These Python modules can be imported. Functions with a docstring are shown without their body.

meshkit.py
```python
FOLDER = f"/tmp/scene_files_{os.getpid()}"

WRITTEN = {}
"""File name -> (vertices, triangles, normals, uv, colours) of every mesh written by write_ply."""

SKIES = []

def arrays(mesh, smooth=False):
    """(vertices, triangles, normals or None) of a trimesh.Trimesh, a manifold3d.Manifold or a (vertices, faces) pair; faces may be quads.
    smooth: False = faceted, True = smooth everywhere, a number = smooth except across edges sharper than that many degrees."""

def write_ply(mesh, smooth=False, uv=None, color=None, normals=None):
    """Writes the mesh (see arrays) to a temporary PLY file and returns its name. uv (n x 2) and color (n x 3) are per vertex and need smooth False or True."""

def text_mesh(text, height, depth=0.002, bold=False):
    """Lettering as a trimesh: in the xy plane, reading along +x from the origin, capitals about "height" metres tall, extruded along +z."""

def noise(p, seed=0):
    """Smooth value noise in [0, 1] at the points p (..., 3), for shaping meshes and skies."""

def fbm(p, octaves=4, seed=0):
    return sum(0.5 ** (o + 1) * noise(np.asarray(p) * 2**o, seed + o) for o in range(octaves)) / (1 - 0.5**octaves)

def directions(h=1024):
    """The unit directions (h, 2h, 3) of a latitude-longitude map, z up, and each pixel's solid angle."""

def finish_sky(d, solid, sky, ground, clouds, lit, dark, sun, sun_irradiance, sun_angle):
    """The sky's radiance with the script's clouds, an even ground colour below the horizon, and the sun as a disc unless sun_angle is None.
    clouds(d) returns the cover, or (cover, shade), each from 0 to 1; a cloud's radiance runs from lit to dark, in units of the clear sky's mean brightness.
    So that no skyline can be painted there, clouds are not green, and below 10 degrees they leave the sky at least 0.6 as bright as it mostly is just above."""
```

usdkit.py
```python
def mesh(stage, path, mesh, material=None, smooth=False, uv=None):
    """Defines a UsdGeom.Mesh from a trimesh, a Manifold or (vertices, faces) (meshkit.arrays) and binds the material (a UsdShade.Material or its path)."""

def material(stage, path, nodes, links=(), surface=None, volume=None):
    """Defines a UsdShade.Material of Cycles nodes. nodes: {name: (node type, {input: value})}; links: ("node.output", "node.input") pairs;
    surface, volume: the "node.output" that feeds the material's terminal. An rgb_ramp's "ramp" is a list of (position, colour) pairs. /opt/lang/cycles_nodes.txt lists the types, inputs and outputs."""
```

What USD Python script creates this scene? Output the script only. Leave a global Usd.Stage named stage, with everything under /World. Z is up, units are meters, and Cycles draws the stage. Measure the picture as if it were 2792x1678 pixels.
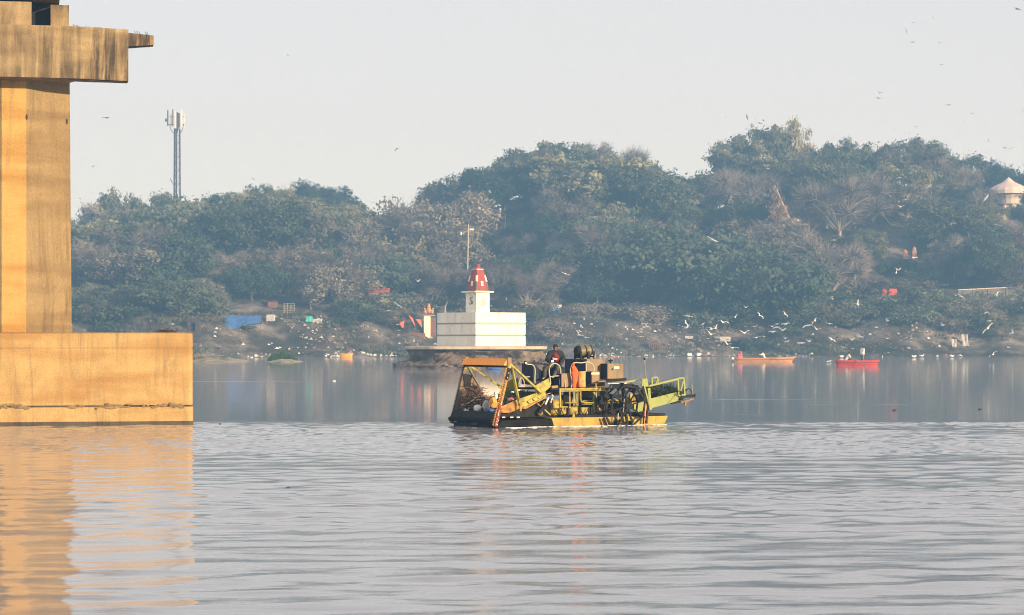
import math
import numpy as np
import trimesh
import usdkit
from meshkit import noise, fbm
from pxr import Usd, UsdGeom, UsdLux, UsdShade, Gf, Sdf, Vt

stage = Usd.Stage.CreateInMemory()
UsdGeom.SetStageUpAxis(stage, 'Z')
UsdGeom.SetStageMetersPerUnit(stage, 1.0)
world = UsdGeom.Xform.Define(stage, '/World')
stage.SetDefaultPrim(world.GetPrim())

# ---------------------------------------------------------------- camera, sky, sun, exposure
F, CX, HORIZON, EYE = 6375.0, 1396.0, 932.0, 2.7      # focal length in photo pixels, centre, horizon row, height above the water
cam = UsdGeom.Camera.Define(stage, '/World/camera')
cam.CreateFocalLengthAttr(50.0)
cam.CreateHorizontalApertureAttr(50.0 * 2792 / F)
cam.CreateVerticalApertureAttr(50.0 * 1678 / F)
cam.CreateVerticalApertureOffsetAttr(50.0 * (HORIZON - 839) / F)
cam.CreateClippingRangeAttr(Gf.Vec2f(0.5, 20000))
cam.AddTranslateOp().Set(Gf.Vec3d(0, 0, EYE))
cam.AddRotateXOp().Set(90)
cam.CreateExposureAttr(0.68)

SUN_AZ, SUN_EL = math.radians(47), math.radians(12)    # to the right of and behind the camera, low
SUN = np.array([math.sin(SUN_AZ) * math.cos(SUN_EL), -math.cos(SUN_AZ) * math.cos(SUN_EL), math.sin(SUN_EL)])
sun = UsdLux.DistantLight.Define(stage, '/World/sun')
sun.CreateIntensityAttr(1.2)
sun.CreateAngleAttr(0.9)
sun.CreateNormalizeAttr(True)
sun.CreateColorAttr(Gf.Vec3f(1.0, 0.83, 0.60))
_z = SUN; _x = np.cross([0, 0, 1], _z); _x /= np.linalg.norm(_x); _y = np.cross(_z, _x)
sun.AddTransformOp().Set(Gf.Matrix4d(*_x, 0, *_y, 0, *_z, 0, 0, 0, 0, 1))

usdkit.material(stage, '/World/Looks/sky_air', {
    'sky': ('sky_texture', {'sky_type': 'single_scattering', 'sun_disc': False, 'sun_elevation': SUN_EL, 'sun_rotation': math.atan2(SUN[0], SUN[1]), 'aerosol_density': 2.0}),
    'tc': ('texture_coordinate', {}),
    'map': ('mapping', {'scale': (1.0, 1.0, 3.0)}),
    'n': ('noise_texture', {'scale': 1.6, 'detail': 4}),
    'veil': ('rgb_ramp', {'ramp': [(0.0, (3.98, 3.84, 4.10)), (1.0, (4.22, 4.08, 4.32))]}),
    'mix': ('mix_color', {'fac': 0.86, 'use_clamp': False}),
    'bg': ('background_shader', {'strength': 0.12})},
    [('tc.generated', 'map.vector'), ('map.vector', 'n.vector'), ('n.fac', 'veil.fac'), ('sky.color', 'mix.a'), ('veil.color', 'mix.b'), ('mix.result', 'bg.color')], surface='bg.background')
dome = UsdLux.DomeLight.Define(stage, '/World/sky')
UsdShade.MaterialBindingAPI.Apply(dome.GetPrim()).Bind(UsdShade.Material.Get(stage, '/World/Looks/sky_air'))
dome.GetPrim().SetCustomDataByKey('kind', 'structure')

# ---------------------------------------------------------------- helpers
def at(px, py, d):
    """World point that lies d metres away in depth, seen at photo pixel (px, py)."""
    return np.array([(px - CX) / F * d, d, EYE + (HORIZON - py) / F * d])

def depth_of_water(py):
    return EYE * F / (py - HORIZON)

_used = {}
def _path(name, parent):
    base = str(parent.GetPath()) if parent is not None else '/World'
    k = (base, name)
    n = _used.get(k, 0)
    _used[k] = n + 1
    return f'{base}/{name}' + (f'_{n:03d}' if n else '')

def custom(p, label=None, category=None, group=None, kind=None):
    for k, v in (('label', label), ('category', category), ('group', group), ('kind', kind)):
        if v:
            p.SetCustomDataByKey(k, v)
    return p

def thing(name, label=None, category=None, loc=(0, 0, 0), rz=0.0, group=None):
    x = UsdGeom.Xform.Define(stage, _path(name, None))
    x.AddTranslateOp().Set(Gf.Vec3d(*map(float, loc)))
    x.AddRotateZOp().Set(math.degrees(rz))
    return custom(x.GetPrim(), label, category, group)

def obj(name, mesh, mat, parent=None, smooth=False, label=None, category=None, group=None, kind=None):
    m = usdkit.mesh(stage, _path(name, parent), mesh, MATS[mat], smooth)
    return custom(m.GetPrim(), label, category, group, kind)

def dup(root, loc, rz=0.0, scale=None, label=None, group=None, tilt=None):
    was = root.GetCustomData()
    name = root.GetName()
    while name[-4:-3] == '_' and name[-3:].isdigit():
        name = name[:-4]
    x = UsdGeom.Xform.Define(stage, _path(name, None))
    x.GetPrim().GetReferences().AddInternalReference(root.GetPath())
    x.ClearXformOpOrder()
    x.AddTranslateOp(opSuffix='at').Set(Gf.Vec3d(*map(float, loc)))
    x.AddRotateXYZOp(opSuffix='turn').Set(Gf.Vec3f(*(tilt or (0, 0)), math.degrees(rz)))
    x.AddScaleOp(opSuffix='size').Set(Gf.Vec3f(*(scale if scale is not None else (1, 1, 1))))
    p = x.GetPrim()
    custom(p, label or was['label'], was['category'], group or was.get('group'))
    p.SetInstanceable(True)
    return p

class MB:
    """Collects shapes that become one mesh."""
    def __init__(self):
        self.v, self.f, self.n = [], [], 0
    def add(self, v, f):
        v = np.asarray(v, float); f = np.asarray(f, int)
        if f.shape[1] == 4:
            f = np.vstack([f[:, [0, 1, 2]], f[:, [0, 2, 3]]])
        self.v.append(v); self.f.append(f + self.n); self.n += len(v)
        return self
    def tm(self, m):
        return self.add(m.vertices, m.faces)
    def get(self):
        return np.vstack(self.v), np.vstack(self.f)
    def hexa(self, p):
        """8 points: bottom ring of 4, top ring of 4."""
        return self.add(p, [[3, 2, 1, 0], [4, 5, 6, 7], [0, 1, 5, 4], [1, 2, 6, 5], [2, 3, 7, 6], [3, 0, 4, 7]])
    def box(self, c, s, rz=0.0):
        c = np.asarray(c, float); h = np.asarray(s, float) / 2
        p = np.array([[x, y, z] for z in (-1, 1) for x, y in ((-1, -1), (1, -1), (1, 1), (-1, 1))]) * h
        r = np.array([[math.cos(rz), -math.sin(rz), 0], [math.sin(rz), math.cos(rz), 0], [0, 0, 1]])
        return self.hexa(p @ r.T + c)
    def cbox(self, c, s, bev=0.02, rz=0.0):
        """Box with chamfered edges."""
        h = np.asarray(s, float) / 2
        bev = min(bev, h.min() * 0.9)
        pts = []
        for sx in (-1, 1):
            for sy in (-1, 1):
                for sz in (-1, 1):
                    k = np.array([sx, sy, sz])
                    for a in range(3):
                        q = h - bev; q[a] = h[a]
                        pts.append(k * q)
        m = trimesh.convex.convex_hull(np.array(pts))
        r = np.array([[math.cos(rz), -math.sin(rz), 0], [math.sin(rz), math.cos(rz), 0], [0, 0, 1]])
        return self.add(m.vertices @ r.T + np.asarray(c), m.faces)
    def tube(self, pts, r, sides=6):
        p = np.asarray(pts, float)
        t = np.gradient(p, axis=0); t /= np.linalg.norm(t, axis=1, keepdims=True) + 1e-12
        ref = np.where(np.abs(t[:, 2:]) < 0.9, [0, 0, 1.0], [1.0, 0, 0])
        a = np.cross(t, ref); a /= np.linalg.norm(a, axis=1, keepdims=True) + 1e-12
        b = np.cross(t, a); ang = np.arange(sides) * 2 * np.pi / sides
        rr = np.broadcast_to(r, (len(p),))[:, None, None]
        v = (p[:, None] + rr * (np.cos(ang)[None, :, None] * a[:, None] + np.sin(ang)[None, :, None] * b[:, None])).reshape(-1, 3)
        i, j = np.meshgrid(np.arange(len(p) - 1), np.arange(sides), indexing='ij')
        q = np.stack([i * sides + j, i * sides + (j + 1) % sides, (i + 1) * sides + (j + 1) % sides, (i + 1) * sides + j], -1).reshape(-1, 4)
        self.add(v, q[:, ::-1])
        n = len(p)
        caps = [[0, k + 1, k] for k in range(1, sides - 1)] + [[(n - 1) * sides, (n - 1) * sides + k, (n - 1) * sides + k + 1] for k in range(1, sides - 1)]
        self.f.append(np.array(caps)[:, ::-1] + self.n - len(v))
        return self
    def bar(self, a, b, w, h=None):
        """Rectangular bar from a to b."""
        a, b = np.asarray(a, float), np.asarray(b, float)
        h = h or w
        t = (b - a) / np.linalg.norm(b - a)
        s = np.cross(t, [0, 0, 1.0]) if abs(t[2]) < 0.95 else np.cross(t, [0, 1.0, 0])
        s /= np.linalg.norm(s); u = np.cross(s, t)
        q = [(-1, -1), (1, -1), (1, 1), (-1, 1)]
        return self.hexa([p + s * x * w / 2 + u * y * h / 2 for p in (a, b) for x, y in q])
    def prism(self, poly, vec):
        """Planar polygon (n x 3) swept along vec."""
        p = np.asarray(poly, float); n = len(p)
        nrm = sum(np.cross(p[i] - p[0], p[(i + 1) % n] - p[0]) for i in range(n))
        if np.dot(nrm, vec) > 0:
            p = p[::-1]
        ax = np.argmax(np.abs(nrm)); k = [i for i in range(3) if i != ax]
        from shapely.geometry import Polygon
        tv, tf = trimesh.creation.triangulate_polygon(Polygon(p[:, k]), engine='earcut')
        idx = [int(np.argmin(((p[:, k] - t) ** 2).sum(1))) for t in tv]
        tf = np.array([[idx[i] for i in t] for t in tf])
        a, b, c = p[tf[:, 0]], p[tf[:, 1]], p[tf[:, 2]]
        flip = np.einsum('ij,ij->i', np.cross(b - a, c - a), np.broadcast_to(vec, a.shape)) > 0
        tf[flip] = tf[flip][:, ::-1]
        side = []
        for i in range(n):
            j = (i + 1) % n
            side += [[i, n + j, j], [i, n + i, n + j]]
        return self.add(np.vstack([p, p + vec]), np.vstack([tf, tf[:, ::-1] + n, np.array(side)[:, ::-1]]))
    def ball(self, c, r, sub=1):
        m = trimesh.creation.icosphere(sub, 1.0)
        return self.add(m.vertices * np.asarray(r) + np.asarray(c), m.faces)
    def lathe(self, prof, c, n=24):
        prof = np.asarray(prof, float); ang = np.arange(n) * 2 * np.pi / n
        v = np.stack([prof[:, 0, None] * np.cos(ang), prof[:, 0, None] * np.sin(ang), np.broadcast_to(prof[:, 1, None], (len(prof), n))], -1).reshape(-1, 3) + np.asarray(c)
        i, j = np.meshgrid(np.arange(len(prof) - 1), np.arange(n), indexing='ij')
        q = np.stack([i * n + j, i * n + (j + 1) % n, (i + 1) * n + (j + 1) % n, (i + 1) * n + j], -1).reshape(-1, 4)
        return self.add(v, q)

def crumple(mesh, amp, scale, seed=0, sub=0):
    m = trimesh.Trimesh(*mesh, process=True) if isinstance(mesh, tuple) else mesh
    for _ in range(sub):
        m = m.subdivide()
    v = np.array(m.vertices)
    off = np.stack([fbm(v * scale + 17.3 * k, 3, seed + k) - 0.5 for k in range(3)], 1) * 2 * amp
    return v + off, np.array(m.faces)

# ---------------------------------------------------------------- materials
MATS = {}
def paint(name, c1, c2=None, scale=3.0, rough=0.6, detail=4, stretch=(1, 1, 1), metallic=0.0, bump=0.0, spec=0.4, obj_space=False, lo=0.35, hi=0.65, c3=None, s3=1.0, t3=(0.55, 0.7)):
    """A base colour with a second one worked in by noise, and a third (dirt, rust, moss) by another noise."""
    nodes = {'tc': ('texture_coordinate', {}), 'geo': ('geometry', {}), 'map': ('mapping', {'scale': stretch}),
             'n': ('noise_texture', {'scale': scale, 'detail': detail, 'roughness': 0.6}),
             'r': ('rgb_ramp', {'ramp': [(lo, c1), (hi, c2 or c1)]}),
             'p': ('principled_bsdf', {'roughness': rough, 'metallic': metallic, 'specular_ior_level': spec})}
    links = [('tc.object' if obj_space else 'geo.position', 'map.vector'), ('map.vector', 'n.vector'), ('n.fac', 'r.fac')]
    src = 'r.color'
    if c3:
        nodes['n3'] = ('noise_texture', {'scale': s3, 'detail': 5, 'roughness': 0.65})
        nodes['m3'] = ('map_range', {'from_min': t3[0], 'from_max': t3[1], 'clamp': True})
        nodes['x3'] = ('mix_color', {'b': c3})
        links += [('map.vector', 'n3.vector'), ('n3.fac', 'm3.value'), ('m3.result', 'x3.fac'), (src, 'x3.a')]
        src = 'x3.result'
    links.append((src, 'p.base_color'))
    if bump:
        nodes['b'] = ('bump', {'strength': 0.6, 'distance': bump})
        links += [('n.fac', 'b.height'), ('b.normal', 'p.normal')]
    MATS[name] = usdkit.material(stage, '/World/Looks/' + name, nodes, links, surface='p.BSDF')

def leaf(name, c1, c2, c3, scale=0.35, trans=0.25):
    """Foliage: tone varies from clump to clump, from leaf to leaf and from tree to tree."""
    MATS[name] = usdkit.material(stage, '/World/Looks/' + name, {
        'tc': ('texture_coordinate', {}), 'geo': ('geometry', {}), 'oi': ('object_info', {}),
        'n': ('noise_texture', {'scale': scale, 'detail': 3}),
        'a1': ('math', {'math_type': 'multiply_add', 'value2': 0.30}),
        'a2': ('math', {'math_type': 'multiply_add', 'value2': 0.50, 'value3': -0.40}),
        'a3': ('math', {'math_type': 'add'}),
        'r': ('rgb_ramp', {'ramp': [(0.15, c1), (0.5, c2), (0.85, c3)]}),
        'd': ('diffuse_bsdf', {}), 't': ('translucent_bsdf', {}), 'm': ('mix_closure', {'fac': trans})},
        [('geo.position', 'n.vector'), ('geo.random_per_island', 'a1.value1'), ('n.fac', 'a1.value3'), ('oi.random', 'a2.value1'), ('a1.value', 'a3.value1'), ('a2.value', 'a3.value2'),
         ('a3.value', 'r.fac'), ('r.color', 'd.color'), ('r.color', 't.color'), ('d.BSDF', 'm.closure1'), ('t.BSDF', 'm.closure2')], surface='m.closure')

# foliage and bark
leaf('leaf_dark', (0.036, 0.054, 0.036), (0.100, 0.118, 0.072), (0.255, 0.255, 0.155))
leaf('leaf_olive', (0.072, 0.083, 0.046), (0.162, 0.162, 0.090), (0.390, 0.348, 0.207))
leaf('leaf_teal', (0.052, 0.078, 0.054), (0.108, 0.130, 0.088), (0.245, 0.255, 0.170))
leaf('leaf_straw', (0.086, 0.077, 0.045), (0.291, 0.255, 0.151), (0.500, 0.451, 0.287))
leaf('leaf_dry', (0.095, 0.082, 0.066), (0.215, 0.190, 0.148), (0.400, 0.350, 0.275))
leaf('leaf_rust', (0.099, 0.067, 0.050), (0.280, 0.193, 0.137), (0.488, 0.348, 0.250))
leaf('twig', (0.11, 0.098, 0.09), (0.215, 0.188, 0.170), (0.340, 0.300, 0.270), trans=0.1)
leaf('grass_blade', (0.07, 0.13, 0.03), (0.13, 0.21, 0.05), (0.22, 0.28, 0.09), trans=0.4)
paint('bark', (0.16, 0.135, 0.11), (0.075, 0.06, 0.048), scale=2.0, stretch=(3, 3, 0.6), rough=0.9)
paint('bark_pale', (0.36, 0.32, 0.27), (0.22, 0.19, 0.16), scale=1.6, stretch=(3, 3, 0.6), rough=0.9)
# concrete, stone, plaster
def concrete(name, c_light, c_mid, c_dark, soot, streak_at=(0.50, 0.72), bump=0.02):
    MATS[name] = usdkit.material(stage, '/World/Looks/' + name, {
        'tc': ('texture_coordinate', {}), 'm1': ('mapping', {'scale': (1, 1, 0.75)}), 'm2': ('mapping', {'scale': (2.4, 2.4, 0.20)}), 'n5': ('noise_texture', {'scale': 0.42, 'detail': 3}), 's5': ('map_range', {'from_min': 0.30, 'from_max': 0.56, 'to_min': 0.15, 'clamp': True}), 'f5': ('math', {'math_type': 'multiply'}), 'm4': ('mapping', {'scale': (0.25, 0.25, 1.6)}),
        'n1': ('noise_texture', {'scale': 0.75, 'detail': 6, 'roughness': 0.6, 'distortion': 0.6}),
        'n2': ('noise_texture', {'scale': 1.3, 'detail': 6, 'roughness': 0.7, 'distortion': 0.8}),
        'n3': ('noise_texture', {'scale': 22.0, 'detail': 4, 'roughness': 0.7}),
        'n4': ('noise_texture', {'scale': 0.9, 'detail': 3}),
        'r1': ('rgb_ramp', {'ramp': [(0.30, c_mid), (0.52, c_light), (0.72, c_mid)]}),
        's2': ('map_range', {'from_min': streak_at[0], 'from_max': streak_at[1], 'clamp': True}),
        's4': ('map_range', {'from_min': 0.45, 'from_max': 0.66, 'to_max': 0.85, 'clamp': True}),
        'x2': ('mix_color', {'b': soot}), 'x4': ('mix_color', {'b': c_dark}),
        's3': ('map_range', {'from_min': 0.3, 'from_max': 0.7, 'to_min': 0.78, 'to_max': 1.16, 'clamp': True}),
        'x3': ('mix_color', {'blend_type': 'multiply', 'fac': 1.0}),
        'b': ('bump', {'strength': 0.5, 'distance': bump}),
        'p': ('principled_bsdf', {'roughness': 0.85, 'specular_ior_level': 0.25})},
        [('tc.object', 'm1.vector'), ('m1.vector', 'n1.vector'), ('tc.object', 'm2.vector'), ('m2.vector', 'n2.vector'), ('tc.object', 'n3.vector'), ('tc.object', 'm4.vector'), ('m4.vector', 'n4.vector'),
         ('n1.fac', 'r1.fac'), ('n4.fac', 's4.value'), ('s4.result', 'x4.fac'), ('r1.color', 'x4.a'), ('n2.fac', 's2.value'), ('tc.object', 'n5.vector'), ('n5.fac', 's5.value'), ('s2.result', 'f5.value1'), ('s5.result', 'f5.value2'), ('f5.value', 'x2.fac'), ('x4.result', 'x2.a'),
         ('n3.fac', 's3.value'), ('x2.result', 'x3.a'), ('s3.result', 'x3.b'), ('x3.result', 'p.base_color'), ('n3.fac', 'b.height'), ('b.normal', 'p.normal')], surface='p.BSDF')
concrete('concrete_ochre', (0.45, 0.300, 0.120), (0.33, 0.208, 0.078), (0.32, 0.168, 0.050), (0.19, 0.132, 0.065), (0.50, 0.78))
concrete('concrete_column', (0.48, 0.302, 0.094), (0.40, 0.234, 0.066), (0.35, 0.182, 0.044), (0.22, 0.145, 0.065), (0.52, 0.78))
concrete('concrete_side', (0.28, 0.196, 0.092), (0.22, 0.150, 0.068), (0.18, 0.115, 0.050), (0.09, 0.064, 0.036), (0.47, 0.72))  # duller than the column: its cast shade painted in, under dirt streaks
concrete('concrete_sooty', (0.40, 0.290, 0.145), (0.28, 0.198, 0.100), (0.20, 0.130, 0.062), (0.050, 0.037, 0.026), (0.34, 0.58))
concrete('concrete_dark', (0.10, 0.075, 0.05), (0.07, 0.05, 0.035), (0.05, 0.038, 0.028), (0.03, 0.025, 0.02))
paint('rock', (0.09, 0.072, 0.055), (0.26, 0.19, 0.13), scale=1.1, detail=8, rough=0.95, lo=0.35, hi=0.75, c3=(0.03, 0.028, 0.024), s3=0.6, t3=(0.5, 0.68))
paint('slab', (0.50, 0.43, 0.34), (0.38, 0.32, 0.25), scale=0.8, rough=0.9, c3=(0.24, 0.19, 0.14), s3=2.0)
paint('whitewash', (0.76, 0.715, 0.60), (0.66, 0.62, 0.52), scale=0.7, rough=0.8, stretch=(1, 1, 0.35), c3=(0.44, 0.40, 0.32), s3=1.5, t3=(0.50, 0.78))
paint('groove_grey', (0.28, 0.27, 0.22), rough=0.9)
paint('groove_ochre', (0.72, 0.40, 0.07), (0.62, 0.33, 0.06), rough=0.8)
paint('shrine_red', (0.30, 0.045, 0.030), (0.22, 0.038, 0.028), scale=2.5, rough=0.65, c3=(0.20, 0.04, 0.03), s3=5)
paint('shrine_green', (0.10, 0.12, 0.07), rough=0.8)
paint('brick_red', (0.19, 0.085, 0.065), (0.14, 0.065, 0.05), scale=2, rough=0.9)
paint('om_black', (0.03, 0.03, 0.03), rough=0.8)
paint('om_ochre', (0.60, 0.36, 0.12), rough=0.8)
paint('dome_pink', (0.55, 0.455, 0.40), (0.47, 0.385, 0.335), scale=0.7, rough=0.8)
# metal, paint, cloth
paint('yellow_paint', (0.390, 0.312, 0.035), (0.281, 0.211, 0.027), scale=5, rough=0.6, c3=(0.14, 0.075, 0.025), s3=5.5, t3=(0.50, 0.68))
paint('pontoon_yellow', (0.361, 0.275, 0.021), (0.303, 0.167, 0.014), scale=2.2, rough=0.55, stretch=(1, 1, 0.5), c3=(0.20, 0.085, 0.025), s3=3.2, t3=(0.49, 0.68))
paint('lime_paint', (0.367, 0.335, 0.047), (0.273, 0.242, 0.035), scale=5, rough=0.6, c3=(0.20, 0.12, 0.035), s3=5, t3=(0.52, 0.70))
paint('green_paint', (0.242, 0.281, 0.058), (0.195, 0.226, 0.047), scale=3, rough=0.5, c3=(0.20, 0.18, 0.05), s3=3.5, t3=(0.58, 0.75))
paint('orange_paint', (0.92, 0.33, 0.008), (0.86, 0.28, 0.008), scale=2.5, rough=0.5, c3=(0.55, 0.14, 0.01), s3=6, t3=(0.66, 0.85))
paint('rust', (0.44, 0.26, 0.06), (0.28, 0.12, 0.035), scale=6, rough=0.85, c3=(0.10, 0.05, 0.03), s3=9)
paint('rust_red', (0.28, 0.05, 0.025), (0.18, 0.035, 0.02), scale=8, rough=0.8)
paint('black_steel', (0.018, 0.017, 0.016), (0.035, 0.032, 0.03), scale=5, rough=0.8, spec=0.06)
paint('black_hull', (0.008, 0.008, 0.008), (0.02, 0.02, 0.015), scale=3, rough=0.85, spec=0.05)
paint('navy_paint', (0.014, 0.017, 0.032), (0.024, 0.028, 0.046), scale=4, rough=0.6, spec=0.1)  # console paint, also the shade painted on cabinet bow faces
paint('brown_panel', (0.24, 0.165, 0.09), (0.18, 0.12, 0.065), scale=3, rough=0.6, stretch=(1, 1, 0.3), c3=(0.12, 0.075, 0.04), s3=4)
paint('olive_metal', (0.17, 0.145, 0.075), (0.12, 0.10, 0.055), scale=4, rough=0.5)
paint('grey_steel', (0.34, 0.33, 0.28), (0.24, 0.23, 0.19), scale=5, rough=0.45, metallic=0.3)
paint('pale_rail', (0.48, 0.47, 0.36), (0.38, 0.36, 0.25), scale=5, rough=0.5)
paint('pale_label', (0.70, 0.74, 0.50), rough=0.6)
paint('white_plastic', (0.78, 0.77, 0.74), (0.66, 0.65, 0.62), scale=5, rough=0.5)
paint('cloth_orange', (0.85, 0.13, 0.03), (0.78, 0.10, 0.025), scale=5, rough=0.9)
paint('sack_orange', (0.78, 0.20, 0.05), (0.82, 0.36, 0.13), scale=5, rough=0.8, c3=(0.72, 0.08, 0.03), s3=4)
paint('cloth_amber', (0.80, 0.24, 0.02), (0.70, 0.40, 0.10), scale=6, rough=0.9)
paint('sheet_grey', (0.40, 0.40, 0.38), (0.30, 0.30, 0.29), scale=6, rough=0.8)
paint('belt', (0.060, 0.052, 0.040), (0.12, 0.10, 0.07), scale=8, rough=0.9)
paint('panel_tan', (0.22, 0.15, 0.08), (0.12, 0.085, 0.05), scale=3, rough=0.8, c3=(0.03, 0.03, 0.03), s3=2)
paint('tarp_blue', (0.045, 0.13, 0.36), (0.035, 0.10, 0.28), scale=1.5, rough=0.6)
paint('tarp_teal', (0.05, 0.36, 0.30), rough=0.6)
paint('tarp_orange', (0.465, 0.064, 0.022), (0.390, 0.053, 0.022), scale=1.5, rough=0.8)
paint('flag_orange', (0.90, 0.13, 0.045), (0.85, 0.10, 0.04), scale=3, rough=0.8)
paint('hut_wall', (0.26, 0.20, 0.15), (0.18, 0.14, 0.11), scale=1.5, rough=0.9)
paint('hut_dark', (0.03, 0.028, 0.028), (0.06, 0.05, 0.05), scale=1.5, rough=0.9)
paint('grey_wall', (0.13, 0.125, 0.12), (0.10, 0.095, 0.09), scale=0.5, rough=0.9, c3=(0.09, 0.08, 0.07), s3=0.9)
paint('lime_wall', (0.27, 0.27, 0.20), (0.20, 0.20, 0.15), scale=0.6, rough=0.9, c3=(0.11, 0.11, 0.085), s3=1.4)
paint('temple_orange', (0.46, 0.20, 0.09), (0.40, 0.24, 0.14), scale=4, rough=0.8)
paint('boat_orange', (0.50, 0.27, 0.13), (0.36, 0.18, 0.085), scale=2, rough=0.6, stretch=(0.5, 1, 2))
paint('boat_red', (0.60, 0.05, 0.04), (0.44, 0.035, 0.03), scale=2, rough=0.55, stretch=(0.5, 1, 2))
paint('boat_yellow', (0.70, 0.36, 0.03), (0.58, 0.28, 0.03), scale=2, rough=0.6)
paint('boat_white', (0.74, 0.72, 0.68), rough=0.6)
paint('wood_dark', (0.09, 0.06, 0.04), (0.05, 0.035, 0.025), scale=4, rough=0.8)
paint('mast_grey', (0.050, 0.047, 0.045), (0.032, 0.031, 0.029), scale=3, rough=0.6)
paint('mast_white', (0.570, 0.540, 0.465), rough=0.5)
paint('feather_white', (0.90, 0.89, 0.87), (0.84, 0.83, 0.81), scale=9, rough=0.8)
paint('feather_dark', (0.035, 0.030, 0.026), (0.06, 0.05, 0.045), scale=9, rough=0.85)
# people
paint('skin', (0.20, 0.105, 0.065), (0.16, 0.08, 0.05), scale=9, rough=0.55)
paint('hair', (0.012, 0.010, 0.009), rough=0.6)
paint('jacket_navy', (0.009, 0.010, 0.016), (0.015, 0.016, 0.022), scale=9, rough=0.85)
paint('shirt_maroon', (0.24, 0.02, 0.022), (0.18, 0.016, 0.018), scale=9, rough=0.85)
paint('trousers_grey', (0.075, 0.068, 0.062), (0.05, 0.046, 0.042), scale=9, rough=0.85)
paint('cloth_white', (0.76, 0.72, 0.66), (0.66, 0.62, 0.56), scale=9, rough=0.85)
paint('cloth_pink', (0.52, 0.06, 0.11), (0.60, 0.20, 0.24), scale=14, rough=0.85)
paint('cloth_teal', (0.10, 0.20, 0.21), rough=0.85)

# ---------------------------------------------------------------- haze
MATS['haze_air'] = usdkit.material(stage, '/World/Looks/haze_air', {
    'v': ('principled_volume', {'color': (0.27, 0.58, 1.0), 'density': 0.00072, 'anisotropy': 0.0, 'absorption_color': (0.9, 0.9, 0.9)})}, [], volume='v.volume')
obj('haze', MB().box((0, 500, 33.0), (1900, 1500, 74.0)).get(), 'haze_air', kind='stuff')

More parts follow.
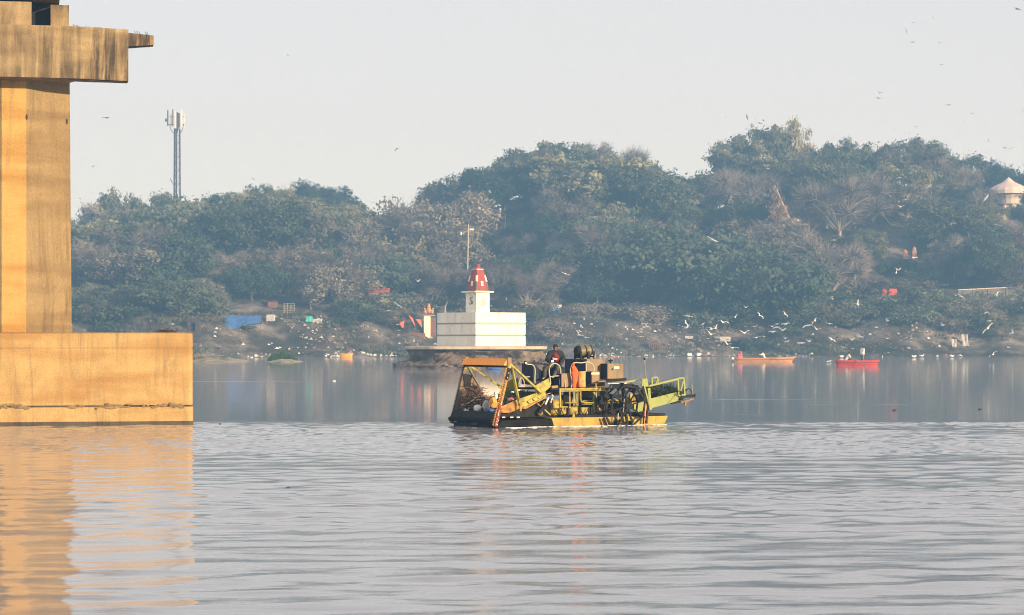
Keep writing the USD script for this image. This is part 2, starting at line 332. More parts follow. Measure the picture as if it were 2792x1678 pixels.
# ---------------------------------------------------------------- river
WIND = 78.6          # the wind-ruffled reach ends here; beyond it the river lies smooth
def river_mesh():
    rng = np.random.default_rng(5)
    ys = [17.0]
    while ys[-1] < 81.0:
        ys.append(ys[-1] + 0.055 + 0.0016 * (ys[-1] - 17))
    ys = np.array(ys); ys[-1] = 82.0
    xs = np.arange(-25, 25.01, 0.14); xs[-1] = 25.0
    X, Y = np.meshgrid(xs, ys)
    Z = np.zeros_like(X)
    edge = WIND + 0.9 * (fbm(np.stack([X * 0.10, X * 0 + 3, X * 0], -1), 3, 2) - 0.5) * 2
    gate = np.clip((edge - Y) / 0.9, 0, 1)
    patch = fbm(np.stack([X * 0.055, Y * 0.10, X * 0], -1), 3, 11)
    patch = np.clip((patch - 0.36) / 0.28, 0, 1)
    big = np.clip((fbm(np.stack([X * 0.045 + 9, Y * 0.13, X * 0 + 4], -1), 3, 31) - 0.34) / 0.30, 0, 1)
    big = 0.50 + 0.85 * big
    waves = []
    for k in range(96):
        lam = 0.26 * (2.4 / 0.26) ** (rng.random() ** 1.7)
        th = rng.normal(0, 1.05 if lam < 1.1 else 0.62) + (math.pi if rng.random() < 0.35 else 0)
        waves.append((lam, th, rng.random() * 6.283, rng.random()))
    sl = 0.068 / math.sqrt(len(waves) / 2)
    for lam, th, ph, sel in waves:
        k = 2 * math.pi / lam
        far = np.clip((Y - 30) / 12, 0, 1)
        w = 1.0
        if lam < 0.8:
            w = (0.25 + 1.25 * patch) * (0.40 + 0.60 * far)
        elif lam > 1.6:
            w = 1.15 - 0.45 * far
        bend = 1.4 * np.sin(X * 0.13 + Y * 0.07 + sel * 6)
        Z += sl / k * w * big * (np.exp(1.35 * np.sin(k * (np.sin(th) * X + np.cos(th) * Y) + ph + bend)) - 1.5) / 1.55
    near_calm = 0.45 + 0.55 * np.clip((Y - 24) / 14, 0, 1)
    Z *= gate * near_calm
    Z *= np.clip((25 - np.abs(X)) / 1.5, 0, 1) * np.clip((Y - 17) / 1.0, 0, 1)
    n, m = len(ys), len(xs)
    i, j = np.meshgrid(np.arange(n - 1), np.arange(m - 1), indexing='ij')
    q = np.stack([i * m + j, i * m + j + 1, (i + 1) * m + j + 1, (i + 1) * m + j], -1).reshape(-1, 4)
    mb = MB().add(np.stack([X, Y, Z], -1).reshape(-1, 3), q)
    gx, gy = [-700, -25, 25, 700], [-150, 17, 82, 470]
    for a in range(3):
        for b in range(3):
            if (a, b) != (1, 1):
                mb.add([[gx[a], gy[b], 0], [gx[a + 1], gy[b], 0], [gx[a + 1], gy[b + 1], 0], [gx[a], gy[b + 1], 0]], [[0, 1, 2, 3]])
    return mb.get()

MATS['river_water'] = usdkit.material(stage, '/World/Looks/river_water', {
    'geo': ('geometry', {}), 'sep': ('separate_xyz', {}),
    'far': ('map_range', {'from_min': 77.0, 'from_max': 82.0, 'clamp': True}),
    'ms': ('mapping', {'scale': (0.035, 0.20, 1)}), 'ns': ('noise_texture', {'scale': 1.0, 'detail': 4, 'roughness': 0.6}),
    'st': ('map_range', {'from_min': 0.64, 'from_max': 0.74, 'clamp': True}),
    'mr': ('mapping', {'scale': (0.35, 1.6, 1)}), 'nr': ('noise_texture', {'scale': 1.0, 'detail': 3}),
    'mn': ('mapping', {'scale': (1.6, 7.0, 1)}), 'nn': ('noise_texture', {'scale': 1.0, 'detail': 4, 'roughness': 0.6}),
    'hf': ('math', {'math_type': 'multiply', 'value2': 0.003}), 'hn': ('math', {'math_type': 'multiply', 'value2': 0.0045}),
    'hm': ('mix_float', {}), 'bump': ('bump', {'strength': 1.0, 'distance': 1.0}),
    'rough_far': ('mix_float', {'a': 0.06, 'b': 0.34}), 'rough': ('mix_float', {'a': 0.045}),
    'p': ('principled_bsdf', {'base_color': (0.18, 0.18, 0.19), 'ior': 1.8, 'specular_ior_level': 0.5})},
    [('geo.position', 'sep.vector'), ('sep.y', 'far.value'), ('geo.position', 'ms.vector'), ('ms.vector', 'ns.vector'), ('ns.fac', 'st.value'),
     ('geo.position', 'mr.vector'), ('mr.vector', 'nr.vector'), ('geo.position', 'mn.vector'), ('mn.vector', 'nn.vector'),
     ('nr.fac', 'hf.value1'), ('nn.fac', 'hn.value1'), ('far.result', 'hm.fac'), ('hn.value', 'hm.a'), ('hf.value', 'hm.b'), ('hm.result', 'bump.height'), ('bump.normal', 'p.normal'),
     ('st.result', 'rough_far.fac'), ('far.result', 'rough.fac'), ('rough_far.result', 'rough.b'), ('rough.result', 'p.roughness')], surface='p.BSDF')
obj('river', river_mesh(), 'river_water', smooth=True, kind='structure')

# ---------------------------------------------------------------- far bank and wooded hill
_sil = np.array([(-400, 600), (197, 602), (280, 580), (340, 540), (430, 530), (500, 548), (565, 540), (630, 522), (735, 505), (815, 500), (905, 500), (960, 515), (985, 565), (1040, 606),
                 (1115, 590), (1130, 565), (1220, 490), (1300, 465), (1380, 420), (1450, 392), (1560, 390), (1640, 396), (1720, 425), (1765, 448), (1810, 482), (1925, 488), (1950, 470), (1965, 440),
                 (2000, 410), (2070, 400), (2190, 415), (2280, 388), (2375, 395), (2465, 386), (2570, 395), (2590, 430), (2660, 430), (2690, 465), (2792, 450), (3300, 500)], float)
RIDGE = 548.0
def skyline(px):
    return np.interp(px, _sil[:, 0], _sil[:, 1])
_gx = np.arange(-800, 3600, 20.0)
_gz = EYE + (HORIZON - skyline(_gx)) * RIDGE / F - 10.5
_k = np.exp(-0.5 * (np.arange(-12, 13) / 4.5) ** 2); _k /= _k.sum()
_gz = np.convolve(np.pad(_gz, 12, mode='edge'), _k, 'valid')
def shore_y(X):
    px = CX + X / 410 * F
    base = np.interp(px, [-500, 400, 600, 900, 1300, 1900, 2300, 2792, 3500], [392, 385, 388, 398, 412, 420, 418, 421, 425])
    return base + 5.0 * (fbm(np.stack([X * 0.07, X * 0, X * 0], -1), 3, 4) - 0.5) * 2
def ground(X, Y):
    X, Y = np.asarray(X, float), np.asarray(Y, float)
    s = shore_y(X)
    px = CX + X / RIDGE * F
    top = np.interp(px, _gx, _gz)
    bank = np.interp(CX + X / 430 * F, [-500, 500, 760, 1100, 1500, 2000, 2400, 2792, 3500], [7.2, 7.4, 7.6, 7.0, 7.4, 6.6, 7.6, 8.2, 8])
    t = np.clip((Y - s) / 26.0, -1, 1)
    z = np.where(t < 0, t * 4.0, bank * (0.35 * t + 0.65 * t * t * (3 - 2 * t)))
    rough = fbm(np.stack([X * 0.11, Y * 0.11, X * 0], -1), 4, 9) - 0.5
    gully = np.abs(fbm(np.stack([X * 0.16 + Y * 0.10, Y * 0.03, X * 0], -1), 3, 21) - 0.5) * 2
    z = z + np.where(t > 0, np.minimum(t * 4, 1) * (2.4 * rough - 1.6 * (0.4 - np.minimum(gully, 0.4))), 0)
    u = np.clip((Y - s - 34) / (RIDGE - s - 34), 0, 1)
    z = z + (top - bank) * (0.25 * u + 0.75 * u * u * (3 - 2 * u)) * (u > 0)
    v = np.clip((Y - RIDGE - 12) / 120, 0, 1)
    return z - v * 14.0
def terrain():
    xs = np.concatenate([[-700, -400, -250, -170], np.arange(-140, 140.1, 1.1), [170, 250, 400, 700]])
    ys = np.concatenate([[-150, 100, 300, 360], np.arange(374, 470, 0.9), np.arange(470, 575, 2.0), [590, 640, 700, 900, 1200]])
    X, Y = np.meshgrid(xs, ys)
    Z = np.where(Y < 374, -3.0, ground(X, np.maximum(Y, 374)))
    n, m = X.shape
    i, j = np.meshgrid(np.arange(n - 1), np.arange(m - 1), indexing='ij')
    q = np.stack([i * m + j, i * m + j + 1, (i + 1) * m + j + 1, (i + 1) * m + j], -1).reshape(-1, 4)
    return np.stack([X, Y, Z], -1).reshape(-1, 3), q
MATS['bank_earth'] = usdkit.material(stage, '/World/Looks/bank_earth', {
    'geo': ('geometry', {}), 'm': ('mapping', {'scale': (1, 0.8, 1.6)}),
    'n1': ('noise_texture', {'scale': 0.09, 'detail': 7, 'roughness': 0.62}), 'n2': ('noise_texture', {'scale': 0.55, 'detail': 6, 'roughness': 0.7}),
    'r1': ('rgb_ramp', {'ramp': [(0.34, (0.030, 0.038, 0.022)), (0.46, (0.060, 0.054, 0.040)), (0.54, (0.135, 0.118, 0.100)), (0.68, (0.26, 0.225, 0.190))]}),
    'r2': ('map_range', {'from_min': 0.3, 'from_max': 0.7, 'to_min': 0.45, 'to_max': 1.35, 'clamp': True}),
    'x': ('mix_color', {'blend_type': 'multiply', 'fac': 1.0, 'use_clamp': False}),
    'b': ('bump', {'strength': 0.8, 'distance': 0.4}),
    'p': ('principled_bsdf', {'roughness': 0.95, 'specular_ior_level': 0.1})},
    [('geo.position', 'm.vector'), ('m.vector', 'n1.vector'), ('m.vector', 'n2.vector'), ('n1.fac', 'r1.fac'), ('n2.fac', 'r2.value'), ('r1.color', 'x.a'), ('r2.result', 'x.b'), ('x.result', 'p.base_color'),
     ('n2.fac', 'b.height'), ('b.normal', 'p.normal')], surface='p.BSDF')
obj('ground', terrain(), 'bank_earth', smooth=True, kind='structure')

# ---------------------------------------------------------------- bridge pier at the left
PIER_RZ = math.radians(12.0)
PIER_AT = np.array([-10.38, 76.1])            # right front corner of the pile cap
def pier_px(px, back):
    """Distance along the pier's face, left of the corner, of what is seen at column px on a face that stands back metres behind the pile cap's face."""
    c, s = math.cos(PIER_RZ), math.sin(PIER_RZ)
    k = (px - CX) / F
    # X = ax + u c - back s ; Y = ay + u s + back c ; X = k Y
    return (k * (PIER_AT[1] + back * c) - PIER_AT[0] + back * s) / (c - k * s)
def pier_z(py, px, back):
    u = pier_px(px, back)
    y = PIER_AT[1] + u * math.sin(PIER_RZ) + back * math.cos(PIER_RZ)
    return EYE + (HORIZON - py) / F * y
def rounded(x0, x1, y0, y1, r, n=5):
    p = []
    for cx, cy, a in ((x1 - r, y0 + r, -90), (x1 - r, y1 - r, 0), (x0 + r, y1 - r, 90), (x0 + r, y0 + r, 180)):
        for k in range(n + 1):
            t = math.radians(a + 90 * k / n)
            p.append((cx + r * math.cos(t), cy + r * math.sin(t)))
    return np.array(p)
def ring_solid(layers):
    """Stack of plan outlines (n x 2, z) joined to a closed solid."""
    mb = MB(); n = len(layers[0][0])
    v = np.vstack([np.column_stack([p, np.full(n, z)]) for p, z in layers])
    q = [[k * n + i, k * n + (i + 1) % n, (k + 1) * n + (i + 1) % n, (k + 1) * n + i] for k in range(len(layers) - 1) for i in range(n)]
    mb.add(v, q)
    top = (len(layers) - 1) * n
    c = len(v)
    mb.v.append(np.array([v[:n].mean(0), v[top:].mean(0)])); mb.n += 2
    mb.f.append(np.array([[c, (i + 1) % n, i] for i in range(n)] + [[c + 1, top + i, top + (i + 1) % n] for i in range(n)]))
    return mb.get()

pier = thing('bridge_pier', 'ochre concrete bridge pier standing in the river at the left edge', 'bridge pier', (PIER_AT[0], PIER_AT[1], 0), PIER_RZ)
W0 = -11.4
ztop = pier_z(907, 400, 0)
foot = rounded(W0, 0, 0, 5.6, 0.16)
def grow(p, d):
    c = p.mean(0); s = np.sign(p - c)
    return p + s * d
zl = pier_z(1108, 300, 0)       # the ragged joint above the waterline
zj = pier_z(950, 300, 0)
obj('pile_cap', ring_solid([(foot, zl + 0.03), (foot, zj - 0.012), (grow(foot, -0.012), zj - 0.004), (grow(foot, -0.012), zj + 0.004), (foot, zj + 0.012), (foot, ztop - 0.05), (grow(foot, -0.05), ztop)]), 'concrete_ochre', pier, smooth=40)
obj('plinth_course', ring_solid([(grow(foot, 0.02), -1.2), (grow(foot, 0.02), 0.12)]), 'concrete_dark', pier, smooth=40, label='wet dark band at the waterline')
obj('lower_course', ring_solid([(grow(foot, 0.012), 0.12), (grow(foot, 0.012), zl - 0.03)]), 'concrete_ochre', pier, smooth=40)
rng = np.random.default_rng(3)
mb = MB().tm(trimesh.Trimesh(*ring_solid([(grow(foot, -0.05), zl - 0.04), (grow(foot, -0.05), zl + 0.04)])))
obj('joint', mb.get(), 'concrete_dark', pier)
mb = MB()
for k in range(120):                                # broken mortar along the joint
    u = W0 * rng.random() ** 0.8
    if noise(np.array([[u * 0.9, 0.5, 0.5]]), 4)[0] < 0.36:
        continue
    m = trimesh.creation.icosphere(1, 1.0)
    mb.add(m.vertices * [0.05 + 0.22 * rng.random() ** 2, 0.05, 0.02 + 0.04 * rng.random()] * (0.7 + 0.6 * rng.random((len(m.vertices), 1))) + [u, 0.0, zl + rng.normal(0, 0.03)], m.faces)
obj('joint_rubble', mb.get(), 'concrete_side', pier, kind='stuff')
# column: broad front face, canted right face
CB = 1.05
ca, cb = pier_px(72, CB), pier_px(190, CB + 0.62)
u0 = 2 * W0 / 2 - ca
col = np.array([(ca, CB), (cb, CB + 0.62), (cb, CB + 2.9), (ca, CB + 3.5), (W0 - ca, CB + 3.5), (W0 - cb, CB + 2.9), (W0 - cb, CB + 0.62), (W0 - ca, CB)])
zc = pier_z(222, 190, CB)
def batter(p, k):
    c = p.mean(0)
    return c + (p - c) * k
core = np.array([(ca, CB), (ca, CB + 3.5), (W0 - ca, CB + 3.5), (W0 - ca, CB)])
obj('column', ring_solid([(core, ztop - 0.3), (core, zc + 0.3)]), 'concrete_column', pier)
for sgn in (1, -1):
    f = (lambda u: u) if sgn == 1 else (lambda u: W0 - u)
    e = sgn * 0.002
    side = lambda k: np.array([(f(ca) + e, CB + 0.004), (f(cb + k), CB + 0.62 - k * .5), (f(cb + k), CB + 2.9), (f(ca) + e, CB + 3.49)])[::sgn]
    obj('canted_face', ring_solid([(side(.09), ztop - 0.3), (side(.085), ztop + 0.25), (side(.06), ztop + 0.30), (side(0), zc + 0.3)]), 'concrete_side', pier, label='streaked canted face of the column, cast shade painted as duller colour')
mb = MB()                                            # two tie holes high on the canted face
for px, py in ((73, 322), (183, 330)):
    t = (pier_px(px, CB + 0.3) - ca) / (cb - ca)
    c = np.array([ca + (cb - ca) * t, CB + 0.62 * t - 0.01, pier_z(py, px, CB + 0.3)])
    m = trimesh.creation.icosphere(1, 1.0)
    mb.add(m.vertices * [0.035, 0.03, 0.10] + c, m.faces)
obj('tie_hole', mb.get(), 'concrete_dark', pier)
# hammerhead cap, bent in plan
KB = 0.05
k0, k1, k2 = pier_px(204, KB), pier_px(350, KB + 0.45), pier_px(419, KB + 0.75)
kc = pier_px(186, 1.5)
right = [(k0, KB), (k1, KB + 0.45), (k1, KB + 1.15), (k0, KB + 1.0), (kc, 1.6), (kc, 5.5)]
capp = right + [(W0 - x, y) for x, y in right[::-1]]
z0 = pier_z(214, 204, KB); z1 = pier_z(69, 100, KB)
mb = MB().prism([(x, y, z0) for x, y in capp], np.array([0, 0, z1 - z0]))
obj('hammerhead', mb.get(), 'concrete_sooty', pier)
zb0, zb1 = pier_z(127, 352, KB + 0.5), pier_z(90, 352, KB + 0.5)
zb2, zb3 = pier_z(123, 419, KB + 0.75), pier_z(97, 419, KB + 0.75)
for sgn in (1, -1):
    f = (lambda u: u) if sgn == 1 else (lambda u: W0 - u)
    p = [(f(k1 - 0.02), KB + 0.47, zb0), (f(k2), KB + 0.75, zb2), (f(k2), KB + 1.25, zb2), (f(k1 - 0.02), KB + 1.12, zb0), (f(k1 - 0.02), KB + 0.47, zb1), (f(k2), KB + 0.75, zb3), (f(k2), KB + 1.25, zb3), (f(k1 - 0.02), KB + 1.12, zb1)]
    m = trimesh.Trimesh(*MB().hexa(p).get()); m.fix_normals()
    obj('bracket', m, 'concrete_sooty', pier)
for px in np.linspace(205, 410, 22):                 # stubs of reinforcement along the top edge
    pass
mb = MB()
for k in range(20):
    px = [205, 208, 213, 217, 266, 272, 276, 280, 328, 333, 337, 341, 345, 372, 378, 384, 402, 406, 240, 250][k]
    u = pier_px(px, KB + 0.5); zz = pier_z(74 + (px - 200) * 0.1, px, KB + 0.5) - 0.25
    mb.tube([(u, KB + 0.62, zz), (u - 0.02, KB + 0.6, zz + 0.25), (u - 0.07, KB + 0.55, zz + 0.34)], 0.009, 4)
obj('rebar_stub', mb.get(), 'black_steel', pier)
# bearing seats, bearing and the girder they carry
pa, pb, pc_, pd = pier_px(-60, 1.0), pier_px(86, 1.0), pier_px(138, 1.6), pier_px(188, 1.6)
zp = pier_z(5, 60, 1.0)
obj('bearing_seat', MB().box(((pa + pb) / 2, 2.0, (z1 - 0.3 + zp) / 2), (pb - pa, 2.0, zp - z1 + 0.3)).get(), 'concrete_sooty', pier)
zq = pier_z(14, 160, 1.6)
obj('bearing_seat', MB().box(((pc_ + pd) / 2, 2.6, (z1 - 0.3 + zq) / 2), (pd - pc_, 2.0, zq - z1 + 0.3)).get(), 'concrete_sooty', pier)
obj('bearing_block', MB().box(((pb + pc_) / 2, 2.9, (z1 + zp) / 2 + 0.2), (pc_ - pb + 0.3, 1.2, zp - z1 + 0.9)).get(), 'black_steel', pier)
deck = thing('bridge_girder', 'concrete bridge girder resting on the pier top at the upper left corner', 'bridge girder', (PIER_AT[0], PIER_AT[1], 0), PIER_RZ)
obj('bottom_flange', MB().box(((pa + pd) / 2 - 2.4, 3.2, zp + 0.42), (pd - pa + 4.2, 4.6, 0.5)).get(), 'concrete_sooty', deck)
obj('web', MB().box(((pa + pd) / 2 - 2.4, 3.2, zp + 1.6), (pd - pa + 3.0, 1.4, 1.9)).get(), 'concrete_sooty', deck)
# a heap of dry stuff left on the pile cap
u = pier_px(452, 0.5)
mb = MB(); rng = np.random.default_rng(8)
for k in range(90):
    a = rng.normal(0, [0.16, 0.14, 0.02], 3) + [u, 0.45, ztop + 0.03]
    d = rng.normal(0, 1, 3) * [1, 1, 0.35]; d *= 0.12 / np.linalg.norm(d)
    mb.tube([a - d, a + d * 0.2 + [0, 0, 0.02], a + d], 0.008, 3)
m = mb.get(); r = np.array([[math.cos(PIER_RZ), -math.sin(PIER_RZ), 0], [math.sin(PIER_RZ), math.cos(PIER_RZ), 0], [0, 0, 1]])
obj('twig_heap', (m[0] @ r.T + [PIER_AT[0], PIER_AT[1], 0], m[1]), 'wood_dark', label='small dark heap of dry twigs on top of the pile cap', category='debris')


def bank_at(px, py, lo=384.0, hi=560.0):
    """The point of the bank seen at a photo pixel."""
    d = np.arange(lo, hi, 0.25)
    X = (px - CX) / F * d
    Z = EYE + (HORIZON - py) / F * d
    hit = np.nonzero(ground(X, d) >= Z)[0]
    k = hit[0] if len(hit) else len(d) - 1
    return np.array([X[k], d[k], float(ground(X[k], d[k]))])

# what the trees must not hide: photo columns, row of the foot, row of the top
OPEN = [(1262, 1296, 0, 712), (1362, 1392, 0, 610), (2700, 2800, 575, 530), (1000, 1066, 842, 780), (726, 762, 838, 818), (2404, 2450, 830, 788), (2606, 2830, 826, 780), (1570, 1840, 858, 812), (2455, 2502, 705, 672), (2405, 2425, 660, 640), (610, 716, 900, 860), (768, 806, 858, 826), (1150, 1190, 912, 826)]
OPEN = [(a, b, {2700: 528.0, 1262: 470.0, 1362: 512.0}[a] if a in (2700, 1262, 1362) else bank_at((a + b) / 2, c or 900)[1], t) for a, b, c, t in OPEN]
def hides(px, half, d, py_top):
    return any(d < od + 2.5 and px + half > a and px - half < b and py_top < t + 14 for a, b, od, t in OPEN)

def room(px, half, d):
    """The row that a bush at this place must stay below."""
    return max([t + 20 for a, b, od, t in OPEN if d < od + 2.5 and px + half > a and px - half < b] or [0])

# ---------------------------------------------------------------- trees
def leaves(rng, blobs, n, size, aspect=1.6, droop=0.0, shell=0.45, up=0.25, flat=0.7, per=20, tuft=0.36):
    """Leaf clumps: tufts spread through the crown's lobes, the leaves of a tuft facing much the same way."""
    c = np.array([b[0] for b in blobs], float); r = np.array([b[1] for b in blobs], float)
    nt = max(1, n // per)
    w = (r[:, 0] * r[:, 2]); k = rng.choice(len(blobs), nt, p=w / w.sum())
    d = rng.normal(0, 1, (nt, 3)); d /= np.linalg.norm(d, axis=1, keepdims=True)
    rad = shell + (1.25 - shell) * rng.random((nt, 1)) ** 0.8
    tc = c[k] + d * rad * r[k] + rng.normal(0, 0.22, (nt, 3))
    tn = d * flat + rng.normal(0, 0.55, (nt, 3)) + [0, 0, up]
    ts = tuft * (0.55 + 0.9 * rng.random((nt, 1)))
    j = np.repeat(np.arange(nt), per); n = len(j)
    p = tc[j] + rng.normal(0, 1, (n, 3)) * ts[j] * [1.15, 1.15, 0.62]
    nrm = tn[j] + rng.normal(0, 0.38, (n, 3))
    nrm /= np.linalg.norm(nrm, axis=1, keepdims=True)
    t = rng.normal(0, 1, (n, 3)) + [0, 0, -droop * 2]
    t -= nrm * (t * nrm).sum(1, keepdims=True) * (1 - min(droop, 0.8)); t /= np.linalg.norm(t, axis=1, keepdims=True) + 1e-9
    b = np.cross(nrm, t); b /= np.linalg.norm(b, axis=1, keepdims=True) + 1e-9
    s = size * (0.6 + 0.8 * rng.random((n, 1)))
    v = np.stack([p - t * s * aspect * 0.5, p + b * s * 0.5, p + t * s * aspect * 0.5, p - b * s * 0.5], 1).reshape(-1, 3)
    i = np.arange(n)[:, None] * 4
    return v, np.vstack([i + [0, 1, 2], i + [0, 2, 3]])

def sprays(rng, blobs, n, length, width, droop=0.0):
    """Thin tapering twigs that radiate from the limbs' ends."""
    c = np.array([b[0] for b in blobs], float); r = np.array([b[1] for b in blobs], float)
    k = rng.integers(0, len(blobs), n)
    d = rng.normal(0, 1, (n, 3)); d[:, 2] = np.abs(d[:, 2]) * 0.8 + 0.1; d /= np.linalg.norm(d, axis=1, keepdims=True)
    a = c[k] + d * r[k] * (0.15 + 0.5 * rng.random((n, 1)))
    e = 0.5 * d + rng.normal(0, 0.55, (n, 3)) + [0, 0, 0.15]; e /= np.linalg.norm(e, axis=1, keepdims=True)
    m = a + e * length * 0.55 * (0.6 + 0.8 * rng.random((n, 1)))
    z = m + (e + rng.normal(0, 0.4, (n, 3)) - [0, 0, droop]) * length * 0.45
    s = np.cross(e, rng.normal(0, 1, (n, 3))); s /= np.linalg.norm(s, axis=1, keepdims=True); s *= width * 0.5
    v = np.stack([a - s, a + s, m - s * 0.6, m + s * 0.6, z], 1).reshape(-1, 3)
    i = np.arange(n)[:, None] * 5
    return v, np.vstack([i + [0, 1, 3], i + [0, 3, 2], i + [2, 3, 4]])

def limbs(rng, blobs, fork, r0, lean=0.0, sub=3, sides=5):
    mb = MB()
    top = np.array([lean, 0, fork])
    mb.tube([(0, 0, -1.2), (0.1 * lean, 0, fork * 0.5), top], [r0 * 1.15, r0 * 0.9, r0 * 0.75], 7)
    for c, r in blobs:
        c = np.asarray(c, float)
        mid = top * 0.5 + c * 0.5 + rng.normal(0, 0.35, 3) + [0, 0, 0.1 * fork]
        st = top * (1 - 0.25 * rng.random())
        mb.tube([st, mid, c], [r0 * 0.5, r0 * 0.3, r0 * 0.12], sides)
        for _ in range(sub):
            e = c + rng.normal(0, 0.62, 3) * r
            s0 = mid * 0.45 + c * 0.55
            mb.tube([s0, (s0 + e) / 2 + rng.normal(0, 0.2, 3), e], [r0 * 0.16, r0 * 0.1, r0 * 0.03], 4)
    return mb.get()

def crown_blobs(rng, n, w, h, z0, size, flat=0.75):
    out = []
    for k in range(n):
        a = k * 2.399963 + rng.random() * 0.9
        t = (k + 0.5) / n
        rr = w * 0.5 * math.sqrt(1 - (1 - t) ** 1.6 * 0.15) * (0.35 + 0.65 * rng.random() ** 0.5)
        zz = z0 + h * (rng.random() ** 0.8) * (1 - 0.55 * (rr / (w * 0.5)) ** 2)
        s = size * (0.45 + 0.95 * rng.random())
        out.append((np.array([rr * math.cos(a), rr * math.sin(a), zz]), np.array([s, s, s * flat])))
    return out

KINDS = {}
def tree_kind(key, name, seed, crown_mat, bark_mat, n, w, h, z0, blob, fork, r0, nleaf, size, aspect=1.6, droop=0.0, shell=0.45, twigs=0, tw_len=1.2, tw_w=0.04, twig_mat='twig', lean=0.0, flat=0.75, core=True):
    rng = np.random.default_rng(seed)
    bl = crown_blobs(rng, n, w, h, z0, blob, flat)
    KINDS[key] = dict(name=name, parts=[], height=max(b[0][2] + b[1][2] for b in bl), width=w + blob)
    P = KINDS[key]['parts']
    P.append(('trunk', limbs(rng, bl, fork, r0, lean), bark_mat))
    if nleaf:
        P.append(('crown', leaves(rng, bl, nleaf, size, aspect, droop, shell), crown_mat))
    if twigs:
        P.append(('twigs', sprays(rng, bl, twigs, tw_len, tw_w, droop), twig_mat))

#         key      name         seed crown        bark
tree_kind('dark1', 'broad_tree', 1, 'leaf_dark', 'bark', 20, 9.5, 6.0, 3.4, 1.75, 3.2, 0.28, 14202, 0.23)
tree_kind('dark2', 'broad_tree', 2, 'leaf_dark', 'bark', 26, 11.0, 6.5, 3.0, 1.5, 3.0, 0.30, 14202, 0.23)
tree_kind('olive1', 'bushy_tree', 3, 'leaf_olive', 'bark', 22, 9.5, 6.5, 2.6, 1.45, 2.6, 0.24, 13455, 0.23)
tree_kind('olive2', 'bushy_tree', 4, 'leaf_olive', 'bark', 28, 11.5, 6.0, 2.4, 1.35, 2.6, 0.26, 9500, 0.29)
tree_kind('teal1', 'leafy_tree', 5, 'leaf_teal', 'bark', 22, 8.5, 5.0, 1.4, 1.4, 1.6, 0.20, 12707, 0.23)
tree_kind('teal2', 'leafy_tree', 6, 'leaf_teal', 'bark', 18, 7.0, 6.2, 1.4, 1.35, 1.8, 0.20, 11960, 0.23)
tree_kind('straw1', 'feathery_tree', 7, 'leaf_straw', 'bark_pale', 24, 9.5, 5.5, 3.0, 1.25, 2.8, 0.20, 7500, 0.20, aspect=3.4, droop=0.5, twigs=350, tw_len=1.4, tw_w=0.05)
tree_kind('straw2', 'feathery_tree', 8, 'leaf_straw', 'bark_pale', 20, 8.0, 6.5, 3.2, 1.25, 3.0, 0.20, 7000, 0.20, aspect=3.2, droop=0.6, twigs=350, tw_len=1.4, tw_w=0.05)
tree_kind('dry1', 'dry_tree', 9, 'leaf_dry', 'bark_pale', 24, 9.0, 5.6, 2.4, 1.35, 2.4, 0.19, 5600, 0.20, aspect=2.0, twigs=1500, tw_len=1.5, tw_w=0.06)
tree_kind('dry2', 'dry_tree', 10, 'leaf_dry', 'bark_pale', 20, 8.0, 6.4, 2.6, 1.3, 2.6, 0.19, 4600, 0.20, aspect=2.0, twigs=1700, tw_len=1.6, tw_w=0.06)
tree_kind('rust1', 'rusty_tree', 11, 'leaf_rust', 'bark_pale', 18, 7.5, 5.4, 2.4, 1.3, 2.4, 0.18, 4800, 0.22, aspect=2.0, twigs=900, tw_len=1.4, tw_w=0.05)
tree_kind('bare1', 'bare_tree', 12, 'leaf_dry', 'bark_pale', 16, 8.5, 5.6, 3.4, 1.5, 2.6, 0.27, 500, 0.18, twigs=3000, tw_len=1.9, tw_w=0.08)
tree_kind('bare2', 'bare_tree', 13, 'leaf_dry', 'bark_pale', 13, 7.5, 6.2, 3.4, 1.5, 2.8, 0.27, 350, 0.18, twigs=2800, tw_len=2.0, tw_w=0.08, lean=0.8)
tree_kind('crest', 'crest_tree', 14, 'leaf_olive', 'bark', 34, 12.0, 7.5, 4.0, 1.15, 4.0, 0.32, 9500, 0.27, shell=0.25)
tree_kind('shrub1', 'shrub', 15, 'leaf_teal', 'bark', 14, 4.4, 1.6, 0.5, 0.95, 0.5, 0.08, 3600, 0.26)
tree_kind('shrub2', 'shrub', 16, 'leaf_olive', 'bark', 12, 4.0, 1.8, 0.5, 0.85, 0.5, 0.08, 2800, 0.24)
tree_kind('scrub', 'dry_shrub', 17, 'leaf_dry', 'bark_pale', 12, 3.8, 1.8, 0.5, 0.85, 0.5, 0.07, 1500, 0.18, twigs=900, tw_len=0.9, tw_w=0.04)

LOOK = {'dark': 'dark green broad tree', 'olive': 'olive green bushy tree', 'teal': 'blue-green leafy tree', 'straw': 'straw-coloured feathery tree', 'dry': 'grey-brown dry tree',
        'rust': 'rust-brown withered tree', 'bare': 'bare pale-limbed tree', 'crest': 'tall ragged olive tree', 'shrub1': 'teal shrub', 'shrub2': 'olive shrub', 'scrub': 'dry shrub'}
CATS = {'shrub1': 'shrub', 'shrub2': 'shrub', 'scrub': 'shrub'}
MARKS = [(0, 260, 'beside the bridge column'), (260, 440, 'left of the phone mast'), (440, 560, 'under the phone mast'), (560, 720, 'above the blue shelter'),
         (720, 900, 'above the grassy islet'), (900, 1060, 'above the yellow boat'), (1060, 1230, 'left of the shrine spire'), (1230, 1360, 'behind the shrine spire'),
         (1360, 1520, 'above the seated operator'), (1520, 1700, 'above the harvester stern'), (1700, 1900, 'right of the harvester'), (1900, 2060, 'above the tan bow'),
         (2060, 2240, 'above the tan stern'), (2240, 2420, 'above the red canoe'), (2420, 2560, 'right of the red tent'), (2560, 2680, 'left of the pale dome'), (2680, 3000, 'by the pale dome')]
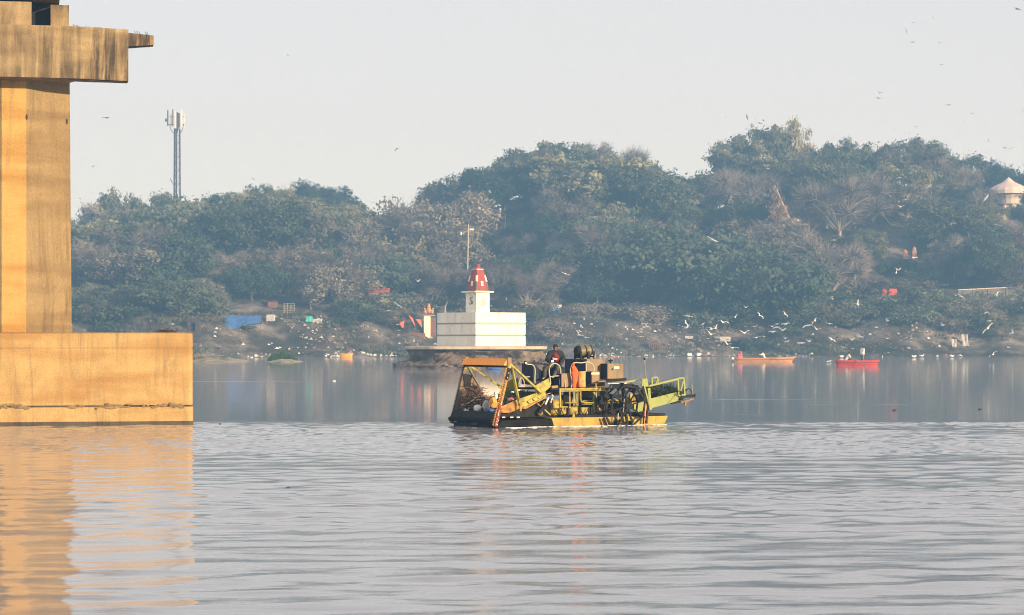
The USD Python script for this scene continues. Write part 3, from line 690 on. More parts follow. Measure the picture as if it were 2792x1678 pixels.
def mark(px):
    for a, b, t in MARKS:
        if a <= px < b:
            return t
    return MARKS[0][2] if px < 0 else MARKS[-1][2]
ORD = ['leftmost'] + [w + ' from left' for w in 'second third fourth fifth sixth seventh eighth ninth tenth eleventh twelfth thirteenth fourteenth'.split()]
def tell_apart(items):
    """items: (key of what it looks like and where, px, setter). Those alike are told apart by their order from the left."""
    by = {}
    for text, px, put in items:
        by.setdefault(text, []).append((px, put))
    for text, lst in by.items():
        lst.sort(key=lambda x: x[0])
        for i, (px, put) in enumerate(lst):
            if len(lst) == 1:
                put(text)
            else:
                put(f'{text}, ' + ('rightmost' if i == len(lst) - 1 else ORD[min(i, 13)]))

_first, LATER = {}, []
def plant(key, X, Y, h, wscale, rz, band, group):
    k = KINDS[key]
    sz = h / k['height']
    sx = sz * wscale
    z = float(ground(X, Y))
    look = LOOK.get(key) or LOOK[key.rstrip('12')]
    cat = CATS.get(key, 'tree')
    if key not in _first:
        x = UsdGeom.Xform.Define(stage, _path(k['name'], None))
        p = custom(x.GetPrim(), look, cat, group)
        for nm, mesh, mat in k['parts']:
            obj(nm, mesh, mat, p)
        _first[key] = p
        x.AddTranslateOp(opSuffix='at').Set(Gf.Vec3d(float(X), float(Y), z))
        x.AddRotateXYZOp(opSuffix='turn').Set(Gf.Vec3f(0, 0, math.degrees(rz)))
        x.AddScaleOp(opSuffix='size').Set(Gf.Vec3f(sx, sx, sz))
    else:
        p = dup(_first[key], (X, Y, z), rz, (sx, sx, sz), group=group)
    px = CX + X / Y * F
    LATER.append((f'{look} {band}, {mark(px)}', px, lambda t, p=p: p.SetCustomDataByKey('label', t)))
    return p

rng = np.random.default_rng(77)
# the trees that stand on the skyline, from left to right: photo column, row of the top, width in photo pixels, kind, depth
CREST = [(205, 598, 120, 'dark1', 540), (285, 560, 130, 'dry1', 545), (335, 520, 130, 'olive2', 548), (415, 522, 150, 'crest', 552), (485, 535, 120, 'olive1', 550), (560, 530, 100, 'crest', 556), (622, 522, 130, 'dark2', 548),
         (700, 505, 130, 'olive1', 552), (765, 508, 110, 'crest', 544), (845, 494, 150, 'dark1', 556), (925, 505, 150, 'dark2', 558), (905, 580, 120, 'straw2', 530), (985, 596, 90, 'straw1', 535), (1075, 590, 120, 'dry1', 545),
         (1178, 522, 110, 'dark2', 540), (1225, 482, 150, 'dark1', 548), (1310, 452, 160, 'dark2', 550), (1385, 425, 140, 'crest', 548), (1455, 392, 170, 'olive1', 550), (1560, 388, 180, 'dark2', 552), (1640, 396, 150, 'dry2', 552),
         (1700, 410, 150, 'bare1', 550), (1772, 442, 105, 'dark1', 545), (1850, 474, 110, 'dark2', 548), (1915, 478, 100, 'dark1', 552), (1962, 500, 90, 'straw2', 542),
         (2010, 372, 190, 'crest', 546), (2075, 336, 190, 'crest', 550), (2155, 330, 120, 'straw2', 552), (2055, 420, 210, 'dark2', 540), (2235, 410, 130, 'dry1', 545), (2295, 378, 110, 'dark1', 548), (2370, 390, 130, 'olive2', 550),
         (2460, 375, 170, 'crest', 550), (2545, 380, 150, 'dark2', 552), (2635, 420, 130, 'crest', 548), (2720, 440, 130, 'dark1', 560), (2790, 445, 150, 'dark2', 562), (2880, 450, 150, 'olive1', 556), (130, 600, 140, 'olive1', 545), (40, 600, 150, 'dark2', 548)]
for px, py, wpx, key, d in CREST:
    X = (px - CX) / F * d
    top = EYE + (HORIZON - py) / F * d
    h = max(5.0, top - float(ground(X, d)))
    k = KINDS[key]
    plant(key, X, d, h, (wpx / F * d) / k['width'] / (h / k['height']), rng.random() * 6.28, 'on the skyline', 'trees along the skyline')

def choose(px, lvl, r):
    """Kind of tree by where it grows: what the photograph shows there."""
    if lvl > 0.62:
        mix = [('olive1', 2.4), ('dark2', 1.4), ('dry1', 2.4), ('straw1', 2.8), ('dry2', 1.6), ('olive2', 2)]
        if 1100 < px < 1800: mix = [('dark1', 2), ('dark2', 2), ('olive1', 3), ('olive2', 3), ('dry2', 1)]
        if px > 2000: mix = [('dry1', 3), ('straw2', 2.6), ('olive2', 2), ('bare1', 1.6), ('olive1', 1.4), ('dark1', .6), ('dry2', 1.6)]
        if px < 700: mix = [('straw1', 3), ('olive2', 3), ('dry1', 2), ('dark1', 1)]
    elif lvl > 0.3:
        mix = [('dry1', 3), ('dry2', 2.5), ('straw1', 1.5), ('olive2', 2), ('teal1', 2), ('bare2', 1), ('dark2', 1.2)]
        if 1300 < px < 1900: mix = [('dry1', 3), ('dry2', 3), ('rust1', 1.6), ('teal1', 1), ('dark2', 1.4), ('bare1', 1), ('olive1', 1)]
        if px > 1900: mix = [('dry2', 2), ('straw2', 2), ('bare1', 1.6), ('bare2', 1.2), ('teal1', 1.6), ('olive1', 2), ('rust1', 0.8)]
        if px < 700: mix = [('olive2', 3), ('teal1', 2.4), ('dark2', 2.4), ('dry1', 1.6), ('straw1', 1)]
    else:
        mix = [('teal1', 1.6), ('dark1', 1.4), ('dark2', 1.4), ('dry2', 2.2), ('bare2', 2.4), ('bare1', 1.2), ('teal2', 1.2), ('dry1', 2)]
        if px > 1800: mix = [('teal1', 3), ('teal2', 2.4), ('dark2', 2), ('dry2', 1.4), ('bare1', 2.4), ('bare2', 1.6)]
    w = np.array([m[1] for m in mix], float)
    return mix[int(np.searchsorted(np.cumsum(w / w.sum()), r))][0]

rows = [(453, 7.6), (463, 8.0), (474, 8.6), (486, 9.2), (498, 9.6), (510, 10.0), (522, 10.4), (535, 10.8)]
for ri, (d, step) in enumerate(rows):
    X = -d * 0.200 - 3 + (ri % 2) * step * 0.5
    while X < d * 0.226 + 4:
        x, y = X + rng.normal(0, 1.3), d + rng.normal(0, 2.2)
        px = CX + x / y * F
        lvl = ri / (len(rows) - 1)
        key = choose(px, lvl, rng.random())
        h = (7.8 if ri < 2 else 9.8) * (0.72 + 0.6 * rng.random())
        if 2690 < px < 2800 and d > 505: h *= 0.62
        if ri == 0 and 1560 < px < 1850: h *= 0.9
        if rng.random() < 0.16: h *= 1.35
        cap = EYE + (HORIZON - skyline(px) - 22) / F * y - float(ground(x, y))
        h = max(3.2, min(h, cap))
        hw = 0.5 * KINDS[key]['width'] * h / KINDS[key]['height'] * 1.1 / y * F
        if hides(px, hw * 0.8, y, HORIZON - (float(ground(x, y)) + h - EYE) / y * F):
            hb = EYE + (HORIZON - room(px, hw * .8, y)) / F * y - float(ground(x, y))
            if hb > 0.8:
                plant(['shrub1', 'shrub2', 'scrub'][int(rng.integers(3))], x, y, min(hb, 3.0), 1.1 + .4 * rng.random(), rng.random() * 6.28, 'on the slope', 'shrubs on the river bank')
            X += step * 0.5
            continue
        band = ('low on the slope', 'on the middle slope', 'high on the slope')[0 if lvl < 0.3 else 1 if lvl < 0.65 else 2]
        plant(key, x, y, h, 0.95 + 0.35 * rng.random(), rng.random() * 6.28, band, 'trees on the wooded slope')
        X += step * (0.8 + 0.4 * rng.random())
for px, py, wpx, d, key in ((2728, 554, 90, 516, 'olive1'), (2790, 558, 100, 514, 'dark2'), (2668, 520, 90, 512, 'dry1'), (2585, 500, 130, 530, 'olive2'), (2632, 508, 120, 527, 'dark1')):
    x = (px - CX) / F * d; h = max(4.0, EYE + (HORIZON - py) / F * d - float(ground(x, d)))
    plant(key, x, d, h, (wpx / F * d) / KINDS[key]['width'] / (h / KINDS[key]['height']), 1.0 + px, 'below the dome', 'trees on the wooded slope')
# lower growth that reaches down the bank at the left
for k in range(34):
    px = 175 + 400 * rng.random(); d = 408 + 34 * rng.random()
    x = (px - CX) / F * d
    key = ['teal1', 'teal2', 'dark1', 'dry2', 'olive1'][int(rng.integers(5))]
    h = 3.4 + 2.6 * rng.random()
    if d < float(shore_y(np.array(x))) + 10 or hides(px, 30, d, HORIZON - (float(ground(x, d)) + h - EYE) / d * F):
        continue
    plant(key, x, d, h, 1.1 + 0.3 * rng.random(), rng.random() * 6.28, 'low on the bank', 'trees on the wooded slope')
# dead trunk wrapped in dry creeper
def creeper():
    rng = np.random.default_rng(31)
    t = thing('creeper_tree', 'tall dead trunk wrapped in dry tan creeper above the tan canoe', 'tree')
    d = 490.0
    b = at(2150, 680, d); base = float(ground(b[0], d))
    A = [at(2150, 660, d), at(2152, 600, d), at(2148, 588, d)]
    mb = MB().tube([(b[0], d, base - 1), A[0], A[1], at(2112, 505, d)], [0.5, 0.42, 0.35, 0.10], 7)
    mb.tube([A[1], at(2130, 590, d), at(2100, 575, d)], [0.2, 0.15, 0.06], 5)
    obj('trunk', mb.get(), 'bark_pale', t)
    bl = []
    for (px, py, w, hh) in [(2112, 520, 5, 16), (2116, 545, 9, 22), (2122, 570, 15, 26), (2120, 595, 13, 24), (2135, 590, 18, 22), (2150, 615, 22, 26), (2155, 645, 24, 26), (2156, 675, 24, 26), (2130, 610, 10, 22), (2157, 705, 24, 26)]:
        s = d / F
        bl.append((at(px, py, d), np.array([w * s, w * s * 0.9, hh * s])))
    v = leaves(rng, bl, 5200, 0.16, 3.6, 0.8, 0.5)
    obj('creeper', v, 'leaf_rust', t)
creeper()
# shrubs along the foot of the wood and down the bank
for k in range(120):
    px = 560 + 2300 * rng.random() if k < 95 else 180 + 500 * rng.random()
    d = 418 + 32 * rng.random() ** 0.6
    X = (px - CX) / F * d
    s = float(shore_y(np.array(X)))
    off = 8 + 26 * rng.random() ** 0.75
    if 585 < px < 900 or (px < 1500 and off < 20 and rng.random() < 0.75):
        continue
    if 1600 < px < 2000 and 9 < off < 18 and rng.random() < 0.8:
        continue
    Y = s + off
    if hides(px, 25, Y, HORIZON - (float(ground((px - CX) / F * Y, Y)) + 1.8 - EYE) / Y * F):
        continue
    key = ['shrub1', 'shrub2', 'scrub'][int(rng.choice(3, p=[0.5, 0.2, 0.3]))]
    plant(key, (px - CX) / F * Y, Y, 1.1 + 1.7 * rng.random(), 1.0 + 0.5 * rng.random(), rng.random() * 6.28, 'on the bank' if off < 18 else 'at the wood foot', 'shrubs on the river bank')
tell_apart(LATER)

# ---------------------------------------------------------------- what stands on the far bank
def size(px, d):
    return px / F * d

def sheet(w, h, seed, sag=0.15, n=9):
    """A creased cloth w wide and h high in the xz plane, with some thickness."""
    x, z = np.meshgrid(np.linspace(-w / 2, w / 2, n), np.linspace(0, h, n))
    y = (fbm(np.stack([x * 1.6 / max(w, 0.5) * 2, z * 1.6 / max(h, 0.5) * 2, x * 0], -1), 3, seed) - 0.5) * 2 * sag
    f = []
    for i in range(n - 1):
        for j in range(n - 1):
            a = i * n + j
            f.append([a, a + 1, a + n + 1, a + n])
    v = np.stack([x, y, z], -1).reshape(-1, 3)
    m = n * n
    back = [[q[3] + m, q[2] + m, q[1] + m, q[0] + m] for q in f]
    rim = [i for i in range(n)] + [i * n + n - 1 for i in range(1, n)] + [m - 1 - i for i in range(1, n)] + [(n - 1 - i) * n for i in range(1, n - 1)]
    side = [[rim[k], rim[k] + m, rim[(k + 1) % len(rim)] + m, rim[(k + 1) % len(rim)]] for k in range(len(rim))]
    return np.vstack([v, v + [0, 0.02, 0]]), np.array(f + back + side)

# blue tarpaulin shelter
p = bank_at(655, 900); d = p[1]; s = d / F
t = thing('tarp_shelter', 'bright blue tarpaulin shelter low on the bank above the rubbish', 'shelter', p)
mb = MB()
ridge = np.array([[-40, 2.0, 38], [-8, 3.0, 36], [20, 3.0, 37], [55, 3.0, 40]]) * s * [1, 0, 1] + [0, 1.0, 0]
eave = np.array([[-42, 0, 2], [-10, 0, 0], [18, 0, 14], [56, 0, 16]]) * s * [1, 0, 1] + [0, -1.2, 0]
back = ridge + [0, 2.4, -1.6]
V = np.vstack([eave, (eave + ridge) / 2 + [0, -0.12, 0.12], ridge, back])
q = [[r * 4 + c, r * 4 + c + 1, (r + 1) * 4 + c + 1, (r + 1) * 4 + c] for r in range(3) for c in range(3)]
m = trimesh.Trimesh(*MB().add(V, q).get()).subdivide().subdivide()
v, f = crumple((np.array(m.vertices), np.array(m.faces)), 0.16, 0.9, 4)
obj('tarpaulin', np.array(v), 'tarp_blue', t) if False else obj('tarpaulin', (v, f), 'tarp_blue', t)
for k in range(4):
    obj('pole', MB().tube([eave[k] - [0, 0, eave[k][2] + 0.4], ridge[k] * [1, 1, 1]], 0.05, 5).get(), 'bark', t)
obj('bedding', (crumple(MB().ball((size(24, d), 0.2, 0.35), (1.3, 0.6, 0.3), 2).get(), 0.12, 2.0, 3)), 'hut_dark', t)
# huts and sheds
def hut(px0, px1, py_roof, py_eave, py_base, label, wall='hut_wall', roof='tarp_orange', cat='hut', depth=2.6, opening=True, posts=0, lo=384.0):
    c = bank_at((px0 + px1) / 2, py_base, lo); d = c[1]; w = size(px1 - px0, d); he = size(py_base - py_eave, d); hr = size(py_base - py_roof, d)
    t = thing('hut', label, cat, c)
    mb = MB()
    if opening:
        k = w * 0.34
        for x in (-w / 2 + k / 2, w / 2 - k / 2):
            mb.cbox((x, -depth / 2 + 0.06, he / 2 - 0.4), (k, 0.12, he + 0.8), 0.02)
        mb.cbox((0, -depth / 2 + 0.06, he * 0.9), (w - 2 * k, 0.12, he * 0.2), 0.01)
    else:
        mb.cbox((0, -depth / 2 + 0.06, he / 2 - 0.4), (w, 0.12, he + 0.8), 0.02)
    for x in (-w / 2 + 0.06, w / 2 - 0.06):
        mb.cbox((x, 0.06, he / 2 - 0.4), (0.12, depth - 0.14, he + 0.8), 0.02)
    mb.cbox((0, depth / 2 + 0.05, he / 2 - 0.4), (w, 0.12, he + 0.8), 0.02)
    obj('wall', mb.get(), wall, t)
    r = np.array([[-w * 0.55, -depth * 0.62, he + 0.02], [w * 0.55, -depth * 0.62, he + 0.02], [w * 0.55, depth * 0.62, hr], [-w * 0.55, depth * 0.62, hr]])
    obj('roof', MB().hexa(np.vstack([r, r + [0, 0, 0.10]])).get(), roof, t)
    for k in range(posts):
        x = w * (0.12 + 0.26 * k)
        obj('post', MB().cbox((x, -depth * 0.55, he / 2 - 0.1), (0.2, 0.2, he + 0.1), 0.02).get(), 'lime_wall', t)
    return t
hut(1006, 1060, 787, 799, 840, 'small hut with a faded orange roof above the rubbish slope', posts=2)
hut(731, 756, 820, 824, 838, 'small rust-red shed right of the blue tarpaulin shelter', wall='brick_red', roof='hut_dark', opening=False, depth=1.8)
hut(1702, 1834, 812, 818, 840, 'long low dark brown shed behind the broken pale wall', wall='hut_dark', roof='hut_dark', depth=3.0)
hut(512, 545, 872, 877, 900, 'dark little shack half hidden left of the blue shelter', wall='hut_dark', roof='hut_dark', depth=2.0)
# bamboo rack
p = bank_at(788, 858); d = p[1]
t = thing('bamboo_rack', 'pale bamboo lattice rack standing on the bank right of blue shelter', 'rack', p)
for k in range(4):
    x = size(-14 + 9.3 * k, d)
    obj('upright', MB().tube([(x, 0, -0.4), (x + 0.05, 0.05, size(30, d))], 0.05, 5).get(), 'bark_pale', t)
for k in range(5):
    z = size(4 + 6 * k, d)
    obj('rail', MB().tube([(size(-16, d), -0.06, z), (size(15, d), -0.06, z + 0.1)], 0.045, 5).get(), 'bark_pale', t)
# sheets lying about
def lying(px0, px1, py0, py1, mat, label, seed, cat='sheet', sag=0.25):
    p = bank_at((px0 + px1) / 2, py1); d = p[1]
    v, f = sheet(size(px1 - px0, d), size(py1 - py0, d), seed, sag)
    v = v @ np.array([[1, 0, 0], [0, 1, 0], [0, 0.55, 1]])
    obj('plastic_sheet', (v + p + [0, -0.15, 0.05], f), mat, label=label, category=cat)
lying(833, 852, 864, 880, 'tarp_teal', 'crumpled turquoise plastic sheet on the rubbish slope', 3)
lying(726, 750, 861, 879, 'sheet_grey', 'large pale grey sheet right of the blue tarpaulin shelter', 5)
lying(852, 878, 872, 884, 'sheet_grey', 'pale grey sheet right of the turquoise plastic sheet', 6)
lying(1404, 1458, 794, 808, 'white_plastic', 'torn white plastic caught in scrub right of the shrine spire', 7, sag=0.6)
lying(1478, 1526, 840, 858, 'tarp_blue', 'dusty blue heap of sheeting above the seated operator', 8, sag=0.6)
lying(1512, 1532, 833, 841, 'white_plastic', 'small white sheet at the right end of the blue heap', 9)
lying(1446, 1466, 851, 861, 'white_plastic', 'small white sheet just right of the shrine plinth', 10)
lying(1486, 1506, 806, 820, 'brick_red', 'dull red cloth in the scrub above the blue heap', 11)
lying(1868, 1890, 918, 926, 'sheet_grey', 'grey sheet beside the dark upturned boat', 12)
lying(2624, 2641, 914, 946, 'sheet_grey', 'long pale sheet trailing down the bank right of the red canoe', 13, sag=0.4)
lying(2596, 2610, 926, 948, 'sheet_grey', 'short grey sheet left of the long pale one near the shore', 14, sag=0.4)
# red tent
p = bank_at(2434, 830); d = p[1]
t = thing('red_tent', 'orange-red tent among the trees above the red canoe', 'tent', p)
w, h = size(29, d), size(40, d)
P = np.array([[-w * .5, -1.0, -0.3], [w * .5, -1.0, -0.3], [w * .5, 1.0, -0.3], [-w * .5, 1.0, -0.3], [-w * .30, -0.35, h], [w * .36, -0.35, h], [w * .36, 0.35, h], [-w * .30, 0.35, h]])
m = trimesh.Trimesh(*MB().hexa(P).get())
obj('canvas', crumple((np.array(m.vertices), np.array(m.faces)), 0.09, 1.3, 5, 3), 'tarp_orange', t)
v, f = sheet(size(13, d), size(20, d), 21, 0.25)
obj('fly_sheet', (v + [-w * 0.78, -0.6, size(18, d)], f), 'tarp_orange', t)
obj('pole', MB().tube([(-w * 0.95, -0.55, -0.3), (-w * 0.9, -0.55, size(40, d))], 0.05, 5).get(), 'bark', t)
# walls
def wall(name, label, pts, thick, mat, cap_mat=None, piece=3.0):
    """Wall along bank points (px, py_top, py_base), built of bays with piers between."""
    Q = []
    for px, a, b in pts:
        q = bank_at(px, b, 400)
        Q.append((q, EYE + (HORIZON - a) / F * q[1]))
    t = thing(name, label, 'wall', (0, 0, 0))
    for (q0, z0), (q1, z1) in zip(Q[:-1], Q[1:]):
        dx, dy = q1[0] - q0[0], q1[1] - q0[1]
        L = math.hypot(dx, dy); nx, ny = -dy / L, dx / L
        n = max(1, int(L / piece))
        for k in range(n):
            a, b = k / n + 0.012, (k + 1) / n - 0.012
            A = q0 * (1 - a) + q1 * a; B = q0 * (1 - b) + q1 * b
            za, zb = z0 * (1 - a) + z1 * a, z0 * (1 - b) + z1 * b
            lo = min(q0[2], q1[2]) - 1.0
            P = [(A[0], A[1], lo), (B[0], B[1], lo), (B[0] + nx * thick, B[1] + ny * thick, lo), (A[0] + nx * thick, A[1] + ny * thick, lo)]
            obj('panel', MB().hexa(P + [(x, y, za if i in (0, 3) else zb) for i, (x, y, _) in enumerate(P)]).get(), mat, t)
        if cap_mat:
            P = [(q0[0] - nx * .1, q0[1] - ny * .1, z0 + 0.004), (q1[0] - nx * .1, q1[1] - ny * .1, z1 + 0.004), (q1[0] + nx * (thick + .1), q1[1] + ny * (thick + .1), z1 + 0.004), (q0[0] + nx * (thick + .1), q0[1] + ny * (thick + .1), z0 + 0.004)]
            obj('coping', MB().hexa(P + [(x, y, z + 0.16) for x, y, z in P]).get(), cap_mat, t)
    return t
wall('retaining_wall', 'long grey panelled retaining wall at the right edge above the bank', [(2612, 792, 826), (2692, 788, 824), (2792, 783, 826), (2880, 780, 828)], 0.4, 'grey_wall', 'slab')
wall('broken_wall', 'pale broken wall left part, above the weed harvester stack', [(1577, 838, 863), (1662, 838, 856)], 0.3, 'lime_wall', None, 2.2)
wall('broken_wall', 'pale low wall in front of the long dark brown shed', [(1677, 838, 854), (1800, 839, 852)], 0.3, 'lime_wall', None, 2.2)
p = bank_at(1830, 851, 400)
obj('wall_stub', MB().cbox(p + [0, 0, 0.4], (size(11, p[1]), 0.5, size(17, p[1])), 0.05).get(), 'lime_wall', label='lone pale wall stub at the right end of the dark shed', category='wall stub')
# domed pavilion
d = 530.0
c = at(2750, 560, d); g = float(ground(c[0], d)); z = lambda py: EYE + (HORIZON - py) / F * d
r = size(54, d)
t = thing('domed_pavilion', 'pale pink domed pavilion rising among the trees at right edge', 'pavilion', (c[0], d, 0))
obj('dome', MB().lathe([(0.02, z(483)), (r * .10, z(488)), (r * .30, z(497)), (r * .62, z(505)), (r * .90, z(513)), (r * 1.0, z(520)), (r * 1.0, z(530)), (r * .55, z(531))], (0, 0, 0), 16).get(), 'dome_pink', t)
obj('drum', MB().lathe([(r * .82, z(531)), (r * .64, z(543)), (r * .56, z(555)), (r * .1, z(555.2))], (0, 0, 0), 16).get(), 'dome_pink', t)
obj('cornice', MB().lathe([(r * .1, z(555)), (r * .66, z(555.2)), (r * .66, z(558.5)), (r * .1, z(558.8))], (0, 0, 0), 16).get(), 'groove_grey', t)
for k in range(8):
    a = k * math.pi / 4 + 0.2
    obj('column', MB().lathe([(0.34, g - 1), (0.34, z(563)), (0.5, z(560)), (0.5, z(558.8))], (r * .52 * math.cos(a), r * .52 * math.sin(a), 0), 8).get(), 'dome_pink', t)
obj('core_wall', MB().lathe([(r * .50, g - 1), (r * .50, z(559))], (0, 0, 0), 12).get(), 'dome_pink', t)
# little orange shrines on the slope
for px, py, h, lab in ((2468, 705, 24, 'small orange shrine with a white step on the wooded slope'), (2493, 703, 30, 'slim orange shrine post right of the small stepped shrine'), (2415, 658, 22, 'tiny orange shrine half hidden in trees, higher than the other two')):
    c = bank_at(px, py, 440, 560); d = c[1]; g = c[2]
    t = thing('wayside_shrine', lab, 'shrine', (c[0], d, 0))
    hh = size(h, d)
    obj('base', MB().cbox((0, 0, (c[2] + g - 1) / 2), (1.3, 1.0, c[2] - g + 1), 0.04).get(), 'whitewash', t)
    obj('body', MB().cbox((0, 0, c[2] + hh * .3 + .003), (0.95, 0.7, hh * .6), 0.04).get(), 'temple_orange', t)
    obj('spire', MB().lathe([(0.48, c[2] + hh * .6), (0.40, c[2] + hh * .75), (0.16, c[2] + hh * .93), (0.02, c[2] + hh)], (0, 0, 0), 8).get(), 'temple_orange', t)
# small white temple with an ornate orange top, its plinth and flags, left of the big shrine
d = bank_at(1166, 916)[1]
c = at(1169, 907, d); g = float(ground(c[0], d)); z = lambda py: EYE + (HORIZON - py) / F * d; w = lambda a, b: size(b - a, d)
X = lambda px: (px - CX) / F * d - c[0]
t = thing('riverside_temple', 'slender white temple with ornate orange top behind the shrine plinth', 'temple', (c[0], d, 0))
obj('white_front', MB().cbox(((X(1156) + X(1174)) / 2, -0.5, (z(863) + g - 1) / 2), (w(1156, 1174), 1.0, z(863) - g + 1), 0.03).get(), 'whitewash', t)
obj('brick_side', MB().cbox(((X(1174) + X(1188)) / 2 + 0.01, 0.1, (z(866) + g - 1) / 2), (w(1174, 1188), 1.6, z(866) - g + 1), 0.03).get(), 'brick_red', t)
mb = MB()
rng = np.random.default_rng(4)
obj('cornice', MB().cbox(((X(1154) + X(1186)) / 2, 0, z(861)), (w(1154, 1186), 2.0, 0.22), 0.04).get(), 'temple_orange', t)
for px, py, r in ((1160, 851, 5), (1178, 851, 5), (1169, 847, 7), (1169, 838, 5), (1169, 831, 3), (1158, 843, 2.5), (1180, 843, 2.5)):
    obj('ornate_dome', crumple(MB().ball((X(px), 0, z(py)), (size(r, d),) * 2 + (size(r * 1.25, d),), 2).get(), 0.08, 4.0, px), 'temple_orange', t)
obj('plinth', MB().cbox(((X(1101) + X(1160)) / 2, -1.9, (z(909) + g - 1.5) / 2), (w(1101, 1160), 1.4, z(909) - g + 1.5), 0.05).get(), 'brick_red', t)
for i, (tri, lab) in enumerate(((((1104, 872), (1087, 884), (1099, 896)), 'orange-red flag hanging widest, leftmost of three by the white temple'),
                           (((1115, 861), (1126, 868), (1132, 890)), 'orange-red pennant in the middle of three by white temple'),
                           (((1134, 871), (1148, 872), (1151, 894)), 'orange-red pennant nearest the white temple, rightmost of three'))):
    dd = bank_at(1120, 912)[1] - 1.0
    P = np.array([at(x, y, dd) for x, y in tri])
    base = float(ground(P[0][0], dd))
    t = thing('pennant', lab, 'flag', (P[0][0], dd, 0), group='orange flags by the temple')
    m = trimesh.Trimesh(P - [P[0][0], dd, 0], [[0, 1, 2]]).subdivide().subdivide().subdivide()
    v = np.array(m.vertices); v[:, 1] += 0.18 * np.sin(v[:, 0] * 5 + v[:, 2] * 2.5) - 0.2
    n = len(v)
    obj('cloth', (np.vstack([v, v + [0, 0.015, 0]]), np.vstack([np.array(m.faces), np.array(m.faces)[:, ::-1] + n])), 'flag_orange', t)
    obj('pole', MB().tube([(0, 0, base - 0.5), (0, 0, P[0][2] + 0.35)], 0.035, 5).get(), 'bark', t)
# street lamps on the hill
def lamp(px, py_top, d, label, both):
    c = at(px, py_top, d); g = float(ground(c[0], d))
    t = thing('street_lamp', label, 'street lamp', (c[0], d, 0), group='street lamps on the hill')
    obj('pole', MB().tube([(-0.25, 0, g - 1), (0, 0, c[2])], [0.13, 0.08], 8).get(), 'pale_rail', t)
    if both:
        z0 = c[2] - size(16, d)
        obj('arm', MB().tube([(-size(20, d), 0, z0 - 0.85), (0, 0, z0), (size(6, d), 0, z0 + 0.1)], 0.06, 6).get(), 'pale_rail', t)
        obj('lamp_head', MB().cbox((size(9, d), 0, z0 + 0.12), (size(13, d), 0.4, 0.34), 0.1).get(), 'white_plastic', t)
        obj('lamp_head', MB().cbox((-size(20, d), 0, z0 - 0.7), (0.26, 0.4, size(10, d)), 0.08).get(), 'white_plastic', t)
    else:
        obj('arm', MB().tube([(0, 0, c[2] - 0.2), (-size(9, d), 0, c[2] + 0.35), (-size(13, d), 0, c[2] + 0.8)], 0.06, 6).get(), 'pale_rail', t)
        obj('lamp_head', MB().cbox((-size(15, d), 0, c[2] + 1.1), (0.4, 0.4, 0.55), 0.1).get(), 'white_plastic', t)
lamp(1277, 612, 470, 'tall pale street lamp with two heads rising behind shrine spire', True)
lamp(1379, 585, 512, 'single-headed pale street lamp on the hill right of shrine spire', False)
# phone mast
d = 562.0
z = lambda py: EYE + (HORIZON - py) / F * d
c = at(483, 540, d); g = float(ground(c[0], d))
t = thing('phone_mast', 'grey lattice phone mast with pale antenna panels above the left trees', 'mast', (c[0], d, 0))
ztop = z(352); hw0, hw1 = 0.78, 0.62
for a, b in ((-1, -1), (1, -1), (1, 1), (-1, 1)):
    obj('mast_leg', MB().bar((a * hw0, b * hw0, g - 1), (a * hw1, b * hw1, ztop), 0.17).get(), 'mast_grey', t)
obj('cable_run', MB().bar((-0.12, -hw0 - .02, g - 1), (-0.12, -hw1 - .02, ztop + 0.4), 0.36, 0.12).get(), 'hut_dark', t)
n = 17
for k in range(n):
    z0, z1 = g + (ztop - g) * k / n, g + (ztop - g) * (k + 1) / n
    h = hw0 + (hw1 - hw0) * k / n
    mb = MB()
    for a, b, c2, d2 in ((-1, -1, 1, -1), (1, -1, 1, 1), (1, 1, -1, 1), (-1, 1, -1, -1)):
        if k % 2: a, b, c2, d2 = c2, d2, a, b
        mb.bar((a * h, b * h, z0), (c2 * h, d2 * h, z1), 0.11)
        mb.bar((a * h, b * h, z1), (c2 * h, d2 * h, z1), 0.11)
    obj('lattice', mb.get(), 'mast_grey', t)
xx = lambda px: (px - 483) / F * d
for px, py0, py1, w, mat, y in ((459, 302, 345, 3.2, 'mast_grey', -0.9), (466, 312, 345, 5.5, 'mast_white', -0.6), (473, 300, 347, 3.0, 'hut_dark', -1.1), (480, 306, 352, 5.0, 'mast_white', -1.2), (489, 310, 350, 6.0, 'hut_dark', -1.0), (496, 301, 347, 4.2, 'mast_white', -0.9), (502, 312, 350, 4.5, 'mast_white', -0.3)):
    obj('antenna_panel', MB().cbox((xx(px), y, (z(py0) + z(py1)) / 2), (size(w, d), 0.22, z(py0) - z(py1)), 0.05).get(), mat, t)
obj('dish', MB().tube([(xx(452), -1.0, z(329)), (xx(457), -0.9, z(329))], [0.45, 0.3], 10).get(), 'mast_grey', t)
for a in (-1, 1):
    obj('bracket_arm', MB().tube([(a * 0.5, -0.7, z(368)), (a * 1.35, -0.8, z(356)), (a * 1.75, -0.85, z(340))], 0.09, 6).get(), 'mast_grey', t)
for py in (320, 340):
    obj('bracket_ring', MB().bar((xx(456), -0.7, z(py)), (xx(505), -0.7, z(py)), 0.10).get(), 'mast_grey', t)
obj('mast_core', MB().tube([(0, 0, z(362)), (0, 0, z(306))], 0.2, 8).get(), 'mast_grey', t)
obj('side_horn', MB().tube([(-0.7, -0.7, z(506)), (xx(468), -0.8, z(494)), (xx(465), -0.8, z(486))], [0.06, 0.12, 0.05], 6).get(), 'hut_dark', t)
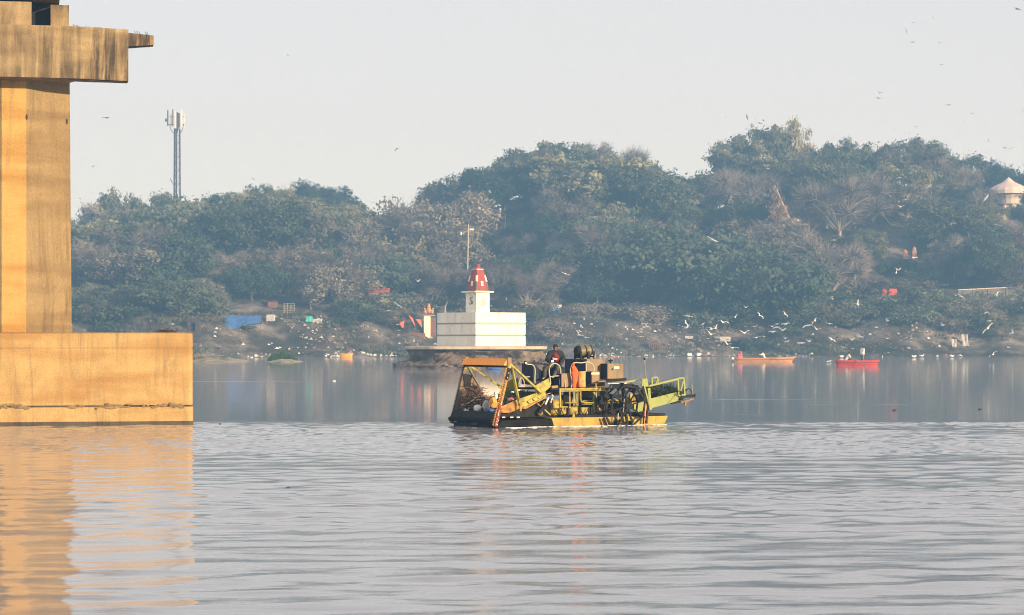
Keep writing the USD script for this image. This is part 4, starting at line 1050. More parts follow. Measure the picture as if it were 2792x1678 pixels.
# crates, upturned boat, pot
p = bank_at(1784, 953)
t = thing('red_crate', 'faded red slatted crate on the bank above the orange cloth', 'crate', p)
for k in range(6):
    obj('slat', MB().cbox((size(-14 + 5.6 * k, p[1]), -0.5, 0.45), (0.22, 0.05, 0.8), 0.01).get(), 'brick_red', t)
obj('rail', MB().cbox((0, -0.44, 0.90), (size(33, p[1]), 0.06, 0.14), 0.01).get(), 'brick_red', t)
obj('rail', MB().cbox((0, -0.44, 0.12), (size(33, p[1]), 0.06, 0.14), 0.01).get(), 'brick_red', t)
obj('box', MB().cbox((0, 0.05, 0.5), (size(33, p[1]), 0.9, 0.95), 0.02).get(), 'hut_dark', t)
for px, lab in ((1880, 'square white crate at the water edge, left one of two'), (1906, 'square white crate at the water edge, right one of two')):
    p = bank_at(px, 971)
    t = thing('white_crate', lab, 'crate', p, group='white crates at the water edge')
    w = size(12, p[1])
    obj('body', MB().cbox((0, 0, 0.22), (w, 0.6, 0.5), 0.05).get(), 'boat_white', t)
    obj('lid', MB().cbox((0, 0, 0.51), (w + .06, 0.66, 0.08), 0.03).get(), 'sheet_grey', t)
def hull(L, W, h, sheer=0.25, draft=0.25, n=17, bow=0.9, tilt=0.0):
    """Open plank boat: outer skin, inner skin and rim; x is its length."""
    outer, inner = [], []
    for k in range(n):
        s = -1 + 2 * k / (n - 1)
        e = (1 - abs(s) ** 2.6)
        w = W / 2 * (0.16 + 0.84 * e ** 0.75)
        zt = h + sheer * abs(s) ** 2.2 + tilt * s
        zb = -draft + (draft * 0.9) * abs(s) ** 4
        x = L / 2 * s
        xb = x * (1 - 0.10 * abs(s) ** 6)
        outer.append([(x, -w, zt), (xb, -w * 0.82, (zt + zb) * 0.45), (xb * 0.985, -w * 0.45, zb), (xb * 0.985, w * 0.45, zb), (xb, w * 0.82, (zt + zb) * 0.45), (x, w, zt)])
        q = 0.05
        inner.append([(x * 0.985, -w + q, zt), (xb * .97, -(w * 0.82) + q, (zt + zb) * 0.45 + q), (xb * 0.955, -w * 0.43, zb + q), (xb * 0.955, w * 0.43, zb + q), (xb * .97, w * 0.82 - q, (zt + zb) * 0.45 + q), (x * 0.985, w - q, zt)])
    o, i = np.array(outer), np.array(inner)
    v = np.vstack([o.reshape(-1, 3), i.reshape(-1, 3)]); N = n * 6
    f = []
    for k in range(n - 1):
        for j in range(5):
            a = k * 6 + j
            f.append([a, a + 1, a + 7, a + 6][::-1])
            f.append([N + a, N + a + 1, N + a + 7, N + a + 6])
        for j in (0, 5):
            a, b = k * 6 + j, k * 6 + 6 + j
            f.append([a, b, N + b, N + a] if j == 0 else [b, a, N + a, N + b])
    tri = []
    for k in (0, n - 1):
        b = k * 6
        for j in range(1, 5):
            t_ = [b, b + j, b + j + 1]; u_ = [N + b, N + b + j + 1, N + b + j]
            tri += [t_ if k == 0 else t_[::-1], u_ if k == 0 else u_[::-1]]
        tri += [[b, b + 5, N + b + 5], [b, N + b + 5, N + b]]
    f = np.array(f)
    return v, np.vstack([f[:, [0, 1, 2]], f[:, [0, 2, 3]], np.array(tri)]), o, i
p = bank_at(1985, 940)
v, f, _, _ = hull(size(105, p[1]), 2.0, 0.7, 0.3, 0.25)
t = thing('upturned_boat', 'dark upturned boat with a pale patch on the bank behind gulls', 'boat', p + [0, 0, 0.25], 0.12)
obj('hull', (v * [1, 1, -1] + [0, 0, 0.9], f[:, ::-1]), 'hut_dark', t)
vv, ff = sheet(size(45, p[1]), 0.9, 31, 0.1)
obj('patch', (vv @ np.array([[1, 0, 0], [0, 1, 0], [0, 0.5, 1.0]]) + [-1.2, -1.05, 0.25], ff), 'sheet_grey', t)
p = bank_at(2757, 842)
t = thing('clay_pot', 'big pinkish clay pot below the grey retaining wall', 'pot', p)
obj('belly', MB().lathe([(0.1, -0.2), (0.5, 0.0), (0.66, 0.5), (0.60, 0.9), (0.40, 1.1), (0.3, 1.1)], (0, 0, 0), 12).get(), 'dome_pink', t)
obj('rim', MB().lathe([(0.3, 1.1), (0.5, 1.12), (0.52, 1.24), (0.3, 1.24)], (0, 0, 0), 12).get(), 'dome_pink', t)
# rubbish strewn over the bank: nobody could count it
rng = np.random.default_rng(12)
def litter(name, label, mat, n, smin, smax, xr, seed, dens):
    rng = np.random.default_rng(seed); mb = MB()
    made = 0
    while made < n:
        px = rng.uniform(*xr); off = dens(rng)
        d0 = 415.0
        X = (px - CX) / F * d0
        Y = float(shore_y(np.array(X))) + off
        if fbm(np.array([[X * 0.12, Y * 0.2, 3.0]]), 3, 5)[0] < 0.50 and rng.random() < 0.88:
            continue
        z = float(ground(X, Y))
        s = smin + (smax - smin) * rng.random() ** 2.5
        m = trimesh.creation.icosphere(0, 1.0) if False else None
        a = rng.random() * 6.28
        q = np.array([[1, 0, 0], [0.2, 0.8, 0], [-1, 0.1, 0], [-0.1, -0.7, 0], [0.1, 0, 0.7]]) * (0.6 + 0.7 * rng.random((5, 1))) * s
        r = np.array([[math.cos(a), -math.sin(a), 0], [math.sin(a), math.cos(a), 0], [0, 0, 1]])
        mb.add(q @ r.T + [X, Y, z + 0.03], [[0, 1, 4], [1, 2, 4], [2, 3, 4], [3, 0, 4]])
        made += 1
    obj(name, mb.get(), mat, label=label, category='litter', kind='stuff')
low = lambda r: abs(r.normal(0, 5.5)) - 0.3
mid = lambda r: 1 + 24 * r.random()
litter('white_litter', 'white plastic litter strewn along the muddy shore', 'white_plastic', 230, 0.08, 0.50, (520, 1700), 41, low)
litter('shore_scraps', 'a few white scraps along the right-hand shore', 'white_plastic', 45, 0.08, 0.35, (1700, 2800), 49, low)
litter('pale_litter', 'grey and pale rubbish scattered over the whole bank', 'sheet_grey', 900, 0.10, 0.55, (480, 2800), 42, mid)
litter('white_litter_slope', 'scattered white scraps higher up the rubbish slope', 'white_plastic', 260, 0.10, 0.45, (480, 2700), 43, mid)
litter('pink_litter', 'reddish and pink rags among the shore rubbish', 'cloth_pink', 70, 0.10, 0.40, (700, 2800), 44, low)
litter('blue_litter', 'blue plastic scraps among the shore rubbish', 'tarp_blue', 90, 0.10, 0.40, (500, 2800), 45, low)
litter('stones', 'dark stones and clods on the bank', 'rock', 1200, 0.12, 0.6, (400, 2800), 46, mid)
# tangled scrub and dry grass on the bank
def tufts(name, label, mat, n, xr, yr, seed, h, thr):
    rng = np.random.default_rng(seed); V, Fc = [], []
    k = 0
    while k < n:
        px = rng.uniform(*xr); off = rng.uniform(*yr)
        X = (px - CX) / F * 425.0; Y = float(shore_y(np.array(X))) + off
        if fbm(np.array([[X * 0.07, Y * 0.12, 8.0]]), 3, 15)[0] < thr:
            continue
        z = float(ground(X, Y))
        m = 14
        b = rng.normal(0, 0.45, (m, 3)) * [1, 1, 0] + [X, Y, z - 0.05]
        e = b + rng.normal(0, 0.35, (m, 3)) * [1, 1, 0.3] + [0, 0, h] * (0.4 + 0.8 * rng.random((m, 1)))
        s = rng.normal(0, 1, (m, 3)) * [1, 1, 0]; s *= 0.10 / (np.linalg.norm(s, axis=1, keepdims=True) + 1e-9)
        v = np.stack([b - s, b + s, e], 1).reshape(-1, 3)
        V.append(v); Fc.append(np.arange(len(v)).reshape(-1, 3) + k * m * 3)
        k += 1
    obj(name, (np.vstack(V), np.vstack(Fc)), mat, label=label, category='scrub', kind='stuff')
tufts('bank_scrub', 'low dark green scrub covering parts of the bank', 'leaf_dark', 1500, (380, 2850), (4, 30), 51, 0.5, 0.52)
tufts('dry_grass', 'dry grass growing in tufts on the upper bank', 'leaf_dry', 1100, (380, 2850), (8, 34), 52, 0.7, 0.46)

# ---------------------------------------------------------------- islets by the left shore
def islet(name, label, px0, px1, d, hgt, mat, seed):
    w = size(px1 - px0, d); c = (size((px0 + px1) / 2 - CX, d), d)
    n, m = 44, 20
    X, Y = np.meshgrid(np.linspace(-1, 1, n), np.linspace(-1, 1, m))
    R = np.sqrt(X ** 2 + Y ** 2)
    Z = hgt * (1 - R ** 1.5) + 0.22 * (fbm(np.stack([X * 4, Y * 3, X * 0], -1), 3, seed) - 0.5) - 0.02
    i, j = np.meshgrid(np.arange(m - 1), np.arange(n - 1), indexing='ij')
    q = np.stack([i * n + j, i * n + j + 1, (i + 1) * n + j + 1, (i + 1) * n + j], -1).reshape(-1, 4)
    obj(name, (np.stack([X * w / 2 + c[0], Y * 6 + c[1], Z], -1).reshape(-1, 3), q), mat, smooth=True, kind='structure')
paint('islet_sand', (0.34, 0.27, 0.19), (0.20, 0.165, 0.12), scale=0.8, rough=0.95, c3=(0.09, 0.10, 0.045), s3=0.4, t3=(0.5, 0.62), detail=6)
islet('sand_islet', '', 505, 690, 318, 0.62, 'islet_sand', 3)
islet('sand_islet', '', 728, 828, 312, 0.42, 'islet_sand', 6)
def grass_clump(px0, px1, py_top, d, n, label, yoff=0.0, mat='grass_blade'):
    w = size(px1 - px0, d); h = EYE + (HORIZON - py_top) / F * d
    rng = np.random.default_rng(px0)
    x = rng.uniform(-0.5, 0.5, n); y = rng.uniform(-1.2, 1.2, n)
    prof = np.sqrt(np.maximum(0, 1 - (2 * x) ** 2)) * (0.75 + 0.25 * np.sin(x * 17 + px0)) * np.sqrt(np.maximum(0, 1 - (y / 1.3) ** 2))
    b = np.stack([x * w, y, np.full(n, 0.1)], 1)
    e = b + np.stack([rng.normal(0, 0.18, n), rng.normal(0, 0.18, n), h * prof * (0.45 + 0.55 * rng.random(n))], 1)
    s = np.stack([rng.normal(0, 1, n), rng.normal(0, 1, n), np.zeros(n)], 1); s *= 0.06 / np.linalg.norm(s, axis=1, keepdims=True)
    mid = (b + e) / 2
    v = np.stack([b - s, b + s, mid + s, mid - s, e], 1).reshape(-1, 3)
    i = np.arange(n)[:, None] * 5
    c = np.array([size((px0 + px1) / 2 - CX, d), d + yoff, 0])
    obj('grass_clump', (v + c, np.vstack([i + [0, 1, 2], i + [0, 2, 3], i + [3, 2, 4]])), mat, label=label, category='grass clump')
grass_clump(730, 802, 953, 312.5, 5200, 'thick fresh green grass clump on the small right-hand islet', 1.5)
grass_clump(560, 645, 970, 318, 2600, 'low green grass strip on the long sandy islet beside the pile cap', 1.0)
grass_clump(520, 565, 962, 320, 1500, 'short dry-green grass at the pile cap end of the sandy islet', 1.5, 'leaf_straw')

# ---------------------------------------------------------------- shrine on its broken island
d0 = 241.0
cc = at(1297, 944, d0)                      # near bottom corner of the plinth
SA = math.radians(38.7)
zs = lambda py: EYE + (HORIZON - py) / F * d0
L = 6.64
island_rng = np.random.default_rng(6)
# slab and rubble under it
def outline(k, seed):
    """Ragged plan of the island as (x, y) round its centre."""
    a = np.linspace(0, 2 * math.pi, 72, endpoint=False)
    return a, 1 + k * (fbm(np.stack([np.cos(a) * 2.2, np.sin(a) * 2.2, a * 0 + seed], -1), 3, seed) - 0.5) * 2
ic = np.array([size(1300 - CX, 240.0), 243.0])
a, rr = outline(0.06, 3)
def plan(rx, ry, rr, sq=0.55):
    c, s = np.cos(a), np.sin(a)
    return np.stack([rx * np.sign(c) * np.abs(c) ** sq * rr, ry * np.sign(s) * np.abs(s) ** sq * rr], 1)
ztopS = zs(944) - 0.02
half = size(1496 - 1100, 240.0) / 2
pl = plan(half, 8.2, rr, 0.7)
t = thing('island_slab', 'broken pale concrete slab on the rocky islet carrying the shrine', 'slab', (ic[0], ic[1], 0))
obj('slab', ring_solid([(pl * 0.985, ztopS - 0.34), (pl, ztopS - 0.26), (pl, ztopS - 0.03), (pl * 0.99, ztopS)]), 'slab', t)
lay = []
for k, (z_, g1, g2) in enumerate(((-1.0, 1.10, 0.05), (0.05, 1.06, 0.08), (0.35, 1.0, 0.12), (0.8, 0.95, 0.12), (1.3, 0.93, 0.10), (ztopS - 0.5, 0.95, 0.07), (ztopS - 0.345, 0.96, 0.04))):
    _, r2 = outline(g2 * 1.6, 20 + k)
    lay.append((plan(half * g1, 8.0 * g1, r2, 0.8) + [-0.6 * (1 - z_ / 2) if z_ < 1 else 0, 0], z_))
m = trimesh.Trimesh(*ring_solid(lay)).subdivide().subdivide()
v, f = crumple((np.array(m.vertices), np.array(m.faces)), 0.26, 1.1, 8)
keep = np.minimum(v[:, 2], ztopS - 0.35)
obj('rock_islet', (np.column_stack([v[:, 0] + ic[0], v[:, 1] + ic[1], keep]), f), 'rock', kind='structure')
BOULD = []
for k in range(46):                                  # loose blocks round the foot of the islet
    px = island_rng.uniform(1075, 1500)
    X = size(px - CX, 236.0); rx = (X - ic[0]) / (half * 1.05)
    y = ic[1] - 8.0 * max(0.1, 1 - abs(rx) ** 2.6) ** (1 / 2.6) * 1.02
    s = 0.15 + 0.4 * island_rng.random() ** 2
    m = trimesh.creation.icosphere(1, 1.0)
    v = np.array(m.vertices) * s * [1.2, 1, 0.8] * (0.75 + 0.5 * island_rng.random((len(m.vertices), 1))) + [X, y + island_rng.normal(0, 0.3), island_rng.uniform(0.0, 0.9) if px > 1330 else island_rng.uniform(0, 0.4)]
    bo = obj('boulder', (v, m.faces), 'rock', label='', category='boulder', group='boulders round the shrine islet')
    BOULD.append(('large rough boulder' if s > .32 else 'small brown stone' if s < .2 else 'rough brown boulder', px, bo))
tell_apart([(f"{w_} at the {'left end' if px < 1180 else 'middle' if px < 1330 else 'right end'} of the islet foot", px, lambda t_, p=b_: p.SetCustomDataByKey('label', t_)) for w_, px, b_ in BOULD])
# the shrine: local x along the right-hand face, local y away along the left-hand face's other side
shr = thing('river_shrine', 'white banded shrine with a red spire on the rocky islet', 'shrine', (cc[0], cc[1], 0), SA)
# local frame: right face runs along +x from the corner, left face along +y
zb, zt = zs(944) - 0.02, zs(852)
b1, b2 = zs(580 + 1130 / 3.373), zs(580 + 1020 / 3.373)
gh = 0.075
for i, (za, zb_) in enumerate(((zb, b1 - gh), (b1 + gh, b2 - gh), (b2 + gh, zt))):
    obj('plinth_course', MB().cbox((L / 2, L / 2, (za + zb_) / 2), (L, L, zb_ - za), 0.025).get(), 'whitewash', shr)
obj('groove', MB().box((L / 2, L / 2, b1), (L - 0.10, L - 0.10, 2 * gh + 0.01)).get(), 'groove_grey', shr)
obj('groove', MB().box((L / 2, L / 2, b2), (L - 0.10, L - 0.10, 2 * gh + 0.01)).get(), 'groove_grey', shr)
obj('groove_filler', MB().box((L / 2, 0.045, b2), (L - 0.03, 0.03, 2 * gh - 0.02)).get(), 'groove_ochre', shr)
T = 1.80
tx = 0.02; to = 1.9                                   # tower stands back from the corner along the diagonal
zk = zs(580 + 735 / 3.373) ; zj_ = zs(580 + 880 / 3.373)
dn = d0 + to * (math.sin(SA) + math.cos(SA)) * 0.7
sc = dn / d0
up = lambda py: EYE + (HORIZON - py) / F * dn
zj_, zk = up(580 + 880 / 3.373), up(580 + 734 / 3.373)
# keep the tower's near edge in line with the plinth's near edge as the photo shows
o = np.array([to * 0.90, to * 1.12])
obj('tower_base', MB().cbox((o[0] + T / 2, o[1] + T / 2, (zt + zj_) / 2), (T, T, zj_ - zt - 0.012), 0.02).get(), 'whitewash', shr)
obj('tower', MB().cbox((o[0] + T / 2, o[1] + T / 2, (zj_ + zk) / 2), (T - 0.015, T - 0.015, zk - zj_ - 0.012), 0.02).get(), 'whitewash', shr)
obj('tower_joint', MB().box((o[0] + T / 2, o[1] + T / 2, zj_), (T - 0.06, T - 0.06, 0.05)).get(), 'groove_grey', shr)
C = T + 0.62
obj('cornice', MB().cbox((o[0] + T / 2, o[1] + T / 2, zk + 0.09), (C, C, 0.17), 0.03).get(), 'whitewash', shr)
mid = o + T / 2
S = [(up(580 + 712 / 3.373), 0.86), (up(580 + 670 / 3.373), 0.84), (up(580 + 625 / 3.373), 0.77), (up(580 + 570 / 3.373), 0.62), (up(580 + 520 / 3.373), 0.455)]
sq = np.array([[-1, -1], [1, -1], [1, 1], [-1, 1]], float)
obj('spire', ring_solid([(sq * (T / 2 * k * 1.0) + mid, z_) for z_, k in S]), 'shrine_red', shr)
obj('spire_base', MB().box((mid[0], mid[1], (S[0][0] + zk + 0.175) / 2), (T * 0.9, T * 0.9, S[0][0] - zk - 0.18)).get(), 'shrine_green', shr)
obj('spire_lip', MB().cbox((mid[0], mid[1], S[4][0] + 0.04), (T * 0.50, T * 0.50, 0.08), 0.02).get(), 'whitewash', shr)
zf = S[4][0] + 0.08
obj('finial', MB().lathe([(0.01, zf), (0.32, zf), (0.28, zf + 0.12), (0.26, zf + 0.3), (0.30, zf + 0.42), (0.24, up(580 + 468 / 3.373)), (0.01, up(580 + 466 / 3.373))], (mid[0], mid[1], 0), 12).get(), 'shrine_red', shr)
def half_at(z_):
    zz = np.array([s_[0] for s_ in S]); kk = np.array([s_[1] for s_ in S])
    return float(np.interp(z_, zz, kk)) * T / 2
for face in (0, 1):
    za, zb_ = up(580 + 672 / 3.373), up(580 + 626 / 3.373)
    h0, h1 = half_at(za) + 0.012, half_at(zb_) + 0.012
    w = 0.15
    P0 = [(-w, -h0 - .03, za), (w, -h0 - .03, za), (w, -h0 + .06, za), (-w, -h0 + .06, za), (-w, -h1 - .03, zb_), (w, -h1 - .03, zb_), (w, -h1 + .06, zb_), (-w, -h1 + .06, zb_)]
    P0 = np.array(P0)
    if face: P0[:, :2] = P0[:, [1, 0]]
    m = trimesh.Trimesh(*MB().hexa(P0 + [mid[0], mid[1], 0]).get()); m.fix_normals()
    obj('niche_panel', m, 'whitewash', shr)
for sx, sy in ((-1, -1), (1, -1), (-1, 1)):            # white blocks and dark strips on the spire's edges
    za, zb_ = up(580 + 630 / 3.373), up(580 + 574 / 3.373)
    h0, h1 = half_at(za), half_at(zb_)
    w = 0.16
    ring = lambda h, z_: [(sx * (h + .03), sy * (h + .03), z_), (sx * (h + .03), sy * (h - w), z_), (sx * (h - w), sy * (h - w), z_), (sx * (h - w), sy * (h + .03), z_)]
    m = trimesh.Trimesh(*MB().hexa(np.array(ring(h0, za) + ring(h1, zb_)) + [mid[0], mid[1], 0]).get()); m.fix_normals()
    obj('edge_block', m, 'whitewash', shr)
    zc_ = S[0][0] + 0.02
    h2 = half_at(zc_); w = 0.11
    m = trimesh.Trimesh(*MB().hexa(np.array(ring(h2, zc_) + ring(h0, za - 0.02)) + [mid[0], mid[1], 0]).get()); m.fix_normals()
    obj('edge_strip', m, 'shrine_green', shr)
# the painted sign on the left face, and its faded twin on the right face
def stroke(pts, w, n=22):
    """Flat brush stroke along a smooth line, as a thin plate in the (x, z) plane."""
    p = np.asarray(pts, float); t_ = np.linspace(0, 1, len(p)); u = np.linspace(0, 1, n)
    from scipy.interpolate import CubicSpline
    k = 'natural'
    c = np.stack([CubicSpline(t_, p[:, 0], bc_type=k)(u), CubicSpline(t_, p[:, 1], bc_type=k)(u)], 1)
    g = np.gradient(c, axis=0); g /= np.linalg.norm(g, axis=1, keepdims=True) + 1e-9
    nn = np.stack([-g[:, 1], g[:, 0]], 1) * (w * 0.5 * (0.45 + 0.55 * np.sin(np.pi * np.clip(u, 0.06, 0.94)))[:, None])
    A, B = c + nn, c - nn
    v = np.vstack([np.column_stack([A[:, 0], np.zeros(n), A[:, 1]]), np.column_stack([B[:, 0], np.zeros(n), B[:, 1]])])
    f = [[i, i + n, i + n + 1, i + 1] for i in range(n - 1)]
    return np.vstack([v, v + [0, -0.004, 0]]), np.array(f + [[q[3] + 2 * n, q[2] + 2 * n, q[1] + 2 * n, q[0] + 2 * n] for q in f])
OM = [([(-.30, .62), (-.12, .70), (.02, .60), (-.02, .46), (-.16, .42)], .10), ([(-.16, .42), (.06, .40), (.12, .22), (-.02, .06), (-.24, .10), (-.34, .22)], .11), ([(.04, .36), (.18, .40), (.34, .34), (.40, .20), (.30, .08), (.22, .16)], .09),
      ([(-.02, .86), (.12, .76), (.30, .80), (.40, .94)], .08), ([(.16, .93), (.20, .98), (.24, .93)], .08)]
mbL, mbR = MB(), MB()
for pts, w in OM:
    v, f = stroke([(x * 0.82, z_ * 0.92) for x, z_ in pts], w * 1.0)
    # left face: plane x = o[0]; seen from -x, reading to the right = towards -y
    L_ = np.column_stack([np.full(len(v), o[0] - 0.002) + v[:, 1], o[1] + T * 0.50 - v[:, 0], v[:, 2] + zj_ + 0.40])
    mbL.add(L_, f)
    R_ = np.column_stack([o[0] + T * 0.48 + v[:, 0] * 1.2, np.full(len(v), o[1] - 0.002) + v[:, 1], v[:, 2] * 0.95 + zj_ + 0.25])
    mbR.add(R_, f)
obj('painted_sign', mbL.get(), 'om_black', shr, label='black brush-painted sign on the left face')
obj('painted_sign', mbR.get(), 'om_ochre', shr, label='faded ochre painted sign on the right face')

# ---------------------------------------------------------------- people
import manifold3d as m3
def sph(p, r, n=12):
    r = np.broadcast_to(r, (3,))
    return m3.Manifold.sphere(1.0, n).scale([float(x) for x in r]).translate([float(x) for x in p])
def hullof(*s):
    return m3.Manifold.batch_hull(list(s))
def joinup(parts, edge, smooth_n=6):
    m = m3.Manifold.batch_boolean(parts, m3.OpType.Add)
    m = m.refine_to_length(edge).to_mesh()
    t = trimesh.Trimesh(m.vert_properties[:, :3], m.tri_verts, process=True)
    trimesh.smoothing.filter_taubin(t, 0.5, 0.53, smooth_n)
    return t
def hand(w, d, side, s):
    """Palm and five fingers from wrist w along d, slightly curled; side is the way the thumb leaves."""
    d = np.asarray(d, float) / np.linalg.norm(d); side = np.asarray(side, float); side = side - d * (side @ d); side /= np.linalg.norm(side)
    n = np.cross(d, side)
    out = [hullof(sph(w, 0.022 * s, 8), sph(w + d * .075 * s + side * .028 * s, 0.014 * s, 8), sph(w + d * .08 * s - side * .028 * s, 0.013 * s, 8))]
    for k, l in enumerate((0.066, 0.076, 0.071, 0.054)):
        o = w + d * .08 * s + side * (0.028 - 0.019 * k) * s
        m = o + (d * 0.8 + n * 0.35) * l * 0.55 * s
        e = m + (d * 0.35 + n * 0.85) * l * 0.5 * s
        out += [hullof(sph(o, .0092 * s, 8), sph(m, .0086 * s, 8)), hullof(sph(m, .0086 * s, 8), sph(e, .007 * s, 8))]
    o = w + d * .02 * s + side * .022 * s
    m = o + (d * .6 + side * .8) * .035 * s
    e = m + (d * .9 + n * .3) * .03 * s
    out += [hullof(sph(o, .012 * s, 8), sph(m, .0105 * s, 8)), hullof(sph(m, .0105 * s, 8), sph(e, .008 * s, 8))]
    return out
def person(label, J, s, face, wear, group=None, hair_long=False, edge=0.03):
    """J: joints in world space (head neck chest pelvis, and shoulder/elbow/wrist/hip/knee/ankle/toe with l or r). face: the way the face looks. wear: garments."""
    J = {k: np.asarray(v, float) for k, v in J.items()}
    base = (J['pelvis'] * [1, 1, 0]) + [0, 0, min(v[2] for v in J.values()) - 0.05 * s]
    J = {k: v - base for k, v in J.items()}
    f = np.asarray(face, float); f /= np.linalg.norm(f); up = np.array([0, 0, 1.0]); rt = np.cross(f, up); rt /= np.linalg.norm(rt); up2 = np.cross(rt, f)
    t = thing('person', label, 'person', base, 0, group)
    h = J['head']
    fr = np.stack([rt, f, up2])                                   # rows: right, forward, up
    H = lambda r, fw, u: h + (rt * r + f * fw + up2 * u) * s
    B = []
    hd = hullof(sph(H(0, -.012, .035), .088 * s, 16), sph(H(0, .035, .03), .062 * s, 12), sph(H(0, .045, -.085), .034 * s, 10), sph(H(0.03, .02, -.06), .034 * s), sph(H(-0.03, .02, -.06), .034 * s))
    B.append(hd)
    B.append(hullof(sph(H(0, .092, .005), .009 * s, 8), sph(H(0, .112, -.028), .013 * s, 8), sph(H(0, .085, -.035), .016 * s, 8)))     # nose
    for sg in (-1, 1):
        B.append(hullof(sph(H(sg * .082, -.01, .02), .014 * s, 8), sph(H(sg * .084, -.005, -.025), .010 * s, 8)))                  # ears
    B.append(hullof(sph(H(0, -.01, -.07), .052 * s), sph(J['neck'], .055 * s)))
    r = dict(sh=.062, el=.043, wr=.029, hip=.088, kn=.058, an=.038)
    def trunk(g):
        return [hullof(sph(J['shl'], (.058 + g) * s), sph(J['shr'], (.058 + g) * s), sph(J['neck'] - [0, 0, .02 * s], (.06 + g) * s), sph(J['chest'], (.125 + g) * s)),
                hullof(sph(J['chest'], (.125 + g) * s), sph(J['shl'] * .5 + J['chest'] * .5, (.085 + g) * s), sph(J['shr'] * .5 + J['chest'] * .5, (.085 + g) * s), sph(J['hipl'], (.10 + g) * s), sph(J['hipr'], (.10 + g) * s), sph(J['pelvis'], (.11 + g) * s))]
    def arm(x, g, lo=True):
        o = [hullof(sph(J['sh' + x], (r['sh'] + g) * s), sph(J['el' + x], (r['el'] + g) * s))]
        if lo: o.append(hullof(sph(J['el' + x], (r['el'] + g) * s), sph(J['wr' + x], (r['wr'] + g) * s)))
        return o
    def leg(x, g, lo=True):
        o = [hullof(sph(J['hip' + x], (r['hip'] + g) * s), sph(J['kn' + x], (r['kn'] + g) * s))]
        if lo: o.append(hullof(sph(J['kn' + x], (r['kn'] + g) * s), sph(J['an' + x], (r['an'] + g) * s)))
        return o
    B += trunk(0)
    for x, sg in (('l', -1), ('r', 1)):
        B += arm(x, 0) + leg(x, 0)
        B += hand(J['wr' + x], J['wr' + x] - J['el' + x] + (f * .05 * s), -rt * sg + up * .2, s)
        B.append(hullof(sph(J['an' + x], .036 * s), sph(J['to' + x], (.034 * s, .034 * s, .024 * s)), sph(J['an' + x] * .7 + J['to' + x] * .3 - [0, 0, .03 * s], .034 * s)))
    obj('body', joinup(B, edge * s, 4), 'skin', t, smooth=True)
    # hair, eyes, mouth
    hair = m3.Manifold.batch_boolean([hullof(sph(H(0, -.02, .05), .096 * s, 16), sph(H(0, -.055, -.01), .072 * s, 12), sph(H(0, .03, .078), .064 * s, 12))] + ([hullof(sph(H(0, -.07, 0), .07 * s), sph(H(0, -.09, -.2), .06 * s))] if hair_long else []), m3.OpType.Add)
    cut = hullof(sph(H(0, .13, -.02), .085 * s, 12), sph(H(0, .16, -.2), .10 * s, 12))
    hm = (hair - cut).refine_to_length(0.03 * s).to_mesh()
    obj('hair', crumple((hm.vert_properties[:, :3], hm.tri_verts), 0.006 * s, 40, 2), 'hair', t, smooth=True)
    for sg in (-1, 1):
        obj('eye', MB().ball(H(sg * .032, .083, .018), np.array([.012, .012, .008]) * s, 1).get(), 'hair', t)
    obj('mouth', MB().ball(H(0, .076, -.065), np.array([.020, .012, .006]) * s, 1).get(), 'shirt_maroon', t)
    for nm, mat, kind, g in wear:
        if kind == 'jacket': parts = trunk(g) + arm('l', g) + arm('r', g)
        elif kind == 'shirt': parts = trunk(g) + arm('l', g, False) + arm('r', g, False)
        elif kind == 'vest': parts = trunk(g)
        elif kind == 'trousers': parts = leg('l', g) + leg('r', g) + [hullof(sph(J['hipl'], (.098 + g) * s), sph(J['hipr'], (.098 + g) * s), sph(J['pelvis'], (.105 + g) * s))]
        elif kind == 'shawl': parts = [hullof(sph(H(0, -.03, .05), .10 * s), sph(J['shl'], .10 * s), sph(J['shr'], .10 * s), sph(J['pelvis'], .16 * s))]
        elif kind == 'front': parts = [hullof(sph(J['neck'] + f * .105 * s - [0, 0, .05 * s], .05 * s), sph(J['chest'] + f * .118 * s + rt * .10 * s, .05 * s), sph(J['chest'] + f * .118 * s - rt * .10 * s, .05 * s), sph(J['pelvis'] + f * .135 * s + rt * .08 * s + up * .05 * s, .05 * s), sph(J['pelvis'] + f * .135 * s - rt * .08 * s + up * .05 * s, .05 * s))]
        elif kind == 'shoes':
            for x in 'lr':
                obj('shoe', joinup([hullof(sph(J['an' + x] - [0, 0, .012 * s], .042 * s), sph(J['to' + x], (.042 * s, .042 * s, .03 * s)))], edge * s, 3), mat, t, smooth=True)
            continue
        elif kind == 'xx': parts = [hullof(sph(J['an' + x] - [0, 0, .012 * s], .042 * s), sph(J['to' + x], (.042 * s, .042 * s, .03 * s))) for x in 'lr']
        obj(nm, joinup(parts, edge * s, 3), mat, t, smooth=True)
    return t, J, f, rt, up2, base

